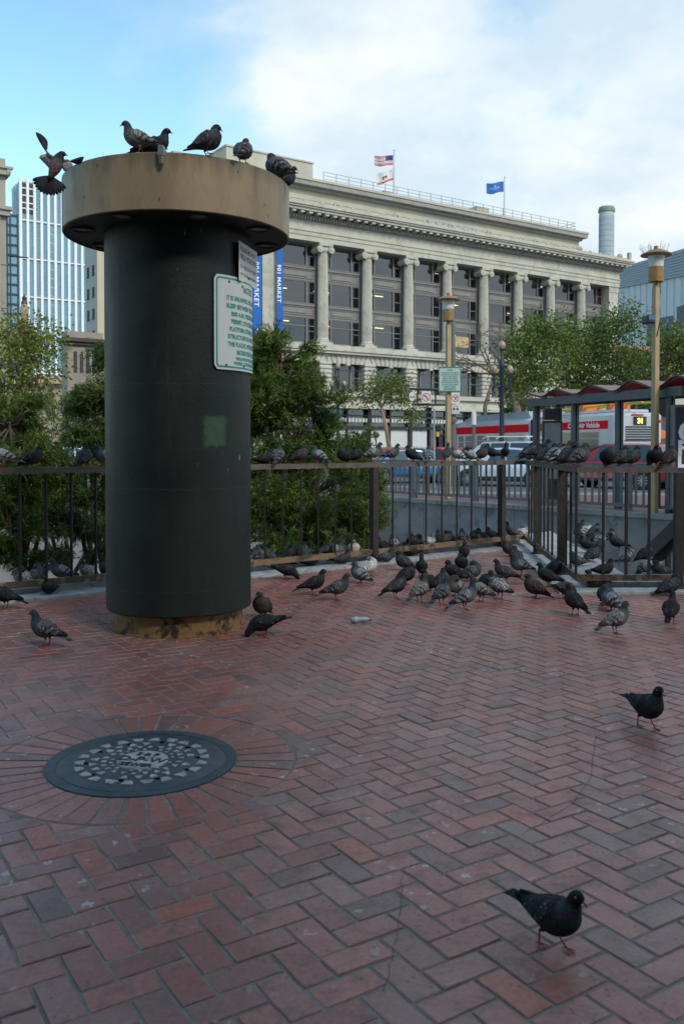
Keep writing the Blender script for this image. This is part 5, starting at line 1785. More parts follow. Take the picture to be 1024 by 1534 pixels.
# banners hung either side of the pilaster
for nm, s0, s1, yy, lb in (('b1', -8.45, -7.55, -.75, 0), ('b2', -5.85, -5.2, -.75, 0)):
    bn_ = thing('banner', {'b1': 'left blue vertical banner with white lettering beside the pale pilaster', 'b2': 'right blue vertical banner, narrower in view, between the pale pilaster and the windows'}[nm], 'banner', (ox, oy, 0), BANG)
    b = MB(); b.box(s0, s1, yy - .02, yy + .02, 11.4, 21.5); b.build('cloth', M_banner, bn_)
    b = MB(); b.bar((s0 - .05, yy, 21.55), (s1 + .05, yy, 21.55), .08, .08); b.bar(((s0 + s1) / 2, yy, 21.55), ((s0 + s1) / 2, .3, 21.55), .06, .06); b.bar((s0 - .05, yy, 11.35), (s1 + .05, yy, 11.35), .08, .08)
    b.build('pole', M_dark, bn_)
    vs, fs = frame_text('901 MARKET', .86 if nm == 'b1' else .74, 0, 'LEFT', spacing=1.12, bold=.012); vs = [v * .80 for v in vs]
    b = MB(); b.add([((s0 + s1) / 2 - .30 + v.y, yy - .026, 18.8 - v.x) for v in vs], fs)
    b.box((s0 + s1) / 2 - .2, (s0 + s1) / 2 - .05, yy - .03, yy - .022, 12.0, 12.3); b.box((s0 + s1) / 2 - .02, (s0 + s1) / 2 + .1, yy - .03, yy - .022, 12.0, 12.5); b.box((s0 + s1) / 2 + .13, (s0 + s1) / 2 + .3, yy - .03, yy - .022, 12.0, 12.25)
    b.build('lettering', M_whitel, bn_, fixn=False)

# ------------------------------------------------------------ flags
def flag_mesh(p_hoist_top, L, H, drop, wave, colf, name, root, mats):
    nx, nz = 30, 22
    b = MB(); vs = []
    for th in (0, .02):
        for i in range(nx + 1):
            for j in range(nz + 1):
                u, v = i / nx, j / nz
                x = -L * u * .94
                z = -H * v - drop * u ** 1.2 + .06 * L * math.sin(u * 7 + .8) * u
                y = th + wave * math.sin(u * 8 + v * 1.2) * (.3 + u)
                vs.append((p_hoist_top[0] + x, p_hoist_top[1] + y, p_hoist_top[2] + z))
    n1 = (nx + 1) * (nz + 1)
    fs, ms = [], []
    for i in range(nx):
        for j in range(nz):
            a = i * (nz + 1) + j; q = (a, a + 1, a + nz + 2, a + nz + 1)
            c_ = colf((i + .5) / nx, (j + .5) / nz)
            fs.append(q); ms.append(c_); fs.append(tuple(n1 + t for t in q[::-1])); ms.append(c_)
    b.v = vs; b.f = fs; b.m = ms
    o = b.build(name, mats, root, True, fixn=False)
    return o


FW = mat('flag_white', (.62, .62, .62), .8, var=0); FR = mat('flag_red', (.38, .03, .04), .8, var=0); FBL = mat('flag_navy', (.03, .05, .16), .8, var=0)
FRR = mat('flag_orange_red', (.5, .12, .06), .8, var=0); FBR = mat('flag_brown', (.12, .06, .04), .8, var=0); FBB = mat('flag_bright_blue', (.03, .13, .42), .8, var=.1); FLB = mat('flag_pale_blue', (.3, .45, .7), .8, var=0)
M_pole = mat('white_pole', (.55, .56, .56), .4, var=.05)
pb_ = at(590, 332, 97.5)
fp = thing('flagpole', 'tall white flagpole on the stone building flying two flags', 'flagpole', (pb_.x, pb_.y, pb_.z))
top1 = at(590.5, 226, 97.5).z - pb_.z
b = MB(); b.tube([(0, 0, -.4), (0, 0, top1 * .5), (0, 0, top1)], [.17, .13, .07], 12); b.lathe([(0, top1 + .2), (.12, top1 + .1), (0, top1)], 10, caps=False); b.build('pole', M_pole, fp, 'auto')
f1 = thing('flag', 'striped red and white flag with a navy corner on the left pole', 'flag', (pb_.x, pb_.y, pb_.z))
zt = at(588, 232, 97.5).z - pb_.z
flag_mesh((-.12, 0, zt), 2.15, 1.05, .15, .10, lambda u, v: 2 if (u < .4 and v < .54) else (1 if int(v * 13) % 2 == 0 else 0), 'cloth', f1, [FW, FR, FBL])
b = MB()
for i in range(5):
    for j in range(4):
        b.box(-.12 - .12 - i * .15, -.12 - .08 - i * .15, -.16, -.15, zt - .14 - j * .13, zt - .10 - j * .13)
f2 = thing('flag', 'white flag with a brown animal and red bottom stripe', 'flag', (pb_.x, pb_.y, pb_.z))
zt2 = at(588, 252, 97.5).z - pb_.z
def bear(u, v):
    if v > .84: return 1
    if .36 < u < .66 and .40 < v < .62 and not (.44 < u < .58 and v > .54): return 2
    if .38 < u < .64 and .62 <= v < .68: return 3
    if .12 < u < .2 and .12 < v < .24: return 1
    return 0
flag_mesh((-.12, 0, zt2), 1.85, 1.25, .62, .10, bear, 'cloth', f2, [FW, FRR, FBR, mat('flag_green', (.1, .2, .08), .8, var=0)])
pb2 = at(755, 362, 107); top2 = at(755, 266, 107).z - pb2.z
fp2 = thing('flagpole', 'white flagpole nearer the right end of the stone building flying one blue flag', 'flagpole', (pb2.x, pb2.y, pb2.z))
b = MB(); b.tube([(0, 0, -.4), (0, 0, top2 * .5), (0, 0, top2)], [.17, .13, .07], 12); b.lathe([(0, top2 + .2), (.12, top2 + .1), (0, top2)], 10, caps=False); b.build('pole', M_pole, fp2, 'auto')
f3 = thing('flag', 'plain blue flag with faint pale lettering on the right pole', 'flag', (pb2.x, pb2.y, pb2.z))
flag_mesh((-.12, 0, top2 - .4), 2.15, 1.25, .35, .10, lambda u, v: 1 if (abs(v - .5) < .04 and .2 < u < .8 and int(u * 30) % 3) or (abs(v - .62) < .03 and .3 < u < .7 and int(u * 30) % 2) or (.42 < u < .56 and .25 < v < .38) else 0, 'cloth', f3, [FBB, FLB])

# ------------------------------------------------------------ round concrete tower and modern grey-blue building
M_chim = mat('ribbed_concrete', (.40, .45, .48), .7, var=.08, scale=.3)
M_cgreen = mat('green_rim', (.16, .24, .18), .6, var=.1)
cb = at(906, 660, 260)
ct = thing('round_tower', 'pale round tower with thin floor rings and a green rim behind the stone building', 'tower', (cb.x, cb.y, 0))
rt_ = 11.0 / 1340 * 260 * .98; tz = at(906, 310, 260).z
b = MB(); b.lathe([(rt_, 0), (rt_, tz - 1.5)], 64, caps=False); b.build('shaft', M_chim, ct, 'auto')
b = MB()
z = 20
while z < tz - 3: b.lathe([(rt_ + .04, z), (rt_ + .04, z + .35)], 64, caps=False); z += 1.55
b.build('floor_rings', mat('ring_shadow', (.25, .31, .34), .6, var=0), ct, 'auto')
b = MB()
for k in range(40):
    a = 2 * math.pi * k / 40; b.bar(((rt_ + .03) * math.cos(a), (rt_ + .03) * math.sin(a), 10), ((rt_ + .03) * math.cos(a), (rt_ + .03) * math.sin(a), tz - 2.5), .1, .1, up=(0, 1, 0))
b.build('ribs', M_chim, ct)
b = MB(); b.lathe([(rt_ + .05, tz - 1.6), (rt_ + .25, tz - 1.5), (rt_ + .3, tz - .6), (rt_ + .15, tz - .5), (rt_, tz), (rt_ - .5, tz), (0, tz)], 64, caps=False); b.build('rim', M_cgreen, ct, 'auto')

mb_ = thing('metal_clad_building', 'huge modern building at the right with a blue-grey ribbed roof band over pale panels', 'building', (0, 0, 0))
M_clad = mat('pale_cladding', (.50, .56, .59), .6, var=.06, scale=.05)
M_roofband = mat('ribbed_roof_blue', (.135, .22, .29), .5, var=.1, scale=.2)
M_dteal = mat('dark_teal_wall', (.03, .06, .075), .6, var=.1)
YA, YB = 215, 150
a0, a1 = at(905, 408, YA), at(1060, 362, YB)
c0_, c1_ = at(905, 435, YA), at(1060, 405, YB)
def wallq(pA, pB, zA0, zA1, zB0, zB1, th, b):
    d = Vector((pB.x - pA.x, pB.y - pA.y, 0)).normalized(); n = Vector((-d.y, d.x, 0)) * th
    A = Vector((pA.x, pA.y, 0)); B_ = Vector((pB.x, pB.y, 0)); z = Vector((0, 0, 1))
    vs = [A + z * zA0, B_ + z * zB0, B_ + z * zB1, A + z * zA1]
    vs += [v + n for v in vs]
    b.add(vs, [(0, 1, 2, 3), (7, 6, 5, 4), (3, 2, 6, 7), (0, 3, 7, 4), (1, 5, 6, 2)])
b = MB(); wallq(a0, a1, 20, c0_.z, 18, c1_.z, 30, b)
for k in range(12):
    t = k / 12 + .04; p = a0.lerp(a1, t); q = a0.lerp(a1, t + .0012)
b.build('panel_wall', M_clad, mb_)
b = MB()
dd = Vector((a1.x - a0.x, a1.y - a0.y, 0)).normalized(); nn_ = Vector((dd.y, -dd.x, 0))
for k in range(16):
    t = k / 16; x = a0.lerp(a1, t) + nn_ * .06; zt_ = c0_.z + (c1_.z - c0_.z) * t
    b.bar((x.x, x.y, 20), (x.x, x.y, zt_ - .1), .12, .08, up=dd)
b.build('panel_seams', mat('panel_seam', (.44, .50, .53), .6, var=0), mb_)
b = MB(); wallq(a0 + nn_ * .3, a1 + nn_ * .3, c0_.z, a0.z, c1_.z, a1.z, 30, b); b.build('roof_band', M_roofband, mb_)
b = MB()
for k in range(9):
    z0 = c0_.z + (a0.z - c0_.z) * k / 9; z1 = c1_.z + (a1.z - c1_.z) * k / 9
    p = a0 + nn_ * .38; q = a1 + nn_ * .38
    b.bar((p.x, p.y, z0), (q.x, q.y, z1), .15, .22)
b.build('roof_ribs', mat('roof_rib', (.20, .29, .36), .5, var=0), mb_)
d0_, d1_ = at(940, 480, 190), at(1060, 452, 148)
b = MB(); e0, e1 = at(985, 478, 176), at(1060, 455, 149)
wallq(at(968, 600, 181) , at(1018, 600, 163), 0, at(968, 480, 181).z, 0, at(1018, 470, 163).z, 8, b)
wallq(at(1012, 600, 164), at(1070, 600, 147), 0, at(1012, 460, 164).z, 0, at(1070, 440, 147).z, 8, b)
b.build('dark_wing', M_dteal, mb_)
b = MB(); wallq(a0 + nn_ * .1, a1 + nn_ * .1, 0, 20, 0, 18, 28, b); b.build('base_wall', M_clad, mb_)
# orange brick building with pale storeys behind the trees
M_terra = mat('terracotta', (.36, .15, .10), .8, var=.15, scale=.3); M_cream = mat('cream_stucco', (.45, .42, .34), .8, var=.08, scale=.3)
ob = thing('terracotta_building', 'low building with a terracotta roof storey seen between the treetops at right', 'building', (0, 0, 0))
p, q = at(922, 640, 135), at(1000, 640, 118)
b = MB(); wallq(p, q, 0, at(922, 548, 135).z, 0, at(1000, 556, 118).z, 12, b); b.build('wall', M_cream, ob)
b = MB(); wallq(p + Vector((0, -.3, 0)), q + Vector((0, -.3, 0)), at(922, 548, 135).z, at(922, 518, 135).z, at(1000, 556, 118).z, at(1000, 530, 118).z, 12, b); b.build('roof', M_terra, ob)
for k in range(5):
    t = .08 + k * .19; c_ = p.lerp(q, t) + Vector((-.1, -.5, 0)); d_ = (q - p).normalized()
    b = MB(); b.bar((c_.x, c_.y, 6.5), (c_.x + d_.x * 1.6, c_.y + d_.y * 1.6, 6.5), .3, 2.2); b.build('window', M_inter, ob)

# ------------------------------------------------------------ left side buildings
M_tglass = glass_mat('tower_glass', (.075, .15, .21), .12)
M_tglass2 = mat('tower_blue_glass', (.13, .28, .37), .22, var=.2, scale=.06, spec=.8)
M_twhite = mat('tower_white_fin', (.72, .76, .78), .5, var=.03)
tw_ = at(33, 660, 400)
TA = math.atan2(1, 1.48)
tower = thing('glass_tower', 'tall blue glass office tower with white vertical fins', 'building', (tw_.x, tw_.y, 0), TA)
TZ = at(33, 269, 400).z; TWD = 36.0
b = MB(); b.box(0, TWD, .4, 15, 0, TZ - .3); b.build('glass_body', M_tglass2, tower)
nb_ = 12; sp_ = 3.05
for k in range(nb_):
    b = MB(); b.box(k * sp_ - .55, k * sp_ + .55, -.9, .4, 0, TZ + 1.2); b.build('fin', M_twhite, tower)
b = MB()
for z in range(int(TZ) - 17, 10, -17): b = MB(); b.box(-.1, TWD, -.3, .42, z, z + .55); b.build('belt', M_twhite, tower)
b = MB()
for z in range(int(TZ), 10, -4): b.box(0, TWD, .3, .42, z - .2, z)
b.build('floor_line', mat('floor_line_grey', (.22, .32, .38), .5, var=0), tower)
b = MB()
for k in (0, 1): b.box(k * sp_ + .5, (k + 1) * sp_ - .5, .2, .41, TZ - 14.5, TZ - 1)
b.build('louvre_opening', M_inter, tower)
b = MB()
for k in (0, 1):
    for z in (3, 6.2, 9.5, 12): b.box(k * sp_ + .5, (k + 1) * sp_ - .5, .05, .25, TZ - z - .5, TZ - z)
b.build('louvre_bar', M_twhite, tower)
b = MB()
for k in range(30):
    z = TZ - 22 - k * 4.0
    if z < 20: break
    for q in range(3): b.box(4 * sp_ + .6 + q * .75, 4 * sp_ + 1.1 + q * .75, .25, .37, z - .3 * q, z + .25 - .3 * q)
b.build('lit_blind', M_twhite, tower)
b = MB()
for k in range(1, 4): b.box(-.3, -.0, .4 + k * 3.4, .7 + k * 3.4, 0, TZ)
b.build('side_fin', mat('side_fin_grey', (.35, .42, .47), .5, var=0), tower)

# dark framed block
pB_ = at(8, 660, 300); db = thing('dark_framed_block', 'slim dark blue gridded apartment block left of the glass tower', 'building', (pB_.x, pB_.y, 0), TA)
bz = at(10, 320, 300).z
b = MB(); b.box(-4, 4.6, .3, 20, 0, bz); b.build('glass_wall', M_tglass2, db)
M_navy = mat('navy_frame', (.02, .035, .06), .6, var=.1)
b = MB()
for x in (-4, -1.6, .9, 1.9, 4.3): b.box(x, x + .45, -.1, .35, 0, bz + .6)
z = bz
while z > 5: b.box(-4, 4.75, -.15, .34, z - .3, z + .25); z -= 3.3
b.build('grid_frame', M_navy, db)

# stone building cut by the frame edge
pS = at(14, 660, 62); sb = thing('stone_office_building', 'grey stone building cut by the left picture edge, with two projecting cornices', 'building', (pS.x, pS.y, 0), math.atan2(1, 1.48) + R(0))
M_gst = mat('grey_tan_stone', (.30, .28, .235), .8, var=.12, scale=.6, stretch=(1, 1, .3))
sz = at(14, 236, 62).z
b = MB(); b.box(-22, -.05, .3, 14, 0, sz); b.build('wall', M_gst, sb)
zc1 = at(14, 250, 62).z; zc2 = at(14, 312, 62).z; 
b = MB()
b.box(-22, .35, -.25, 14, zc1 - .15, zc1 + .0); b.prism([(-.05, zc1 - .6), (.35, zc1 - .15), (-.05, zc1 - .15)], -.2, 14, 'y'); b.box(-22, .2, -.1, 14, zc1 - .55, zc1 - .15)
b.build('cornice', M_gst, sb)
b = MB()
b.box(-22, .3, -.2, 14, zc2 - .12, zc2 + .12); b.box(-22, .15, -.05, 14, zc2 - .5, zc2 - .12)
for z in range(2, int(zc2), 3): b.box(-22, 0, .24, 14, z, z + .06)
b.build('cornice', M_gst, sb)
b = MB()
for x in (-.7, -1.9, -3.1): b.box(x - .25, x + .25, .1, .4, 0, zc2 - .5)
b.build('pilaster', M_gst, sb)

# cream block
pC = at(146, 660, 170); cbk = thing('cream_office_block', 'plain cream office block with paired dark windows right of the glass tower', 'building', (pC.x, pC.y, 0), TA)
M_crm = mat('cream_wall', (.46, .42, .30), .8, var=.06, scale=.2); M_crm2 = mat('pale_grey_wall', (.36, .38, .36), .8, var=.06, scale=.2)
cz = at(131, 330, 170).z
b = MB(); b.box(0, 12, 0.02, 6.6, 0, cz); b.build('side_wall', M_crm2, cbk)
b = MB(); b.box(.01, 14, -.35, 0.0, 0, cz); b.build('front_wall', M_crm, cbk)
wmesh = None
z = cz - 10
while z > 5:
    for x in (1.2, 4.2):
        b = MB(); b.box(-.05, .1, x, x + 1.25, z, z + 1.9); b.box(-.12, .08, x - .1, x + 1.35, z - .12, z)
        b.build('window', M_inter, cbk)
    z -= 4.15

# small brown-grey corner building
pD = at(103, 660, 120); cd_ = thing('corner_building', 'low brownish corner building with a dark overhanging cornice and narrow windows', 'building', (pD.x, pD.y, 0), TA)
M_brw = mat('brown_grey_stone', (.30, .26, .21), .8, var=.15, scale=.4)
dz_ = at(103, 505, 120).z
b = MB(); b.box(0, 4.9, .3, 3, 0, dz_ + .9); b.build('wall', M_brw, cd_)
b = MB(); b.box(-.6, 5.0, -.4, 3.3, dz_ - .5, dz_); b.box(-.3, 4.95, -.1, 3.2, dz_ - .9, dz_ - .5); b.build('cornice', mat('dark_cornice', (.07, .06, .05), .8), cd_)
for i in range(4):
    b = MB(); b.box(.8 + i * .85, 1.25 + i * .85, .22, .36, dz_ - 4.6, dz_ - 1.8); b.build('window', M_inter, cd_)
for i in range(2):
    b = MB(); b.box(.9 + i * 1.7, 1.9 + i * 1.7, .22, .36, dz_ - 9.6, dz_ - 6.2); b.build('window', M_inter, cd_)
# far end-of-street block
pE = at(52, 660, 170); fe = thing('street_end_building', 'distant low tan building with a pale roof at the end of the left street', 'building', (pE.x, pE.y, 0), 0)
ez = at(80, 575, 170).z
b = MB(); b.box(-8, 14, 0, 14, 0, ez); b.build('wall', M_brw, fe)
b = MB(); b.prism([(-9, ez), (14.5, ez), (12, ez + 1.4), (-6, ez + 1.4)], -1, 12, 'y'); b.build('roof', mat('sandy_roof', (.42, .32, .20), .8), fe)
for i in range(7):
    b = MB(); b.box(-7 + i * 3, -5.4 + i * 3, -.1, .1, ez - 5.5, ez - 2.2); b.build('window', M_inter, fe)
# ------------------------------------------------------------ plaza lamp posts
M_tan = mat('tan_post_paint', (.36, .27, .145), .55, var=.12, scale=4, bump=.15)
M_bronze = mat('lamp_bronze', (.26, .155, .055), .45, metal=.3, var=.2, scale=8)
M_lampglass = mat('frosted_lamp', (.55, .58, .60), .3, var=.1, scale=20)
M_capd = mat('lamp_cap', (.15, .12, .08), .5, metal=.3, var=.2)


def plaza_lamp(px, base_y, ptop, label, Y, spikes=False, extra=None):
    p = at(px, base_y, Y)
    t = thing('lamp_post', label, 'lamp post', (p.x, p.y, 0), R(24))
    zt = at(px, ptop, Y).z
    b = MB(); b.box(-.062, .062, -.062, .062, 0, zt, bev=.01); b.build('post', M_tan, t)
    b = MB(); b.lathe([(.06, zt - .02), (.06, zt + .10), (.15, zt + .11), (.15, zt + .13)], 20, caps=False)
    b.lathe([(.155, zt + .12), (.155, zt + .42), (.14, zt + .43), (0, zt + .43)], 20, caps=False); b.build('housing', M_bronze, t, 'auto')
    b = MB(); b.lathe([(.145, zt + .43), (.175, zt + .66), (.0, zt + .66)], 20, caps=False); b.build('lamp_glass', M_lampglass, t, 'auto')
    b = MB(); b.lathe([(.17, zt + .655), (.315, zt + .67), (.325, zt + .69), (.20, zt + .76), (.08, zt + .80), (0, zt + .80)], 28, caps=False); b.lathe([(.045, zt + .79), (.045, zt + .87), (0, zt + .87)], 10, caps=False)
    b.build('lamp_shade', M_bronze, t, 'auto')
    if spikes:
        b = MB()
        for k in range(60):
            a = rnd.uniform(0, 6.283); r = rnd.uniform(.08, .3)
            b.tube([(r * math.cos(a), r * math.sin(a), zt + .72), (r * math.cos(a) * 1.25, r * math.sin(a) * 1.25, zt + .72 + rnd.uniform(.12, .2))], .0022, 4)
        b.build('bird_spikes', M_galv, t)
    return t, zt


lp, zt = plaza_lamp(979.5, 769, 430, 'tan lamp post at the right with bird spikes and a camera box', 19.1, True)
b = MB(); b.box(.08, .14, -.05, .05, zt + .1, zt + .32, bev=.01); b.tube([(.11, 0, zt + .08), (.12, 0, zt - .1), (.075, -.02, zt - .3), (.085, -.03, zt - .5), (.04, -.07, zt - .8), (-.03, -.07, zt - 1.05)], .012, 6)
b.build('cable', M_dark, lp)
pc = at(971, 478, 19.0)
sec = thing('security_camera', 'dark blue camera box strapped to the right tan lamp post', 'camera', (pc.x - .02, pc.y - .05, pc.z), R(12))
b = MB(); b.box(-.10, .10, -.14, .12, -.11, .08, bev=.03); b.build('housing', mat('navy_plastic', (.02, .03, .055), .35, var=.1), sec)
b = MB(); b.box(-.08, .08, -.15, -.13, -.04, .05, bev=.005); b.build('lens_window', glass_mat('cam_glass', (.08, .13, .22), .1), sec)
b = MB(); b.tube([(-.05, 0, .07), (-.06, 0, .16), (.0, 0, .19), (.10, .05, .17)], .008, 6); b.box(.08, .17, -.02, .04, -.06, .02); b.build('bracket', M_galv, sec)

lp2, zt2_ = plaza_lamp(670.5, 748, 487, 'tan square lamp post behind the railing carrying a framed notice board', 24.3)
ns = thing('notice_board', 'pale green framed notice mounted on the left tan lamp post', 'sign', (0, 0, 0))
A_, B_2 = at(657, 586, 24.15), at(690, 550, 24.15)
nw_, nh_ = B_2.x - A_.x, B_2.z - A_.z
ns.location = (A_.x, A_.y, A_.z)
b = MB(); b.box(0, nw_, 0, .01, 0, nh_); b.build('sign_plate', mat('sign_pale', (.42, .50, .48), .5, var=.06), ns)
b = MB()
for x0, x1, z0, z1 in ((-.01, nw_ + .01, -.01, .018), (-.01, nw_ + .01, nh_ - .018, nh_ + .01), (-.01, .016, .018, nh_ - .018), (nw_ - .016, nw_ + .01, .018, nh_ - .018)): b.box(x0, x1, -.006, .012, z0, z1)
b.build('border', M_green, ns)
k_ = nw_ / W_
b = MB()
for txt, sz, zz_, wd in LINES:
    vs, fs = frame_text(txt, sz, 0, bold=.002); xs = [v.x for v in vs]; sc_ = (wd / (max(xs) - min(xs)) if txt != 'NOTICE' else .75) * k_ * 1.1
    b.add([(nw_ / 2 + v.x * sc_, -.003, (zz_ + v.y + .012) * nh_ / .715) for v in vs], fs)
b.build('lettering', M_green, ns, fixn=False)
b = MB(); b.box(nw_ * .38, nw_ * .62, .01, .06, .1, nh_ - .1); b.build('bracket', M_galv, ns)

# ------------------------------------------------------------ street signs and signals
M_gpole = mat('grey_green_pole', (.12, .135, .125), .5, metal=.3, var=.15)
M_ired = mat('traffic_red', (.45, .03, .03), .5, var=0)
M_swhite = mat('traffic_white', (.6, .6, .58), .5, var=0)
M_amber = mat('amber_lamp', (.7, .35, .02), .4, var=0, emit=(1, .5, .05), estr=.8)
M_sig = mat('signal_green_housing', (.035, .07, .06), .5, var=.1)


def prohib(root, cx, cz, r, y, right):
    b = MB()
    n = 28; vs = []; fs = []
    for k in range(n):
        a = 2 * math.pi * k / n
        for q in (r, r * .84): vs.append((cx + q * math.cos(a), y - .006, cz + q * math.sin(a)))
    for k in range(n): a = 2 * k; c_ = 2 * ((k + 1) % n); fs.append((a, a + 1, c_ + 1, c_))
    b.add(vs, fs)
    a = R(-45); d = Vector((math.cos(a), 0, math.sin(a)))
    if True:
        p, q = Vector((cx, y - .007, cz)) - d * r * .9, Vector((cx, y - .007, cz)) + d * r * .9
        s_ = Vector((-d.z, 0, d.x)) * r * .08
        b.add([p - s_, q - s_, q + s_, p + s_], [(0, 1, 2, 3)])
    b.build('red_ring', M_ired, root, fixn=False)
    b = MB(); m_ = 1 if right else -1; w_ = r * .1
    def q4(*pts): b.add([(cx + x * r * m_, y - .004, cz + z * r) for x, z in pts], [tuple(range(len(pts)))])
    q4((-.22, -.6), (-.02, -.6), (-.02, .12), (-.22, .12)); q4((-.22, .12), (-.02, .12), (.25, .18), (.25, .36), (-.1, .36)); q4((.25, .02), (.6, .27), (.25, .52))
    b.build('black_arrow', M_black, root, fixn=False)


sp_p = at(682, 700, 33)
po = thing('signal_pole', 'grey-green signal pole rising behind the left tan lamp post', 'pole', (sp_p.x, sp_p.y, 0))
pz = at(682, 477, 33).z
b = MB(); b.tube([(-.10, 0, 0), (-.10, 0, pz - 1.5), (-.12, 0, pz)], [.12, .09, .075], 12); b.lathe([(.13, 2.3), (.15, 2.4), (.13, 2.5)], 12, cx=-.1, cy=0); b.build('pole', M_gpole, po, 'auto')
s1p = at(675.5, 605, 32.8); wS = at(688, 605, 32.8).x - s1p.x; hS = at(675.5, 588, 32.8).z - s1p.z
si = thing('no_right_turn_sign', 'white no right turn sign with a red ring on the signal pole', 'sign', (s1p.x, s1p.y - .02, s1p.z))
b = MB(); b.box(0, wS, 0, .02, 0, hS, bev=.005); b.build('sign_plate', M_swhite, si); prohib(si, wS / 2, hS / 2, wS * .44, 0, True)
s2p = at(676, 620, 32.8); h2 = at(676, 606, 32.8).z - s2p.z
si2 = thing('vehicle_exemption_sign', 'small white plate with vehicle symbols below the no right turn sign', 'sign', (s2p.x, s2p.y - .02, s2p.z))
b = MB(); b.box(0, wS * .96, 0, .02, 0, h2, bev=.005); b.build('sign_plate', M_swhite, si2)
b = MB()
for x in (.12, .55):
    b.box(wS * x, wS * (x + .3), -.004, 0, h2 * .42, h2 * .58); b.box(wS * (x + .06), wS * (x + .22), -.004, 0, h2 * .58, h2 * .68)
    b.box(wS * (x + .05), wS * (x + .1), -.004, 0, h2 * .36, h2 * .42); b.box(wS * (x + .2), wS * (x + .25), -.004, 0, h2 * .36, h2 * .42)
for txt, zz_ in (('EXCEPT', .76), ('OK TAXI', .12)):
    vs, fs = frame_text(txt, h2 * .2, 0); b.add([(wS * .48 + v.x, -.003, h2 * zz_ + v.y) for v in vs], fs)
b.build('symbols', M_black, si2, fixn=False)
# mast arm with the left turn sign and round sign
ma = thing('mast_arm', 'dark double mast arm reaching left from the signal pole', 'mast arm', (sp_p.x, sp_p.y, 0))
zA, zB = at(640, 582, 33).z, at(640, 606, 33).z; xL = at(612, 582, 33).x - sp_p.x
b = MB(); b.tube([(-.1, 0, zA - .05), (xL, 0, zA)], [.06, .04], 8); b.tube([(-.1, 0, zB), (xL + .1, 0, zB)], [.05, .04], 8)
for px in (625, 640, 652): x = at(px, 600, 33).x - sp_p.x; b.tube([(x, 0, zA), (x, 0, zB)], .03, 6)
b.build('arm', M_dark, ma, 'auto')
q1 = at(631, 604, 32.8); wq = at(645, 604, 32.8).x - q1.x; hq = at(631, 586, 32.8).z - q1.z
si3 = thing('no_left_turn_sign', 'white square no left turn sign hanging on the mast arm', 'sign', (q1.x, q1.y - .05, q1.z))
b = MB(); b.box(0, wq, 0, .03, 0, hq, bev=.01); b.build('sign_plate', M_swhite, si3); prohib(si3, wq / 2, hq / 2, wq * .44, 0, False)
q2 = at(616.5, 594, 32.7)
si4 = thing('round_street_sign', 'round white backlit street name disc at the end of the mast arm', 'sign', (q2.x, q2.y - .05, q2.z), R(0))
rr0 = at(623, 594, 32.7).x - q2.x
b = MB(); nv = 0; b.lathe([(rr0 * .92, 0), (rr0 * .92, .16)], 28)
b.v = [(x * .82, z, y * 1.28) for x, y, z in b.v]; b.build('drum', M_dark, si4, 'auto')
b = MB(); b.lathe([(rr0 * .84, 0), (rr0 * .84, .01)], 28); b.v = [(x * .82, z - .012, y * 1.28) for x, y, z in b.v]; b.build('face', M_swhite, si4, 'auto')
b = MB(); vs, fs = frame_text('MARKET', rr0 * .38, 0, bold=.003); b.add([(v.x * .82, -.016, v.y - .04) for v in vs], fs); b.build('lettering', M_black, si4, fixn=False)


def signal_head(px, py, Y, label, hgt=1.0, mt=M_sig, lit=None):
    p = at(px, py, Y)
    t = thing('traffic_signal', label, 'traffic light', (p.x, p.y, p.z))
    b = MB(); b.box(-.17, .17, -.10, .14, -hgt / 2, hgt / 2, bev=.03); b.build('housing', mt, t)
    for k in range(3):
        z = hgt / 2 - hgt * (k + .5) / 3
        b = MB(); b.lathe([(.13, -.16), (.15, -.30), (.15, -.32), (.12, -.16)], 14, a0=0, a1=math.pi, caps=False)
        b.v = [(x, z_ + .06, y + z) for x, y, z_ in b.v]
        b.build('visor', mt, t)
        b = MB(); b.lathe([(.115, -.115), (0, -.12)], 14, caps=False); b.v = [(x, z_ , y + z) for x, y, z_ in b.v]
        b.build('lens', M_amber if lit == k else M_dark, t)
    return t


signal_head(641.5, 623, 50, 'green-housed traffic signal under the mast arm left of the tan post', .95)
signal_head(697, 628, 58, 'dark signal light between the signs and the bus front', .9, M_dark)
gpole = at(650, 690, 31); gpp = thing('pedestrian_signal_pole', 'slim light grey pole left of the tan lamp post with a yellow push box', 'pole', (gpole.x, gpole.y, 0))
gz = at(650, 612, 31).z
b = MB(); b.tube([(0, 0, 0), (0, 0, gz)], .036, 10); b.build('pole', mat('light_grey_pole', (.30, .33, .34), .5, metal=.3), gpp)
b = MB(); b.box(.04, .24, -.08, .1, 1.96, 2.18, bev=.03); b.build('signal_box', M_dark, gpp)
b = MB(); b.box(.06, .16, -.1, .0, 1.76, 1.92, bev=.02); b.build('push_box', mat('yellow_box', (.6, .42, .03), .5), gpp)
rp = at(643.5, 720, 25.6); rpp = thing('bollard', 'slim rusty brown post behind the far railing near the tan lamp post', 'post', (rp.x, rp.y + .6, 0))
b = MB(); b.tube([(0, 0, 0), (0, 0, .95)], .055, 8); b.build('post', mat('rust_post', (.16, .06, .04), .7), rpp)
kp = at(703, 718, 44); kpp = thing('grey_column_pole', 'stout pale capped pole in front of the building entrance, right of the signal pole', 'pole', (kp.x + .2, kp.y, 0))
kz = at(703, 618, 44).z
b = MB(); b.tube([(0, 0, 0), (0, 0, kz - .6)], .09, 10); b.build('pole', M_gpole, kpp)
b = MB(); b.lathe([(.12, kz - .6), (.12, kz), (0, kz + .05)], 12); b.build('cap', M_swhite, kpp)

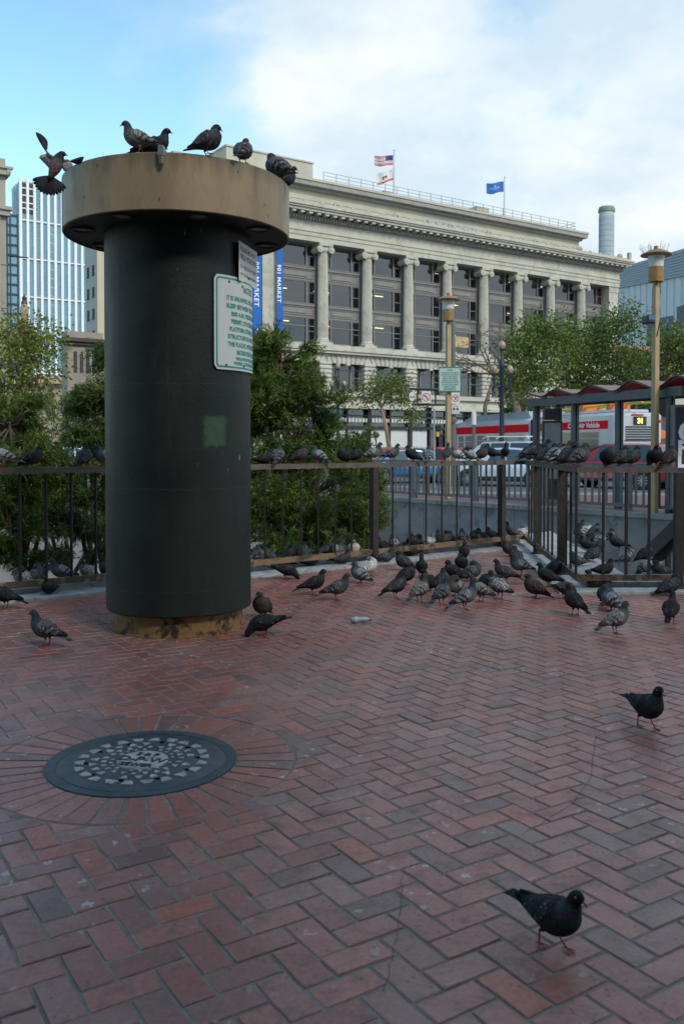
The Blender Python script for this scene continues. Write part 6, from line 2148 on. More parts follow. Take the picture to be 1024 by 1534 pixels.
# globe street lamps
M_globe = mat('cream_globe', (.30, .24, .15), .35, var=.15, scale=6)
M_blue = mat('dark_blue_pole', (.018, .03, .06), .5, metal=.2, var=.15)


def globe_lamp(px, ytop, ybase, Y, label, arms=2, hgt=None):
    p = at(px, 668, Y); t = thing('street_lamp', label, 'street lamp', (p.x, p.y, -.1), R(15))
    zt = at(px, ytop, Y).z
    b = MB(); b.lathe([(.28, 0), (.28, .5), (.20, .7), (.17, 1.2), (.12, 1.5), (.10, zt - 1.4), (.13, zt - 1.35), (.13, zt - 1.1), (.08, zt - 1.0), (.06, zt - .5), (.14, zt - .42)], 14)
    for sx in (-1, 1):
        if arms: b.tube([(0, 0, zt - 2.2), (sx * .36, 0, zt - 2.3), (sx * .42, 0, zt - 1.95), (sx * .42, 0, zt - 1.6)], [.05, .04, .04, .09], 8)
        b.tube([(sx * .42, 0, zt - 2.6), (sx * .42, 0, zt - 1.9)], [.02, .07], 8)
    b.build('pole', M_blue, t, 'auto')
    gl = [(0, zt - .22)] + ([(-.42, zt - 1.4), (.42, zt - 1.4)] if arms else [])
    for x, z in gl:
        b = MB(); b.lathe([(.10, z - .2), (.17, z - .1), (.18, z + .02), (.13, z + .14), (.04, z + .2), (0, z + .22)], 14, cx=x, caps=False); b.build('globe', M_globe, t, 'auto')
    return t


globe_lamp(751, 507, 700, 44, 'dark blue three-globe street lamp in front of the tree and stone building')
globe_lamp(506, 541, 700, 60, 'slender lamp with two cream globes behind the big bush, before the shop front')
# ornate lamp on the left
p = at(38, 668, 34); ol = thing('ornate_street_lamp', 'ornate old lamp post with an acorn glass top rising out of the left tree', 'street lamp', (p.x, p.y, 0))
oz = at(38, 441, 34).z
M_olb = mat('aged_bronze', (.07, .055, .05), .5, metal=.4, var=.2)
b = MB(); b.lathe([(.34, 0), (.34, .7), (.24, .9), (.20, 2.2), (.15, 2.4), (.13, oz - 1.9), (.18, oz - 1.8), (.10, oz - 1.6), (.2, oz - 1.35), (.24, oz - 1.2), (.12, oz - 1.12), (.17, oz - 1.02)], 16)
b.build('pole', M_olb, ol, 'auto')
b = MB(); b.lathe([(.12, oz - 1.0), (.155, oz - .75), (.15, oz - .5), (.10, oz - .35)], 16, caps=False); b.build('lamp_glass', M_globe, ol, 'auto')
b = MB(); b.lathe([(.12, oz - .36), (.11, oz - .28), (.07, oz - .22), (.09, oz - .12), (.04, oz - .05), (0, oz + .05)], 16, caps=False); b.build('finial', M_olb, ol, 'auto')
for sx in (-.5, .5):
    b = MB(); b.lathe([(.13, oz - 2.1), (.21, oz - 1.9), (.20, oz - 1.65), (.1, oz - 1.45), (0, oz - 1.35)], 14, cx=sx * .8, caps=False); b.build('lamp_glass', M_globe, ol, 'auto')
    b = MB(); b.tube([(0, 0, oz - 2.5), (sx * .8, 0, oz - 2.45), (sx * .8, 0, oz - 2.1)], [.05, .05, .09], 8); b.build('arm', M_olb, ol, 'auto')
# span wire arm on the left
b = MB(); a_ = at(14, 383, 60); c_ = at(42, 386, 58); b.tube([a_, c_], [.07, .04], 8)
o = b.build('bracket_arm', M_dark, None); tag(o, 'thin dark bracket arm sticking out from the stone building at the left', 'bracket')
# overhead wires left of the column
for i, (p_, q_) in enumerate((((70, 520), (135, 560)), ((78, 548), (140, 520)), ((60, 505), (140, 505)))):
    b = MB(); A2, B3 = at(*p_, 90), at(*q_, 105); M2 = A2.lerp(B3, .5) - Vector((0, 0, .3)); b.tube([A2, M2, B3], .022, 5)
    o = b.build('overhead_wire', M_dark, None); tag(o, ('overhead wire sloping down to the right before the corner building', 'overhead wire sloping up to the right before the corner building', 'highest, nearly level overhead wire in front of the glass tower')[i], 'wire')

# ------------------------------------------------------------ bus shelter
M_shel = mat('shelter_blue_grey', (.075, .10, .12), .45, metal=.4, var=.15, scale=4)
M_shelr = bpy.data.materials.new('red_translucent_roof'); nt, b_ = nodes_of(M_shelr)
b_.inputs['Base Color'].default_value = (.12, .025, .035, 1); b_.inputs['Roughness'].default_value = .2
out = next(n for n in nt.nodes if n.type == 'OUTPUT_MATERIAL')
tr = N(nt, 'ShaderNodeBsdfTranslucent'); tr.inputs[0].default_value = (.5, .02, .03, 1); mx = N(nt, 'ShaderNodeMixShader'); mx.inputs[0].default_value = .35
lk(nt, b_.outputs[0], mx.inputs[1]); lk(nt, tr.outputs[0], mx.inputs[2]); lk(nt, mx.outputs[0], out.inputs[0])
M_rooftop = mat('roof_top_grey', (.26, .25, .27), .35, var=.1)
S0 = V2(5.17, 23.8); S3 = V2(7.02, 19.15)
sdv = (S3 - S0).normalized(); SLn = (S3 - S0).length; sn = V2(-sdv.y, sdv.x)
if sn.y < 0: sn = -sn
sang = math.atan2(sdv.y, sdv.x)
sh = thing('bus_shelter', 'blue-grey steel bus shelter with a wavy red roof at the right', 'bus shelter', (S0.x, S0.y, 0), sang)
DEP = .68
for k in range(4):
    for yy in (0, DEP):
        x = SLn * k / 3
        if yy and k in (1, 2): continue
        b = MB(); b.box(x - .045, x + .045, yy - .09, yy - .025, 0, 2.72); b.box(x - .045, x + .045, yy + .025, yy + .09, 0, 2.72); b.box(x - .02, x + .02, yy - .03, yy + .03, 0, 2.7)
        b.build('post', M_shel, sh)
b = MB()
for yy in (-.13, DEP + .0): b.box(-.25, SLn + .5, yy - .03, yy + .05, 2.50, 2.70)
for x in (0, SLn / 3, 2 * SLn / 3, SLn): b.box(x - .03, x + .03, -.08, DEP, 2.56, 2.66)
b.build('roof_beam', M_shel, sh)
def roofwave(name, zoff, th, m_, y0, y1, parent=sh):
    b = MB(); n = 120; x0, x1 = -.22, SLn + 2.4; vs = []
    for zz_ in (0, th):
        for i in range(n + 1):
            x = x0 + (x1 - x0) * i / n
            am = .065 + .06 * i / n
            # asymmetric wave: steep rise, long slope
            ph = (x + .55) / 1.42 * 2 * math.pi
            z = 2.80 + am * math.sin(ph + .25 * math.sin(ph)) + zz_ + zoff
            vs.append((x, y0, z)); vs.append((x, y1, z))
    fs = []; m = (n + 1) * 2
    for i in range(n):
        a = 2 * i; fs += [(a, a + 2, a + 3, a + 1), (m + a, m + a + 1, m + a + 3, m + a + 2), (a, m + a, m + a + 2, a + 2), (a + 1, a + 3, m + a + 3, m + a + 1)]
    fs += [(0, 1, m + 1, m), (2 * n, m + 2 * n, m + 2 * n + 1, 2 * n + 1)]
    b.add(vs, fs); return b.build(name, m_, parent, 'auto')
roofwave('wavy_roof', 0, .02, M_shelr, -.25, DEP + .5)
roofwave('roof_rib', -.035, .03, M_shel, -.20, -.16); roofwave('roof_rib', -.035, .03, M_shel, DEP + .40, DEP + .44)
# information panel between posts 1 and 2
ip = thing('information_panel', 'grey illuminated information panel with a dark screen inside the shelter', 'information panel', (S0.x, S0.y, 0), 0)
a_ = at(812, 680, 22.9); c_ = at(842, 680, 22.9)
ip.location = (a_.x, a_.y, 0)
wi = c_.x - a_.x; z_b, z_m, z_t = at(812, 700, 22.9).z, at(812, 630, 22.9).z, at(812, 612, 22.9).z
b = MB(); b.box(0, wi, 0, .12, z_b - .4, z_m, bev=.01); b.box(.06, wi - .06, .03, .09, 0, z_b - .4); b.build('cabinet', mat('cabinet_dark', (.05, .055, .055), .5), ip)
b = MB(); b.box(.05, wi - .05, -.012, .0, z_b - .3, z_m - .06); b.build('poster', mat('poster_grey', (.30, .31, .31), .25, var=.15, scale=3), ip)
b = MB(); b.box(.02, wi - .02, -.04, .14, z_m + .02, z_t, bev=.02); b.build('screen_box', mat('screen_box_dark', (.05, .05, .052), .4), ip)
b = MB(); b.box(.07, wi - .07, -.052, -.04, z_m + .08, z_t - .06); b.build('screen', M_inter, ip)
# poster case at the right edge
ad = thing('advertising_panel', 'tall dark purple advertising panel with white letters at the right picture edge', 'advertising panel', (0, 0, 0), 0)
a_ = at(1007, 690, 18.6); ad.location = (a_.x, a_.y, 0)
zt_ = at(1012, 606, 18.6).z
b = MB(); b.box(0, 1.3, 0, .16, .15, zt_, bev=.02); b.box(.1, 1.2, .04, .12, 0, .15); b.build('case', mat('case_grey', (.16, .17, .17), .5, metal=.3), ad)
b = MB(); b.box(.06, 1.24, -.01, .0, .35, zt_ - .06); b.build('poster', mat('poster_purple', (.035, .03, .06), .4, var=.3, scale=3), ad)
b = MB()
for txt, sz, zz_ in (('C', .62, at(1012, 660, 18.6).z), ('P', .40, at(1012, 678, 18.6).z), ('L', .34, at(1012, 697, 18.6).z)):
    vs, fs = frame_text(txt, sz, 0, 'LEFT', bold=.02); b.add([(.10 + v.x, -.016, zz_ + v.y - .03) for v in vs], fs)
b.build('lettering', M_whitel, ad, fixn=False)

# ------------------------------------------------------------ vehicles
M_tyre = mat('tyre', (.02, .02, .021), .8, var=.1); M_rim = mat('alloy_rim', (.38, .39, .40), .35, metal=.6, var=.1)
M_cglass = glass_mat('car_glass', (.03, .06, .08), .06)
M_trim = mat('black_trim', (.02, .02, .022), .5, var=0)
M_hl = mat('headlight', (.6, .62, .62), .15, var=0); M_tl = mat('tail_light', (.5, .02, .015), .25, var=0)


def wheel(root, x, y, r, side):
    b = MB(); b.lathe([(r * .62, -.09), (r * .95, -.10), (r, -.06), (r, .06), (r * .95, .10), (r * .62, .09)], 24, caps=False)
    b.v = [(x + a, y + c, r + b2 - .14) for a, b2, c in b.v]; t = b.build('wheel', M_tyre, root, 'auto')
    b = MB(); yo = side * .075
    n = 10
    for k in range(n):
        a = 2 * math.pi * k / n
        d = Vector((math.cos(a), 0, math.sin(a))); c_ = Vector((x, y + yo, r - .14))
        b.bar(c_ + d * r * .12, c_ + d * r * .60, .035, .03, up=(0, 1, 0))
    b.lathe([(r * .64, 0), (r * .58, 0)], 24, caps=False)
    for i in range(len(b.v) - 48, len(b.v)): a, b2, c = b.v[i]; b.v[i] = (x + a, y + yo, r - .14 + b2)
    b.lathe([(r * .14, 0), (0, .01)], 10, caps=False)
    for i in range(len(b.v) - 20, len(b.v)): a, b2, c = b.v[i]; b.v[i] = (x + a, y + yo + side * .01, r - .14 + b2)
    b.build('rim', M_rim, t, fixn=False)
    b = MB(); b.lathe([(r * .62, 0), (0, 0)], 20, caps=False); b.v = [(x + a, y + side * .03, r - .14 + b2) for a, b2, c in b.v]; b.build('hub_back', M_trim, t, fixn=False)


def car(label, cat, loc, rz, paint, L=4.5, W=1.85, H=1.65, kind='suv', rack=False):
    """front at +x. heights above z=-.14 road"""
    t = thing('parked_car' if cat == 'car' else cat, label, cat, loc, rz)
    h2 = H
    if kind == 'suv':
        low = [(0, .32), (0, .62), (.04, .80), (.20, .98), (.24, 1.0), (.74, .98), (.97, .84), (1.0, .66), (1.0, .30)]
        roof = [(.035, 1.0), (.10, h2 - .06), (.22, h2), (.55, h2 - .02), (.765, .99)]
    elif kind == 'van':
        low = [(0, .32), (0, .62), (.0, .95), (.01, 1.08), (.24, 1.1), (.76, 1.06), (.97, .90), (1.0, .70), (1.0, .30)]
        roof = [(.012, 1.08), (.03, h2 - .05), (.10, h2), (.58, h2 - .02), (.77, 1.06)]
    else:
        low = [(0, .32), (0, .60), (.02, .82), (.18, .90), (.24, .90), (.72, .88), (.96, .74), (1.0, .58), (1.0, .28)]
        roof = [(.16, .89), (.30, h2 - .03), (.40, h2), (.58, h2 - .02), (.74, .88)]
    sgm = 14
    # body: sections across the width for rounding
    b = MB(); ysec = [(-1.0, .93, .0), (-.97, 1, .03), (-.80, 1.0, .05), (.80, 1.0, .05), (.97, 1, .03), (1.0, .93, .0)]
    pts = [(x * L - L / 2, z - .14) for x, z in low]
    n = len(pts); vs = []
    for yy, sx, dz in ysec:
        for x, z in pts: vs.append((x * (sx * .5 + .5), yy * W / 2, z + (dz if z > .5 else 0)))
    fs = []
    for i in range(len(ysec) - 1):
        for k in range(n): k2 = (k + 1) % n; fs.append((i * n + k, i * n + k2, (i + 1) * n + k2, (i + 1) * n + k))
    fs.append(tuple(range(n))[::-1]); fs.append(tuple((len(ysec) - 1) * n + k for k in range(n)))
    b.add(vs, fs); b.build('body', paint, t, 'auto')
    # greenhouse
    b = MB(); m = len(roof); vs = []
    for yy, zf in ((-1, 0), (-1, 1), (1, 1), (1, 0)):
        pass
    zb = min(r[1] for r in roof)
    secs = [(-.96, 0), (-.80, .94), (-.66, 1.0), (.66, 1.0), (.80, .94), (.96, 0)]
    for yy, f_ in secs:
        for x, z in roof:
            zz_ = zb - .03 + (z - zb + .03) * f_
            xx = x
            if f_ == 0:
                xx = roof[0][0] + (roof[-1][0] - roof[0][0]) * (roof.index((x, z)) / (m - 1))
            vs.append((xx * L - L / 2, yy * W / 2, zz_ - .14 + .03))
    fs = []
    for i in range(len(secs) - 1):
        for k in range(m - 1): fs.append((i * m + k, i * m + k + 1, (i + 1) * m + k + 1, (i + 1) * m + k))
    b.add(vs, fs); b.build('cabin', paint, t, 'auto')
    # side glass, set 4 mm proud of the cabin side
    def sidept(x, q, sgn):
        # q 0..1 up the side
        i0 = 0
        for i in range(m - 1):
            if roof[i][0] <= x <= roof[i + 1][0]: i0 = i
        a, c = roof[i0], roof[i0 + 1]; tt = (x - a[0]) / (c[0] - a[0]); z = a[1] + (c[1] - a[1]) * tt
        zlo = zb; ztop = zb + (z - zb) * .93
        zz_ = zlo + .03 + (ztop - zlo - .06) * q
        f_ = (zz_ - zb + .03) / (z - zb + .03) / .94
        y = (.96 - .16 * min(1, f_)) * W / 2 + .012
        return (x * L - L / 2, sgn * y, zz_ - .14 + .03)
    xs = {'suv': [(.10, .26), (.275, .45), (.465, .68)], 'van': [(.06, .27), (.285, .48), (.50, .70)], 'sedan': [(.27, .44), (.455, .66)]}[kind]
    for sgn in (-1, 1):
        for (xa, xb) in xs:
            b = MB(); nn = 6; vs = []
            for i in range(nn + 1):
                x = xa + (xb - xa) * i / nn
                for q in (0, .33, .66, 1): vs.append(sidept(x, q, sgn))
            fs = [(i * 4 + j, i * 4 + j + 1, i * 4 + j + 5, i * 4 + j + 4) for i in range(nn) for j in range(3)]
            b.add(vs, fs); b.build('window', M_cglass, t, True)
    # windscreen and rear glass
    for (ia, ib) in ((m - 1, m - 2), (0, 1)):
        a, c = roof[ia], roof[ib]
        b = MB(); off = .015 * (1 if ia else -1)
        def P(tt, y): return ((a[0] + (c[0] - a[0]) * tt) * L - L / 2 + off * 1.5, y, a[1] + (c[1] - a[1]) * tt - .14 + .045)
        b.add([P(.12, -.80 * W / 2), P(.12, .80 * W / 2), P(.9, .66 * W / 2), P(.9, -.66 * W / 2)], [(0, 1, 2, 3)]); b.build('windscreen', M_cglass, t)
    r = .34 if kind != 'sedan' else .31
    for x in (L * .305, -L * .30):
        for sgn in (-1, 1):
            b = MB(); b.lathe([(r + .07, -.02), (r + .07, .03), (0, .03)], 20, caps=False); b.v = [(x + a, sgn * (W / 2 - .02) + c * sgn, r - .14 + b2) for a, b2, c in b.v]; b.build('wheel_arch', M_trim, t, fixn=False)
            wheel(t, x, sgn * (W / 2 - .06), r, sgn)
    for sgn in (-1, 1):
        b = MB(); b.box(L / 2 - .28, L / 2 - .02, sgn * W * .38 - .18, sgn * W * .38 + .18, .56, .70, bev=.04); b.build('headlight', M_hl, t)
        b = MB(); b.box(-L / 2 - .01, -L / 2 + .14, sgn * W * .43 - .11, sgn * W * .43 + .11, .62, .92 if kind != 'sedan' else .74, bev=.03); b.build('tail_light', M_tl, t)
        b = MB(); b.box(L * .19, L * .19 + .12, sgn * (W / 2 + .10) - .10, sgn * (W / 2 + .10) + .10, .86, 1.0, bev=.03); b.build('mirror', M_trim, t)
        b = MB(); b.box(-L / 2 + .05, L / 2 - .05, sgn * (W / 2 + .004) - .02, sgn * (W / 2 + .004) + .02, .16, .26); b.build('sill', M_trim, t)
    b = MB(); b.box(L / 2 - .06, L / 2 + .02, -.5, .5, .25, .48, bev=.02); b.build('grille', M_trim, t)
    b = MB(); b.box(-L / 2 - .02, -L / 2 + .02, -.25, .25, .42, .56); b.build('number_plate', M_swhite, t)
    if rack:
        b = MB()
        for sgn in (-.62, .62): b.tube([(-L * .40, sgn * W / 2, H + .0), (-L * .38, sgn * W / 2, H + .10), (L * .06, sgn * W / 2, H + .10), (L * .1, sgn * W / 2, H + .0)], .022, 6)
        for x in (-L * .35, -L * .2, -L * .05, L * .05): b.tube([(x, -.62 * W / 2, H + .1), (x, .62 * W / 2, H + .1)], .02, 6)
        b.build('roof_rack', M_whitel, t)
    return t


def paint(name, c): return mat(name, c, .25, metal=.15, var=.04, coat=.8)


P_red = paint('dark_red_paint', (.26, .012, .025)); P_white = paint('white_paint', (.58, .62, .66)); P_red2 = paint('bright_red_paint', (.55, .015, .02)); P_blue = paint('blue_paint', (.03, .13, .30)); P_pale = paint('pale_green_paint', (.42, .47, .42)); P_lblue = paint('ice_blue_paint', (.45, .55, .63)); P_blk = paint('black_paint', (.02, .02, .025))
RZ = -.0
def carpos(px, Y): p = at(px, 668, Y); return (p.x, p.y, 0)
car('dark red SUV driving left behind the bus shelter', 'car', carpos(922, 33.8), R(141), P_red, 4.6, 1.85, 1.66)
car('white van with a ladder rack on its roof in front of the silver bus', 'van', carpos(746, 41.5), R(139), P_white, 4.8, 1.9, 1.78, 'van', True)
car('pale blue car in front of the white van, mostly behind the railing', 'car', carpos(752, 35.8), R(165), P_lblue, 4.2, 1.75, 1.50, 'sedan')
car('bright red car between the blue car and the tan lamp post', 'car', carpos(663, 44), R(120), P_red2, 4.2, 1.75, 1.50, 'sedan')
car('bright blue car low behind the railing left of the red one', 'car', carpos(612, 38.5), R(12), P_blue, 4.3, 1.75, 1.42, 'sedan')
car('pale greenish car behind the blue car, roof and windows showing', 'car', carpos(614, 52), R(170), P_pale, 4.4, 1.75, 1.52, 'sedan')
car('black car at the far kerb behind the pale greenish car', 'car', carpos(590, 60), R(10), P_blk, 4.4, 1.8, 1.5, 'sedan')
car('light car glimpsed through the bushes on the left', 'car', carpos(118, 44), R(20), P_lblue, 4.3, 1.75, 1.5, 'sedan')

# ------------------------------------------------------------ articulated bus
M_silver = mat('bus_silver', (.46, .50, .53), .35, metal=.25, var=.05, coat=.3); M_bred = mat('bus_red', (.82, .006, .02), .7, var=.03, spec=.1)
M_bwin = glass_mat('bus_glass', (.02, .03, .035), .08)
b1 = at(921, 668, 39.6); b0 = at(683, 668, 57.5)
bdv = V2(b0.x - b1.x, b0.y - b1.y); BL = bdv.length; bdn = bdv.normalized(); bang = math.atan2(bdn.y, bdn.x)
bus = thing('articulated_bus', 'long silver and red articulated trolley bus driving left behind the shelter', 'bus', (b1.x, b1.y, 0), bang)
# local x: from the rear (0) to the front (BL); camera side is +y or -y
mid = V2((b1.x + b0.x) / 2, (b1.y + b0.y) / 2); ln = V2(-bdn.y, bdn.x)
sgn = 1 if (V2(0, 0) - mid).dot(ln) > 0 else -1
BW2 = 2.4
Y0_, Y1_ = (0, -sgn * BW2)
def ybox(b, x0, x1, ya, yb, z0, z1, bev=0.0): b.box(x0, x1, min(ya, yb), max(ya, yb), z0, z1, bev=bev)
bodyH = 2.95
for i, (xa, xb) in enumerate(((0, 7.6), (8.3, BL))):
    b = MB(); ybox(b, xa, xb, 0, Y1_, .22, bodyH, .14); b.build('body', M_silver, bus, 'auto')
b = MB()
for k in range(7): ybox(b, 7.6 + k * .1, 7.66 + k * .1, -sgn * .06, Y1_ + sgn * .06, .25, bodyH - .1)
ybox(b, 7.6, 8.3, -sgn * .12, Y1_ + sgn * .12, .3, bodyH - .15)
b.build('bellows', M_trim, bus)
def side(b, x0, x1, z0, z1, t=.012): ybox(b, x0, x1, sgn * t, -sgn * .01, z0, z1)
b = MB(); side(b, .6, 7.5, 2.22, 2.60, .01); side(b, 8.4, BL - .06, 2.18, 2.62, .01); b.build('red_stripe', M_bred, bus)
vs, fs = frame_text('Clean Air Vehicle', .32, 0, 'LEFT', bold=.012, shear=.15)
b = MB()
# reading direction left to right in the picture: from high x (front, left) to low x
wtx = max(v.x for v in vs); xs0 = 4.2
b.add([(xs0 - v.x * (2.9 / wtx), sgn * .014, 2.31 + v.y) for v in vs], fs); b.build('lettering', M_whitel, bus, fixn=False)
for x0, x1, z0, z1 in ((1.4, 4.9, 1.2, 2.08), (8.9, 11.3, 1.2, 2.05), (11.7, 13.4, 1.2, 2.05), (13.8, 15.2, 1.2, 2.05), (15.6, 17.0, 1.0, 2.05), (17.3, BL - .4, .9, 2.05)):
    b = MB(); side(b, x0 - .06, x1 + .06, z0 - .06, z1 + .06, .012); fr = b.build('window', M_silver if False else mat('bus_window_frame', (.45, .48, .5), .4, var=0) if 'BWF' not in globals() else BWF, bus)
    if 'BWF' not in globals(): BWF = fr.data.materials[0]
    b = MB(); m_ = (x1 - x0) / max(1, round((x1 - x0) / 1.5))
    x = x0
    while x < x1 - .05:
        side(b, x, x + m_ - .05, z0, z0 + (z1 - z0) * .66, .018); side(b, x, x + m_ - .05, z0 + (z1 - z0) * .71, z1, .018); x += m_
    b.build('pane', M_bwin, fr)
b = MB(); side(b, 10.3, 10.6, .3, .62); side(b, 0.35, 7.3, .3, .42, .01); b.build('skirt', M_trim, bus)
# roof fairing on the front section
b = MB()
prof = [(8.4, bodyH - .02), (8.7, bodyH + .36), (BL - 2.4, bodyH + .36), (BL - .5, bodyH - .02)]
b.prism(prof, min(-sgn * .15, Y1_ + sgn * .15), max(-sgn * .15, Y1_ + sgn * .15), 'y'); b.build('roof_fairing', mat('bus_roof_grey', (.30, .35, .40), .45, var=.08), bus)
b = MB(); ybox(b, .6, 7.3, -sgn * .3, Y1_ + sgn * .3, bodyH, bodyH + .16, .05); b.build('roof_box', M_silver, bus)
# rear face
b = MB()
for k in range(6): b.box(-.03, .0, -sgn * 0 + min(Y1_, 0) + .25 + 0, min(Y1_, 0) + 1.9, 1.72 + k * .11, 1.78 + k * .11)
b.box(-.02, 0, min(Y1_, 0) + .2, min(Y1_, 0) + 1.95, 1.66, 1.70); b.build('rear_grille', M_trim, bus)
b = MB(); b.box(-.05, .0, min(Y1_, 0) + .95 if sgn < 0 else min(Y1_, 0) + .85, min(Y1_, 0) + 1.6 if sgn < 0 else min(Y1_, 0) + 1.5, 2.38, 2.76, bev=.02)
dbx = b.build('route_display', M_trim, bus)
M_led = mat('amber_led', (.8, .4, .05), .4, var=0, emit=(1, .5, .05), estr=1.6)
yc = (min(Y1_, 0) + (1.275 if sgn < 0 else 1.175))
vs, fs = frame_text('31', .30, 0, 'CENTER', bold=.02)
# rear face is seen from -x; picture right is ... the side away from the visible flank
b = MB(); b.add([(-.056, yc - v.x * 1.0 * (1), 2.47 + v.y) for v in vs], fs); b.build('route_number', M_led, dbx, fixn=False)
b = MB()
for y_ in (min(Y1_, 0) + .12, max(Y1_, 0) - .12): b.box(-.03, 0, y_ - .07, y_ + .07, 1.0, 1.6); b.box(-.03, 0, y_ - .07, y_ + .07, 2.5, 2.62)
b.box(-.03, 0, min(Y1_, 0) + 1.0, min(Y1_, 0) + 1.6, 2.80, 2.87)
b.build('tail_light', M_tl, bus)
for x in (2.2, 7.6, 11.6, 16.0):
    b = MB(); b.lathe([(.48, -.15), (.48, .15)], 20); b.v = [(x + a, sgn * -.14 + c, .36 + b2) for a, b2, c in b.v]; w_ = b.build('wheel', M_tyre, bus, 'auto')
    b = MB(); b.lathe([(.27, 0), (.1, .04), (0, .04)], 16, caps=False); b.v = [(x + a, sgn * (.012 + c), .36 + b2) for a, b2, c in b.v]; b.build('rim', M_rim, w_)
# trolley poles lying on the roof
M_yel = mat('yellow_pole', (.70, .50, .03), .5, var=.05); M_org = mat('orange_hook', (.65, .16, .03), .5, var=0)
for k, dy_ in enumerate((-.5, -1.2)):
    b = MB(); b.tube([(8.4, sgn * dy_ * 1, bodyH + .36), (5, sgn * dy_, bodyH + .30), (.4, sgn * dy_, bodyH + .42), (-1.3, sgn * dy_, bodyH + .38)], [.06, .06, .05, .04], 8)
    b.build('trolley_pole', M_yel, bus, 'auto')
b = MB()
for x in (3.4, 1.0): ybox(b, x, x + .35, -sgn * .35, -sgn * 1.4, bodyH + .14, bodyH + .62, .03)
b.build('pole_hook', M_org, bus)

# orange construction barrier, parking meter, cafe umbrella
p = at(582, 668, 50); ob_ = thing('construction_barrier', 'orange mesh construction barrier round the small street tree', 'barrier', (p.x - .6, p.y, 0))
M_or = mat('orange_mesh', (.55, .14, .04), .7, var=.25, scale=8)
b = MB()
for k in range(9): b.box(k * .3 - .9, k * .3 - .86, 0, .02, 0, 1.35)
for k in range(9): b.box(-.9, 1.55, .005, .025, .1 + k * .15, .17 + k * .15)
b.build('mesh_panel', M_or, ob_)
b = MB()
for x in (-.95, 1.6): b.bar((x, 0, 0), (x, 0, 1.45), .06, .06, up=(0, 1, 0))
b.build('post', M_or, ob_)
p = at(563, 668, 40); pm = thing('parking_meter', 'small grey round-headed meter on a thin pole right of the lower bush branch', 'parking meter', (p.x, p.y, 0))
zq = at(563, 652, 40).z
b = MB(); b.tube([(0, 0, 0), (0, 0, zq)], .035, 8); b.build('pole', M_gpole, pm)
b = MB(); b.box(-.12, .12, -.08, .08, zq - .12, zq + .16, bev=.05); b.build('meter_head', mat('meter_grey', (.16, .18, .18), .4, metal=.4), pm)
p = at(989, 668, 48); cu_ = thing('cafe_umbrella', 'orange cafe umbrella seen between the lamp post and the shelter post', 'umbrella', (p.x, p.y, 0))
zu = at(989, 643, 48).z
b = MB(); b.lathe([(1.3, zu - .5), (0, zu)], 8, caps=False); b.build('canopy', mat('umbrella_orange', (.65, .14, .03), .7, var=.1), cu_)
b = MB(); b.tube([(0, 0, 0), (0, 0, zu)], .03, 8); b.build('pole', M_dark, cu_)
# ------------------------------------------------------------ trees and bushes
M_leafA = attr_mat('narrow_leaf', .45, 3, .2, transl=.38, spec=.35)
M_leafB = attr_mat('broad_leaf', .5, 2, .2, transl=.35, spec=.35)
M_bark = mat('bark', (.10, .075, .055), .9, var=.3, scale=6, bump=.6, bscale=30)
M_bark2 = mat('grey_bark', (.17, .14, .11), .9, var=.3, scale=3, bump=.6, bscale=20)


class Leaves:
    def __init__(s, seed): s.v, s.f, s.c = [], [], []; s.r = random.Random(seed)
    def blade(s, p, d, L, w_, col, bend=.0):
        r = s.r
        sd_ = d.cross(Vector((r.gauss(0, 1), r.gauss(0, 1), r.gauss(0, 1))))
        if sd_.length < 1e-4: return
        sd_.normalize(); n = len(s.v)
        m_ = p + d * L * .5 + Vector((0, 0, bend * L * .3)); e = p + d * L - Vector((0, 0, bend * L * .4))
        s.v += [tuple(p), tuple(m_ + sd_ * w_ / 2), tuple(e), tuple(m_ - sd_ * w_ / 2)]
        s.f.append((n, n + 1, n + 2, n + 3)); s.c += [*col, 1] * 4
    def build(s, name, m, parent):
        b = MB(); b.v = s.v; b.f = s.f
        return b.build(name, m, parent, fixn=False, attr=s.c)


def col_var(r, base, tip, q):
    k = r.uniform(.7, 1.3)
    return tuple(max(0, (a + (c - a) * q) * k) for a, c in zip(base, tip))


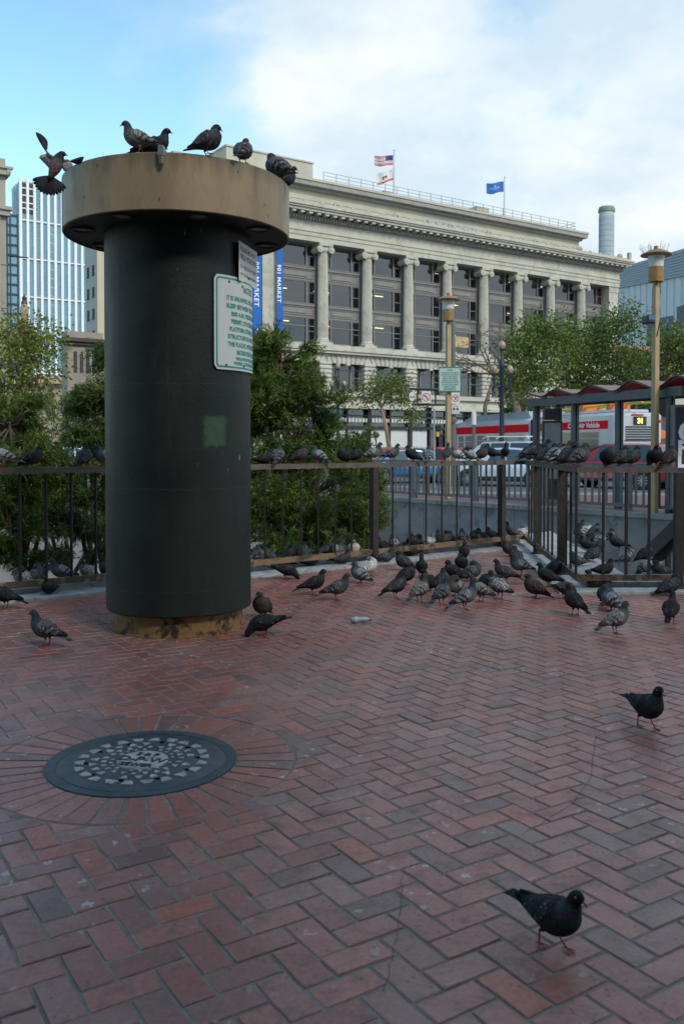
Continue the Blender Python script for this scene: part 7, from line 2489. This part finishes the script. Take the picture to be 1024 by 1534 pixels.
def feathery_bush(label, root, clumps, seed, tufts, nbl=15, L=.095, W=.0125, trunk=None, base=(.055, .105, .020), tip=(.20, .27, .045)):
    """clumps: list of (x,y,z,rx,ry,rz) in world coords; root world location"""
    t = thing('feathery_bush', label, 'bush', root, 0)
    rt_ = Vector(root); lv = Leaves(seed); r = lv.r
    vol = [c[3] * c[4] * c[5] for c in clumps]; tot = sum(v ** .75 for v in vol)
    bb = MB()
    for c, v in zip(clumps, vol):
        cx = Vector(c[:3]) - rt_
        nT = int(tufts * v ** .75 / tot)
        subs = []
        for q_ in range(13):
            d0 = Vector((r.gauss(0, 1), r.gauss(0, 1), r.gauss(0, 1))).normalized(); rr0_ = r.uniform(.45, 1.12)
            subs.append((d0, rr0_, cx + Vector((d0.x * c[3], d0.y * c[4], d0.z * c[5])) * rr0_, r.uniform(.6, 1.3)))
        for i in range(nT):
            d, rad, sc0, ss_ = subs[i % 13]
            g3 = Vector((r.gauss(0, 1), r.gauss(0, 1), r.gauss(0, .75)))
            p = sc0 + g3 * .215 * ss_ * (c[3] + c[5]) * .5 * 1.05
            d = (d + g3 * .4).normalized()
            out_ = Vector((d.x, d.y, d.z * .6 + .55)).normalized()
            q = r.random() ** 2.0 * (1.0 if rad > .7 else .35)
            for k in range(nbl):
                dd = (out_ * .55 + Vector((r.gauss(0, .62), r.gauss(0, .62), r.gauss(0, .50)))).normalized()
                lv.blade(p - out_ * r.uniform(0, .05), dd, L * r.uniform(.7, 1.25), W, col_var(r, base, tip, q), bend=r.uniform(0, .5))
            if i % 9 == 0:
                bb.tube([cx + (p - cx) * .15, cx + (p - cx) * .6 - Vector((0, 0, .04)), p], [.012, .007, .003], 4)
        if trunk is None:
            st = Vector((r.uniform(-.1, .1), r.uniform(-.1, .1), 0))
            bb.tube([st, st.lerp(cx, .5) + Vector((r.uniform(-.1, .1), 0, 0)), cx, cx + Vector((0, 0, c[5] * .6))], [.035, .028, .02, .008], 6)
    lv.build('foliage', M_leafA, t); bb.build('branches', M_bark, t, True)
    return t


def W3(px, py, Y, rx, rz, ry=None): p = at(px, py, Y); k = Y / F_PX; return (p.x, p.y, p.z, rx * k, (ry if ry else rx) * k, rz * k)


# big bush right of the column
b0_ = at(440, 668, 12.6)
feathery_bush('big dark green feathery bush behind the railing right of the column', (b0_.x, b0_.y, -.6),
              [W3(420, 545, 12.6, 58, 52), W3(460, 600, 12.4, 62, 50), W3(400, 620, 12.6, 70, 60), W3(440, 680, 12.3, 70, 55), W3(490, 660, 12.6, 45, 40),
               W3(400, 730, 12.0, 70, 55), W3(470, 745, 12.2, 75, 55), W3(420, 800, 11.8, 80, 45), W3(505, 790, 12.4, 50, 50), W3(525, 740, 12.8, 38, 50), W3(395, 530, 12.8, 40, 40)], 3, 6000)
b1_ = at(535, 668, 13.3)
feathery_bush('smaller feathery bush between the big one and the rail post, with a separate top shoot', (b1_.x, b1_.y, -.6),
              [W3(532, 668, 13.4, 30, 26), W3(515, 690, 13.3, 34, 25), W3(540, 730, 13.4, 36, 40), W3(545, 780, 13.2, 36, 42), W3(560, 720, 13.6, 16, 30)], 5, 1200, trunk=None)
b2_ = at(150, 668, 11.2)
feathery_bush('pale-tipped feathery bush rising just left of the dark column', (b2_.x, b2_.y, -.6),
              [W3(165, 540, 11.4, 26, 46), W3(155, 600, 11.2, 40, 45), W3(130, 650, 11.2, 46, 40), W3(170, 640, 11.2, 30, 60), W3(150, 700, 11.0, 42, 36), W3(125, 610, 11.5, 30, 22)], 8, 1800, base=(.06, .11, .03), tip=(.22, .27, .08))
b3_ = at(30, 668, 10.6)
feathery_bush('dense feathery bush at the left picture edge behind the railing', (b3_.x, b3_.y, -.6),
              [W3(15, 640, 10.6, 55, 40), W3(30, 690, 10.5, 60, 36), W3(10, 740, 10.2, 48, 46), W3(85, 705, 10.8, 45, 34), W3(55, 735, 10.6, 40, 28), W3(15, 800, 10.0, 40, 45)], 11, 2200)
b4_ = at(130, 668, 10.8)
feathery_bush('low sparse feathery bush seen through the railing bars left of the column', (b4_.x, b4_.y, -.6),
              [W3(140, 740, 11.0, 40, 34), W3(120, 780, 10.6, 44, 30), W3(150, 810, 10.4, 36, 34), W3(70, 770, 11.0, 30, 24), W3(90, 835, 10.2, 44, 16)], 14, 850, nbl=13, base=(.05, .10, .025), tip=(.17, .23, .06))
b5_ = at(100, 668, 13.5)
feathery_bush('farther dark bush low behind the railing left of the column', (b5_.x, b5_.y, -.6),
              [W3(90, 700, 13.8, 60, 26), W3(60, 760, 13.5, 60, 40), W3(170, 760, 13.0, 40, 60), W3(10, 700, 13.8, 40, 40)], 17, 900)


def street_tree(label, px, Y, trunk, limbs, clumps, seed, n, leafL, base, tip, bark=M_bark2, name='street_tree', open_=.5):
    """trunk, limbs: lists of (px,py,dY,r) chains in the plane about Y"""
    p = at(px, 668, Y); t = thing(name, label, 'tree', (p.x, p.y, 0), 0)
    rt_ = Vector((p.x, p.y, 0)); lv = Leaves(seed); r = lv.r
    b = MB()
    pts = [at(q[0], q[1], Y + q[2]) - rt_ for q in trunk]
    pts[0].z = min(pts[0].z, -.1)
    b.tube(pts, [q[3] for q in trunk], 10); b.build('trunk', bark, t, True)
    b = MB()
    for l in limbs:
        b.tube([at(q[0], q[1], Y + q[2]) - rt_ for q in l], [q[3] for q in l], 7)
    tot = sum((c[3] * c[5]) for c in clumps)
    for c in clumps:
        cx = Vector(c[:3]) - rt_
        nn = int(n * c[3] * c[5] / tot)
        tw = []
        ntw = max(4, nn // 38)
        for i in range(ntw):
            d = Vector((r.gauss(0, 1), r.gauss(0, 1), r.gauss(0, 1))).normalized()
            q = cx + Vector((d.x * c[3], d.y * c[4], d.z * c[5])) * (r.random() ** .45) * (1 + .35 * mnoise.noise(d * 3 + cx))
            tw.append(q)
            if i % 2 == 0: b.tube([cx + (q - cx) * .1, cx + (q - cx) * .55 + Vector((0, 0, r.uniform(-.1, .05) * c[5])), q], [leafL * .10, leafL * .07, leafL * .03], 4)
        for i in range(nn):
            q = tw[i % ntw]
            off = Vector((r.gauss(0, 1), r.gauss(0, 1), r.gauss(0, .8))) * leafL * (1.2 + 1.6 * open_)
            d = (off.normalized() + Vector((0, 0, -.15 + r.gauss(0, .4)))).normalized()
            lv.blade(q + off, d, leafL * r.uniform(.6, 1.25), leafL * r.uniform(.45, .7), col_var(r, base, tip, r.random() ** 1.3), bend=.2)
    lv.build('crown', M_leafB, t); b.build('limbs', bark, t, True)
    return t


street_tree('light green broad-leaved tree with sparse crown at the left picture edge', 10, 24, [(5, 700, 0, .14), (8, 620, 0, .11), (-5, 560, 0, .09)],
            [[(8, 620, 0, .07), (35, 570, 0, .05), (60, 530, .3, .02)], [(-5, 560, 0, .06), (20, 510, 0, .04), (40, 490, 0, .02)]],
            [W3(10, 500, 24, 36, 26), W3(45, 500, 24, 28, 26), W3(25, 545, 23.6, 46, 30), W3(62, 560, 24, 16, 28), W3(-10, 600, 24, 46, 36), W3(45, 610, 24, 34, 30), W3(60, 520, 24.4, 18, 24)], 21, 6500, .11,
            (.07, .10, .02), (.26, .30, .045), name='broadleaf_tree', open_=.9)
street_tree('small round-topped street tree with a slanting pale trunk before the shop front', 582, 58, [(588, 690, 0, .16), (578, 640, 0, .13), (571, 610, 0, .10)],
            [[(571, 610, 0, .08), (560, 590, 0, .05), (545, 590, 0, .03)], [(571, 610, 0, .08), (585, 585, 0, .05), (600, 580, 0, .03)]],
            [W3(560, 585, 58, 26, 12), W3(590, 582, 58, 24, 13), W3(575, 575, 58.5, 20, 12), W3(600, 596, 58, 24, 8), W3(545, 600, 58, 20, 7), W3(622, 618, 57, 14, 13)], 31, 3000, .19, (.06, .10, .025), (.20, .25, .05), bark=mat('pale_bark', (.28, .20, .14), .9, var=.2), open_=.6)
street_tree('bushy street tree with a forked trunk just right of the dark blue globe lamp', 780, 50, [(782, 700, 0, .33), (775, 620, 0, .27), (762, 575, 0, .22)],
            [[(762, 575, 0, .17), (750, 545, 0, .11), (735, 520, 0, .05)], [(762, 575, 0, .17), (780, 548, 0, .12), (815, 530, .5, .05)], [(775, 612, 0, .14), (795, 592, 0, .10), (820, 588, 0, .05)]],
            [W3(765, 560, 50, 24, 26), W3(790, 520, 50, 36, 28), W3(812, 498, 50.5, 28, 22), W3(770, 590, 50, 20, 15), W3(800, 560, 51, 30, 26), W3(792, 480, 50, 12, 10), W3(835, 510, 51, 25, 26)], 37, 6800, .20, (.055, .095, .022), (.20, .27, .045), open_=.5)
street_tree('large spreading street tree behind the shelter roof, middle one of the three at right', 870, 56, [(868, 700, 0, .30), (866, 640, 0, .27), (862, 590, 0, .22)],
            [[(862, 590, 0, .18), (880, 550, 0, .12), (920, 520, 0, .06)], [(862, 590, 0, .18), (845, 550, 0, .12), (835, 520, 0, .05)], [(862, 590, 0, .15), (905, 575, 0, .11), (950, 560, 0, .06)]],
            [W3(860, 530, 56, 40, 34), W3(900, 500, 56, 38, 28), W3(920, 540, 56, 42, 32), W3(870, 570, 56, 50, 24), W3(930, 478, 56, 26, 20), W3(850, 495, 57, 26, 18), W3(938, 460, 56, 10, 8), W3(960, 565, 56, 32, 24), W3(920, 590, 56, 30, 14)], 41, 10500, .22, (.05, .09, .02), (.18, .25, .045), open_=.5)
street_tree('street tree cut by the right picture edge behind the lamp post', 1015, 52, [(1010, 700, 0, .28), (1012, 620, 0, .22)],
            [[(955, 560, 0, .10), (985, 540, 0, .10), (1024, 515, 0, .11)], [(1012, 620, 0, .15), (1000, 580, 0, .1), (985, 545, 0, .06)]],
            [W3(1000, 520, 52, 34, 30), W3(1030, 540, 52, 30, 40), W3(985, 560, 52, 34, 24), W3(1015, 500, 52, 18, 12)], 43, 5200, .20, (.055, .095, .022), (.20, .27, .045), open_=.5)
# bare tree in front of the windows
p = at(722, 668, 60); bt_ = thing('bare_tree', 'leafless tree with fine drooping twigs in front of the building windows', 'tree', (p.x, p.y, 0), 0)
rt_ = Vector((p.x, p.y, 0)); rb = random.Random(5)
b = MB(); b.tube([at(728, 700, 60) - rt_, at(726, 610, 60) - rt_, at(740, 560, 60) - rt_], [.18, .14, .11], 8); b.build('trunk', M_bark2, bt_, True)
b = MB()
def twig(p, d, L, r, lvl):
    q = p + d * L; m_ = p + d * L * .5 + Vector((rb.gauss(0, .05), rb.gauss(0, .05), rb.gauss(0, .05))) * L
    b.tube([p, m_, q], [r, r * .8, r * .55], 5 if lvl < 2 else 4, cap=False)
    if lvl >= 4: return
    for k in range(3 if lvl < 3 else 4):
        nd = (d + Vector((rb.gauss(0, .55), rb.gauss(0, .55), rb.gauss(0, .5) - .08 * lvl))).normalized()
        twig(m_.lerp(q, rb.uniform(0, 1)), nd, L * rb.uniform(.55, .8), r * .55, lvl + 1)
st_ = at(738, 560, 60) - rt_
for ax in ((-.8, .1, .5), (-.45, -.2, .8), (.1, .3, .9), (.5, 0, .7), (-.9, 0, .15), (-.2, .4, .85)): twig(st_, Vector(ax).normalized(), 2.0, .075, 0)
b.build('limbs', mat('twig_brown', (.13, .095, .08), .9, var=.2), bt_, True)
# dark hedge at the foot of the building trees and low planting on the left street
def hedge(label, cl, seed, n, Y):
    p = Vector(cl[0][:3]); t = thing('shrub', label, 'shrub', (p.x, p.y, 0)); rt_ = Vector((p.x, p.y, 0)); lv = Leaves(seed); r = lv.r; bb = MB()
    for c in cl:
        cx = Vector(c[:3]) - rt_
        for i in range(n):
            d = Vector((r.gauss(0, 1), r.gauss(0, 1), r.gauss(0, 1))).normalized(); q = cx + Vector((d.x * c[3], d.y * c[4], d.z * c[5])) * r.random() ** .4
            lv.blade(q, (d + Vector((0, 0, .3))).normalized(), .22, .12, col_var(r, (.03, .07, .015), (.09, .16, .03), r.random()))
        bb.tube([(cx.x, cx.y, 0), tuple(cx)], [.05, .02], 5)
    lv.build('foliage', M_leafB, t); bb.build('stems', M_bark, t)
hedge('dark green clipped shrub above the bus roof beside the forked tree', [W3(790, 615, 56, 34, 14), W3(765, 622, 56, 16, 10)], 51, 900, 56)
hedge('low green shrub glimpsed under the shelter beams at right', [W3(870, 625, 60, 30, 12), W3(950, 612, 60, 34, 20)], 52, 700, 60)
# ------------------------------------------------------------ unseen block added behind the camera to shade this side of the plaza
M_block = mat('shading_block_stone', (.12, .115, .105), .8, var=.15, scale=.3)
blk = thing('added_shading_block', 'tall plain stone block added unseen behind the camera to shade the plaza', 'building', (2, -15, 0), 0)
b = MB(); b.box(-34, 34, -14, 0, 0, 21); b.build('wall', M_block, blk)
b = MB(); b.box(-34.6, 34.6, -14.5, .6, 21, 22); b.build('cornice', M_block, blk)
for i in range(12):
    for j in range(5):
        pass
b = MB()
for z in range(5, 20, 4):
    b.box(-33, 33, .0, .05, z, z + 2.1)
b.build('window_band', glass_mat('block_glass', (.02, .025, .03), .1), blk)
b = MB()
for k in range(-16, 17): b.box(k * 2.06 - .35, k * 2.06 + .35, .0, .25, 0, 21)
b.build('wall_pier', M_block, blk)
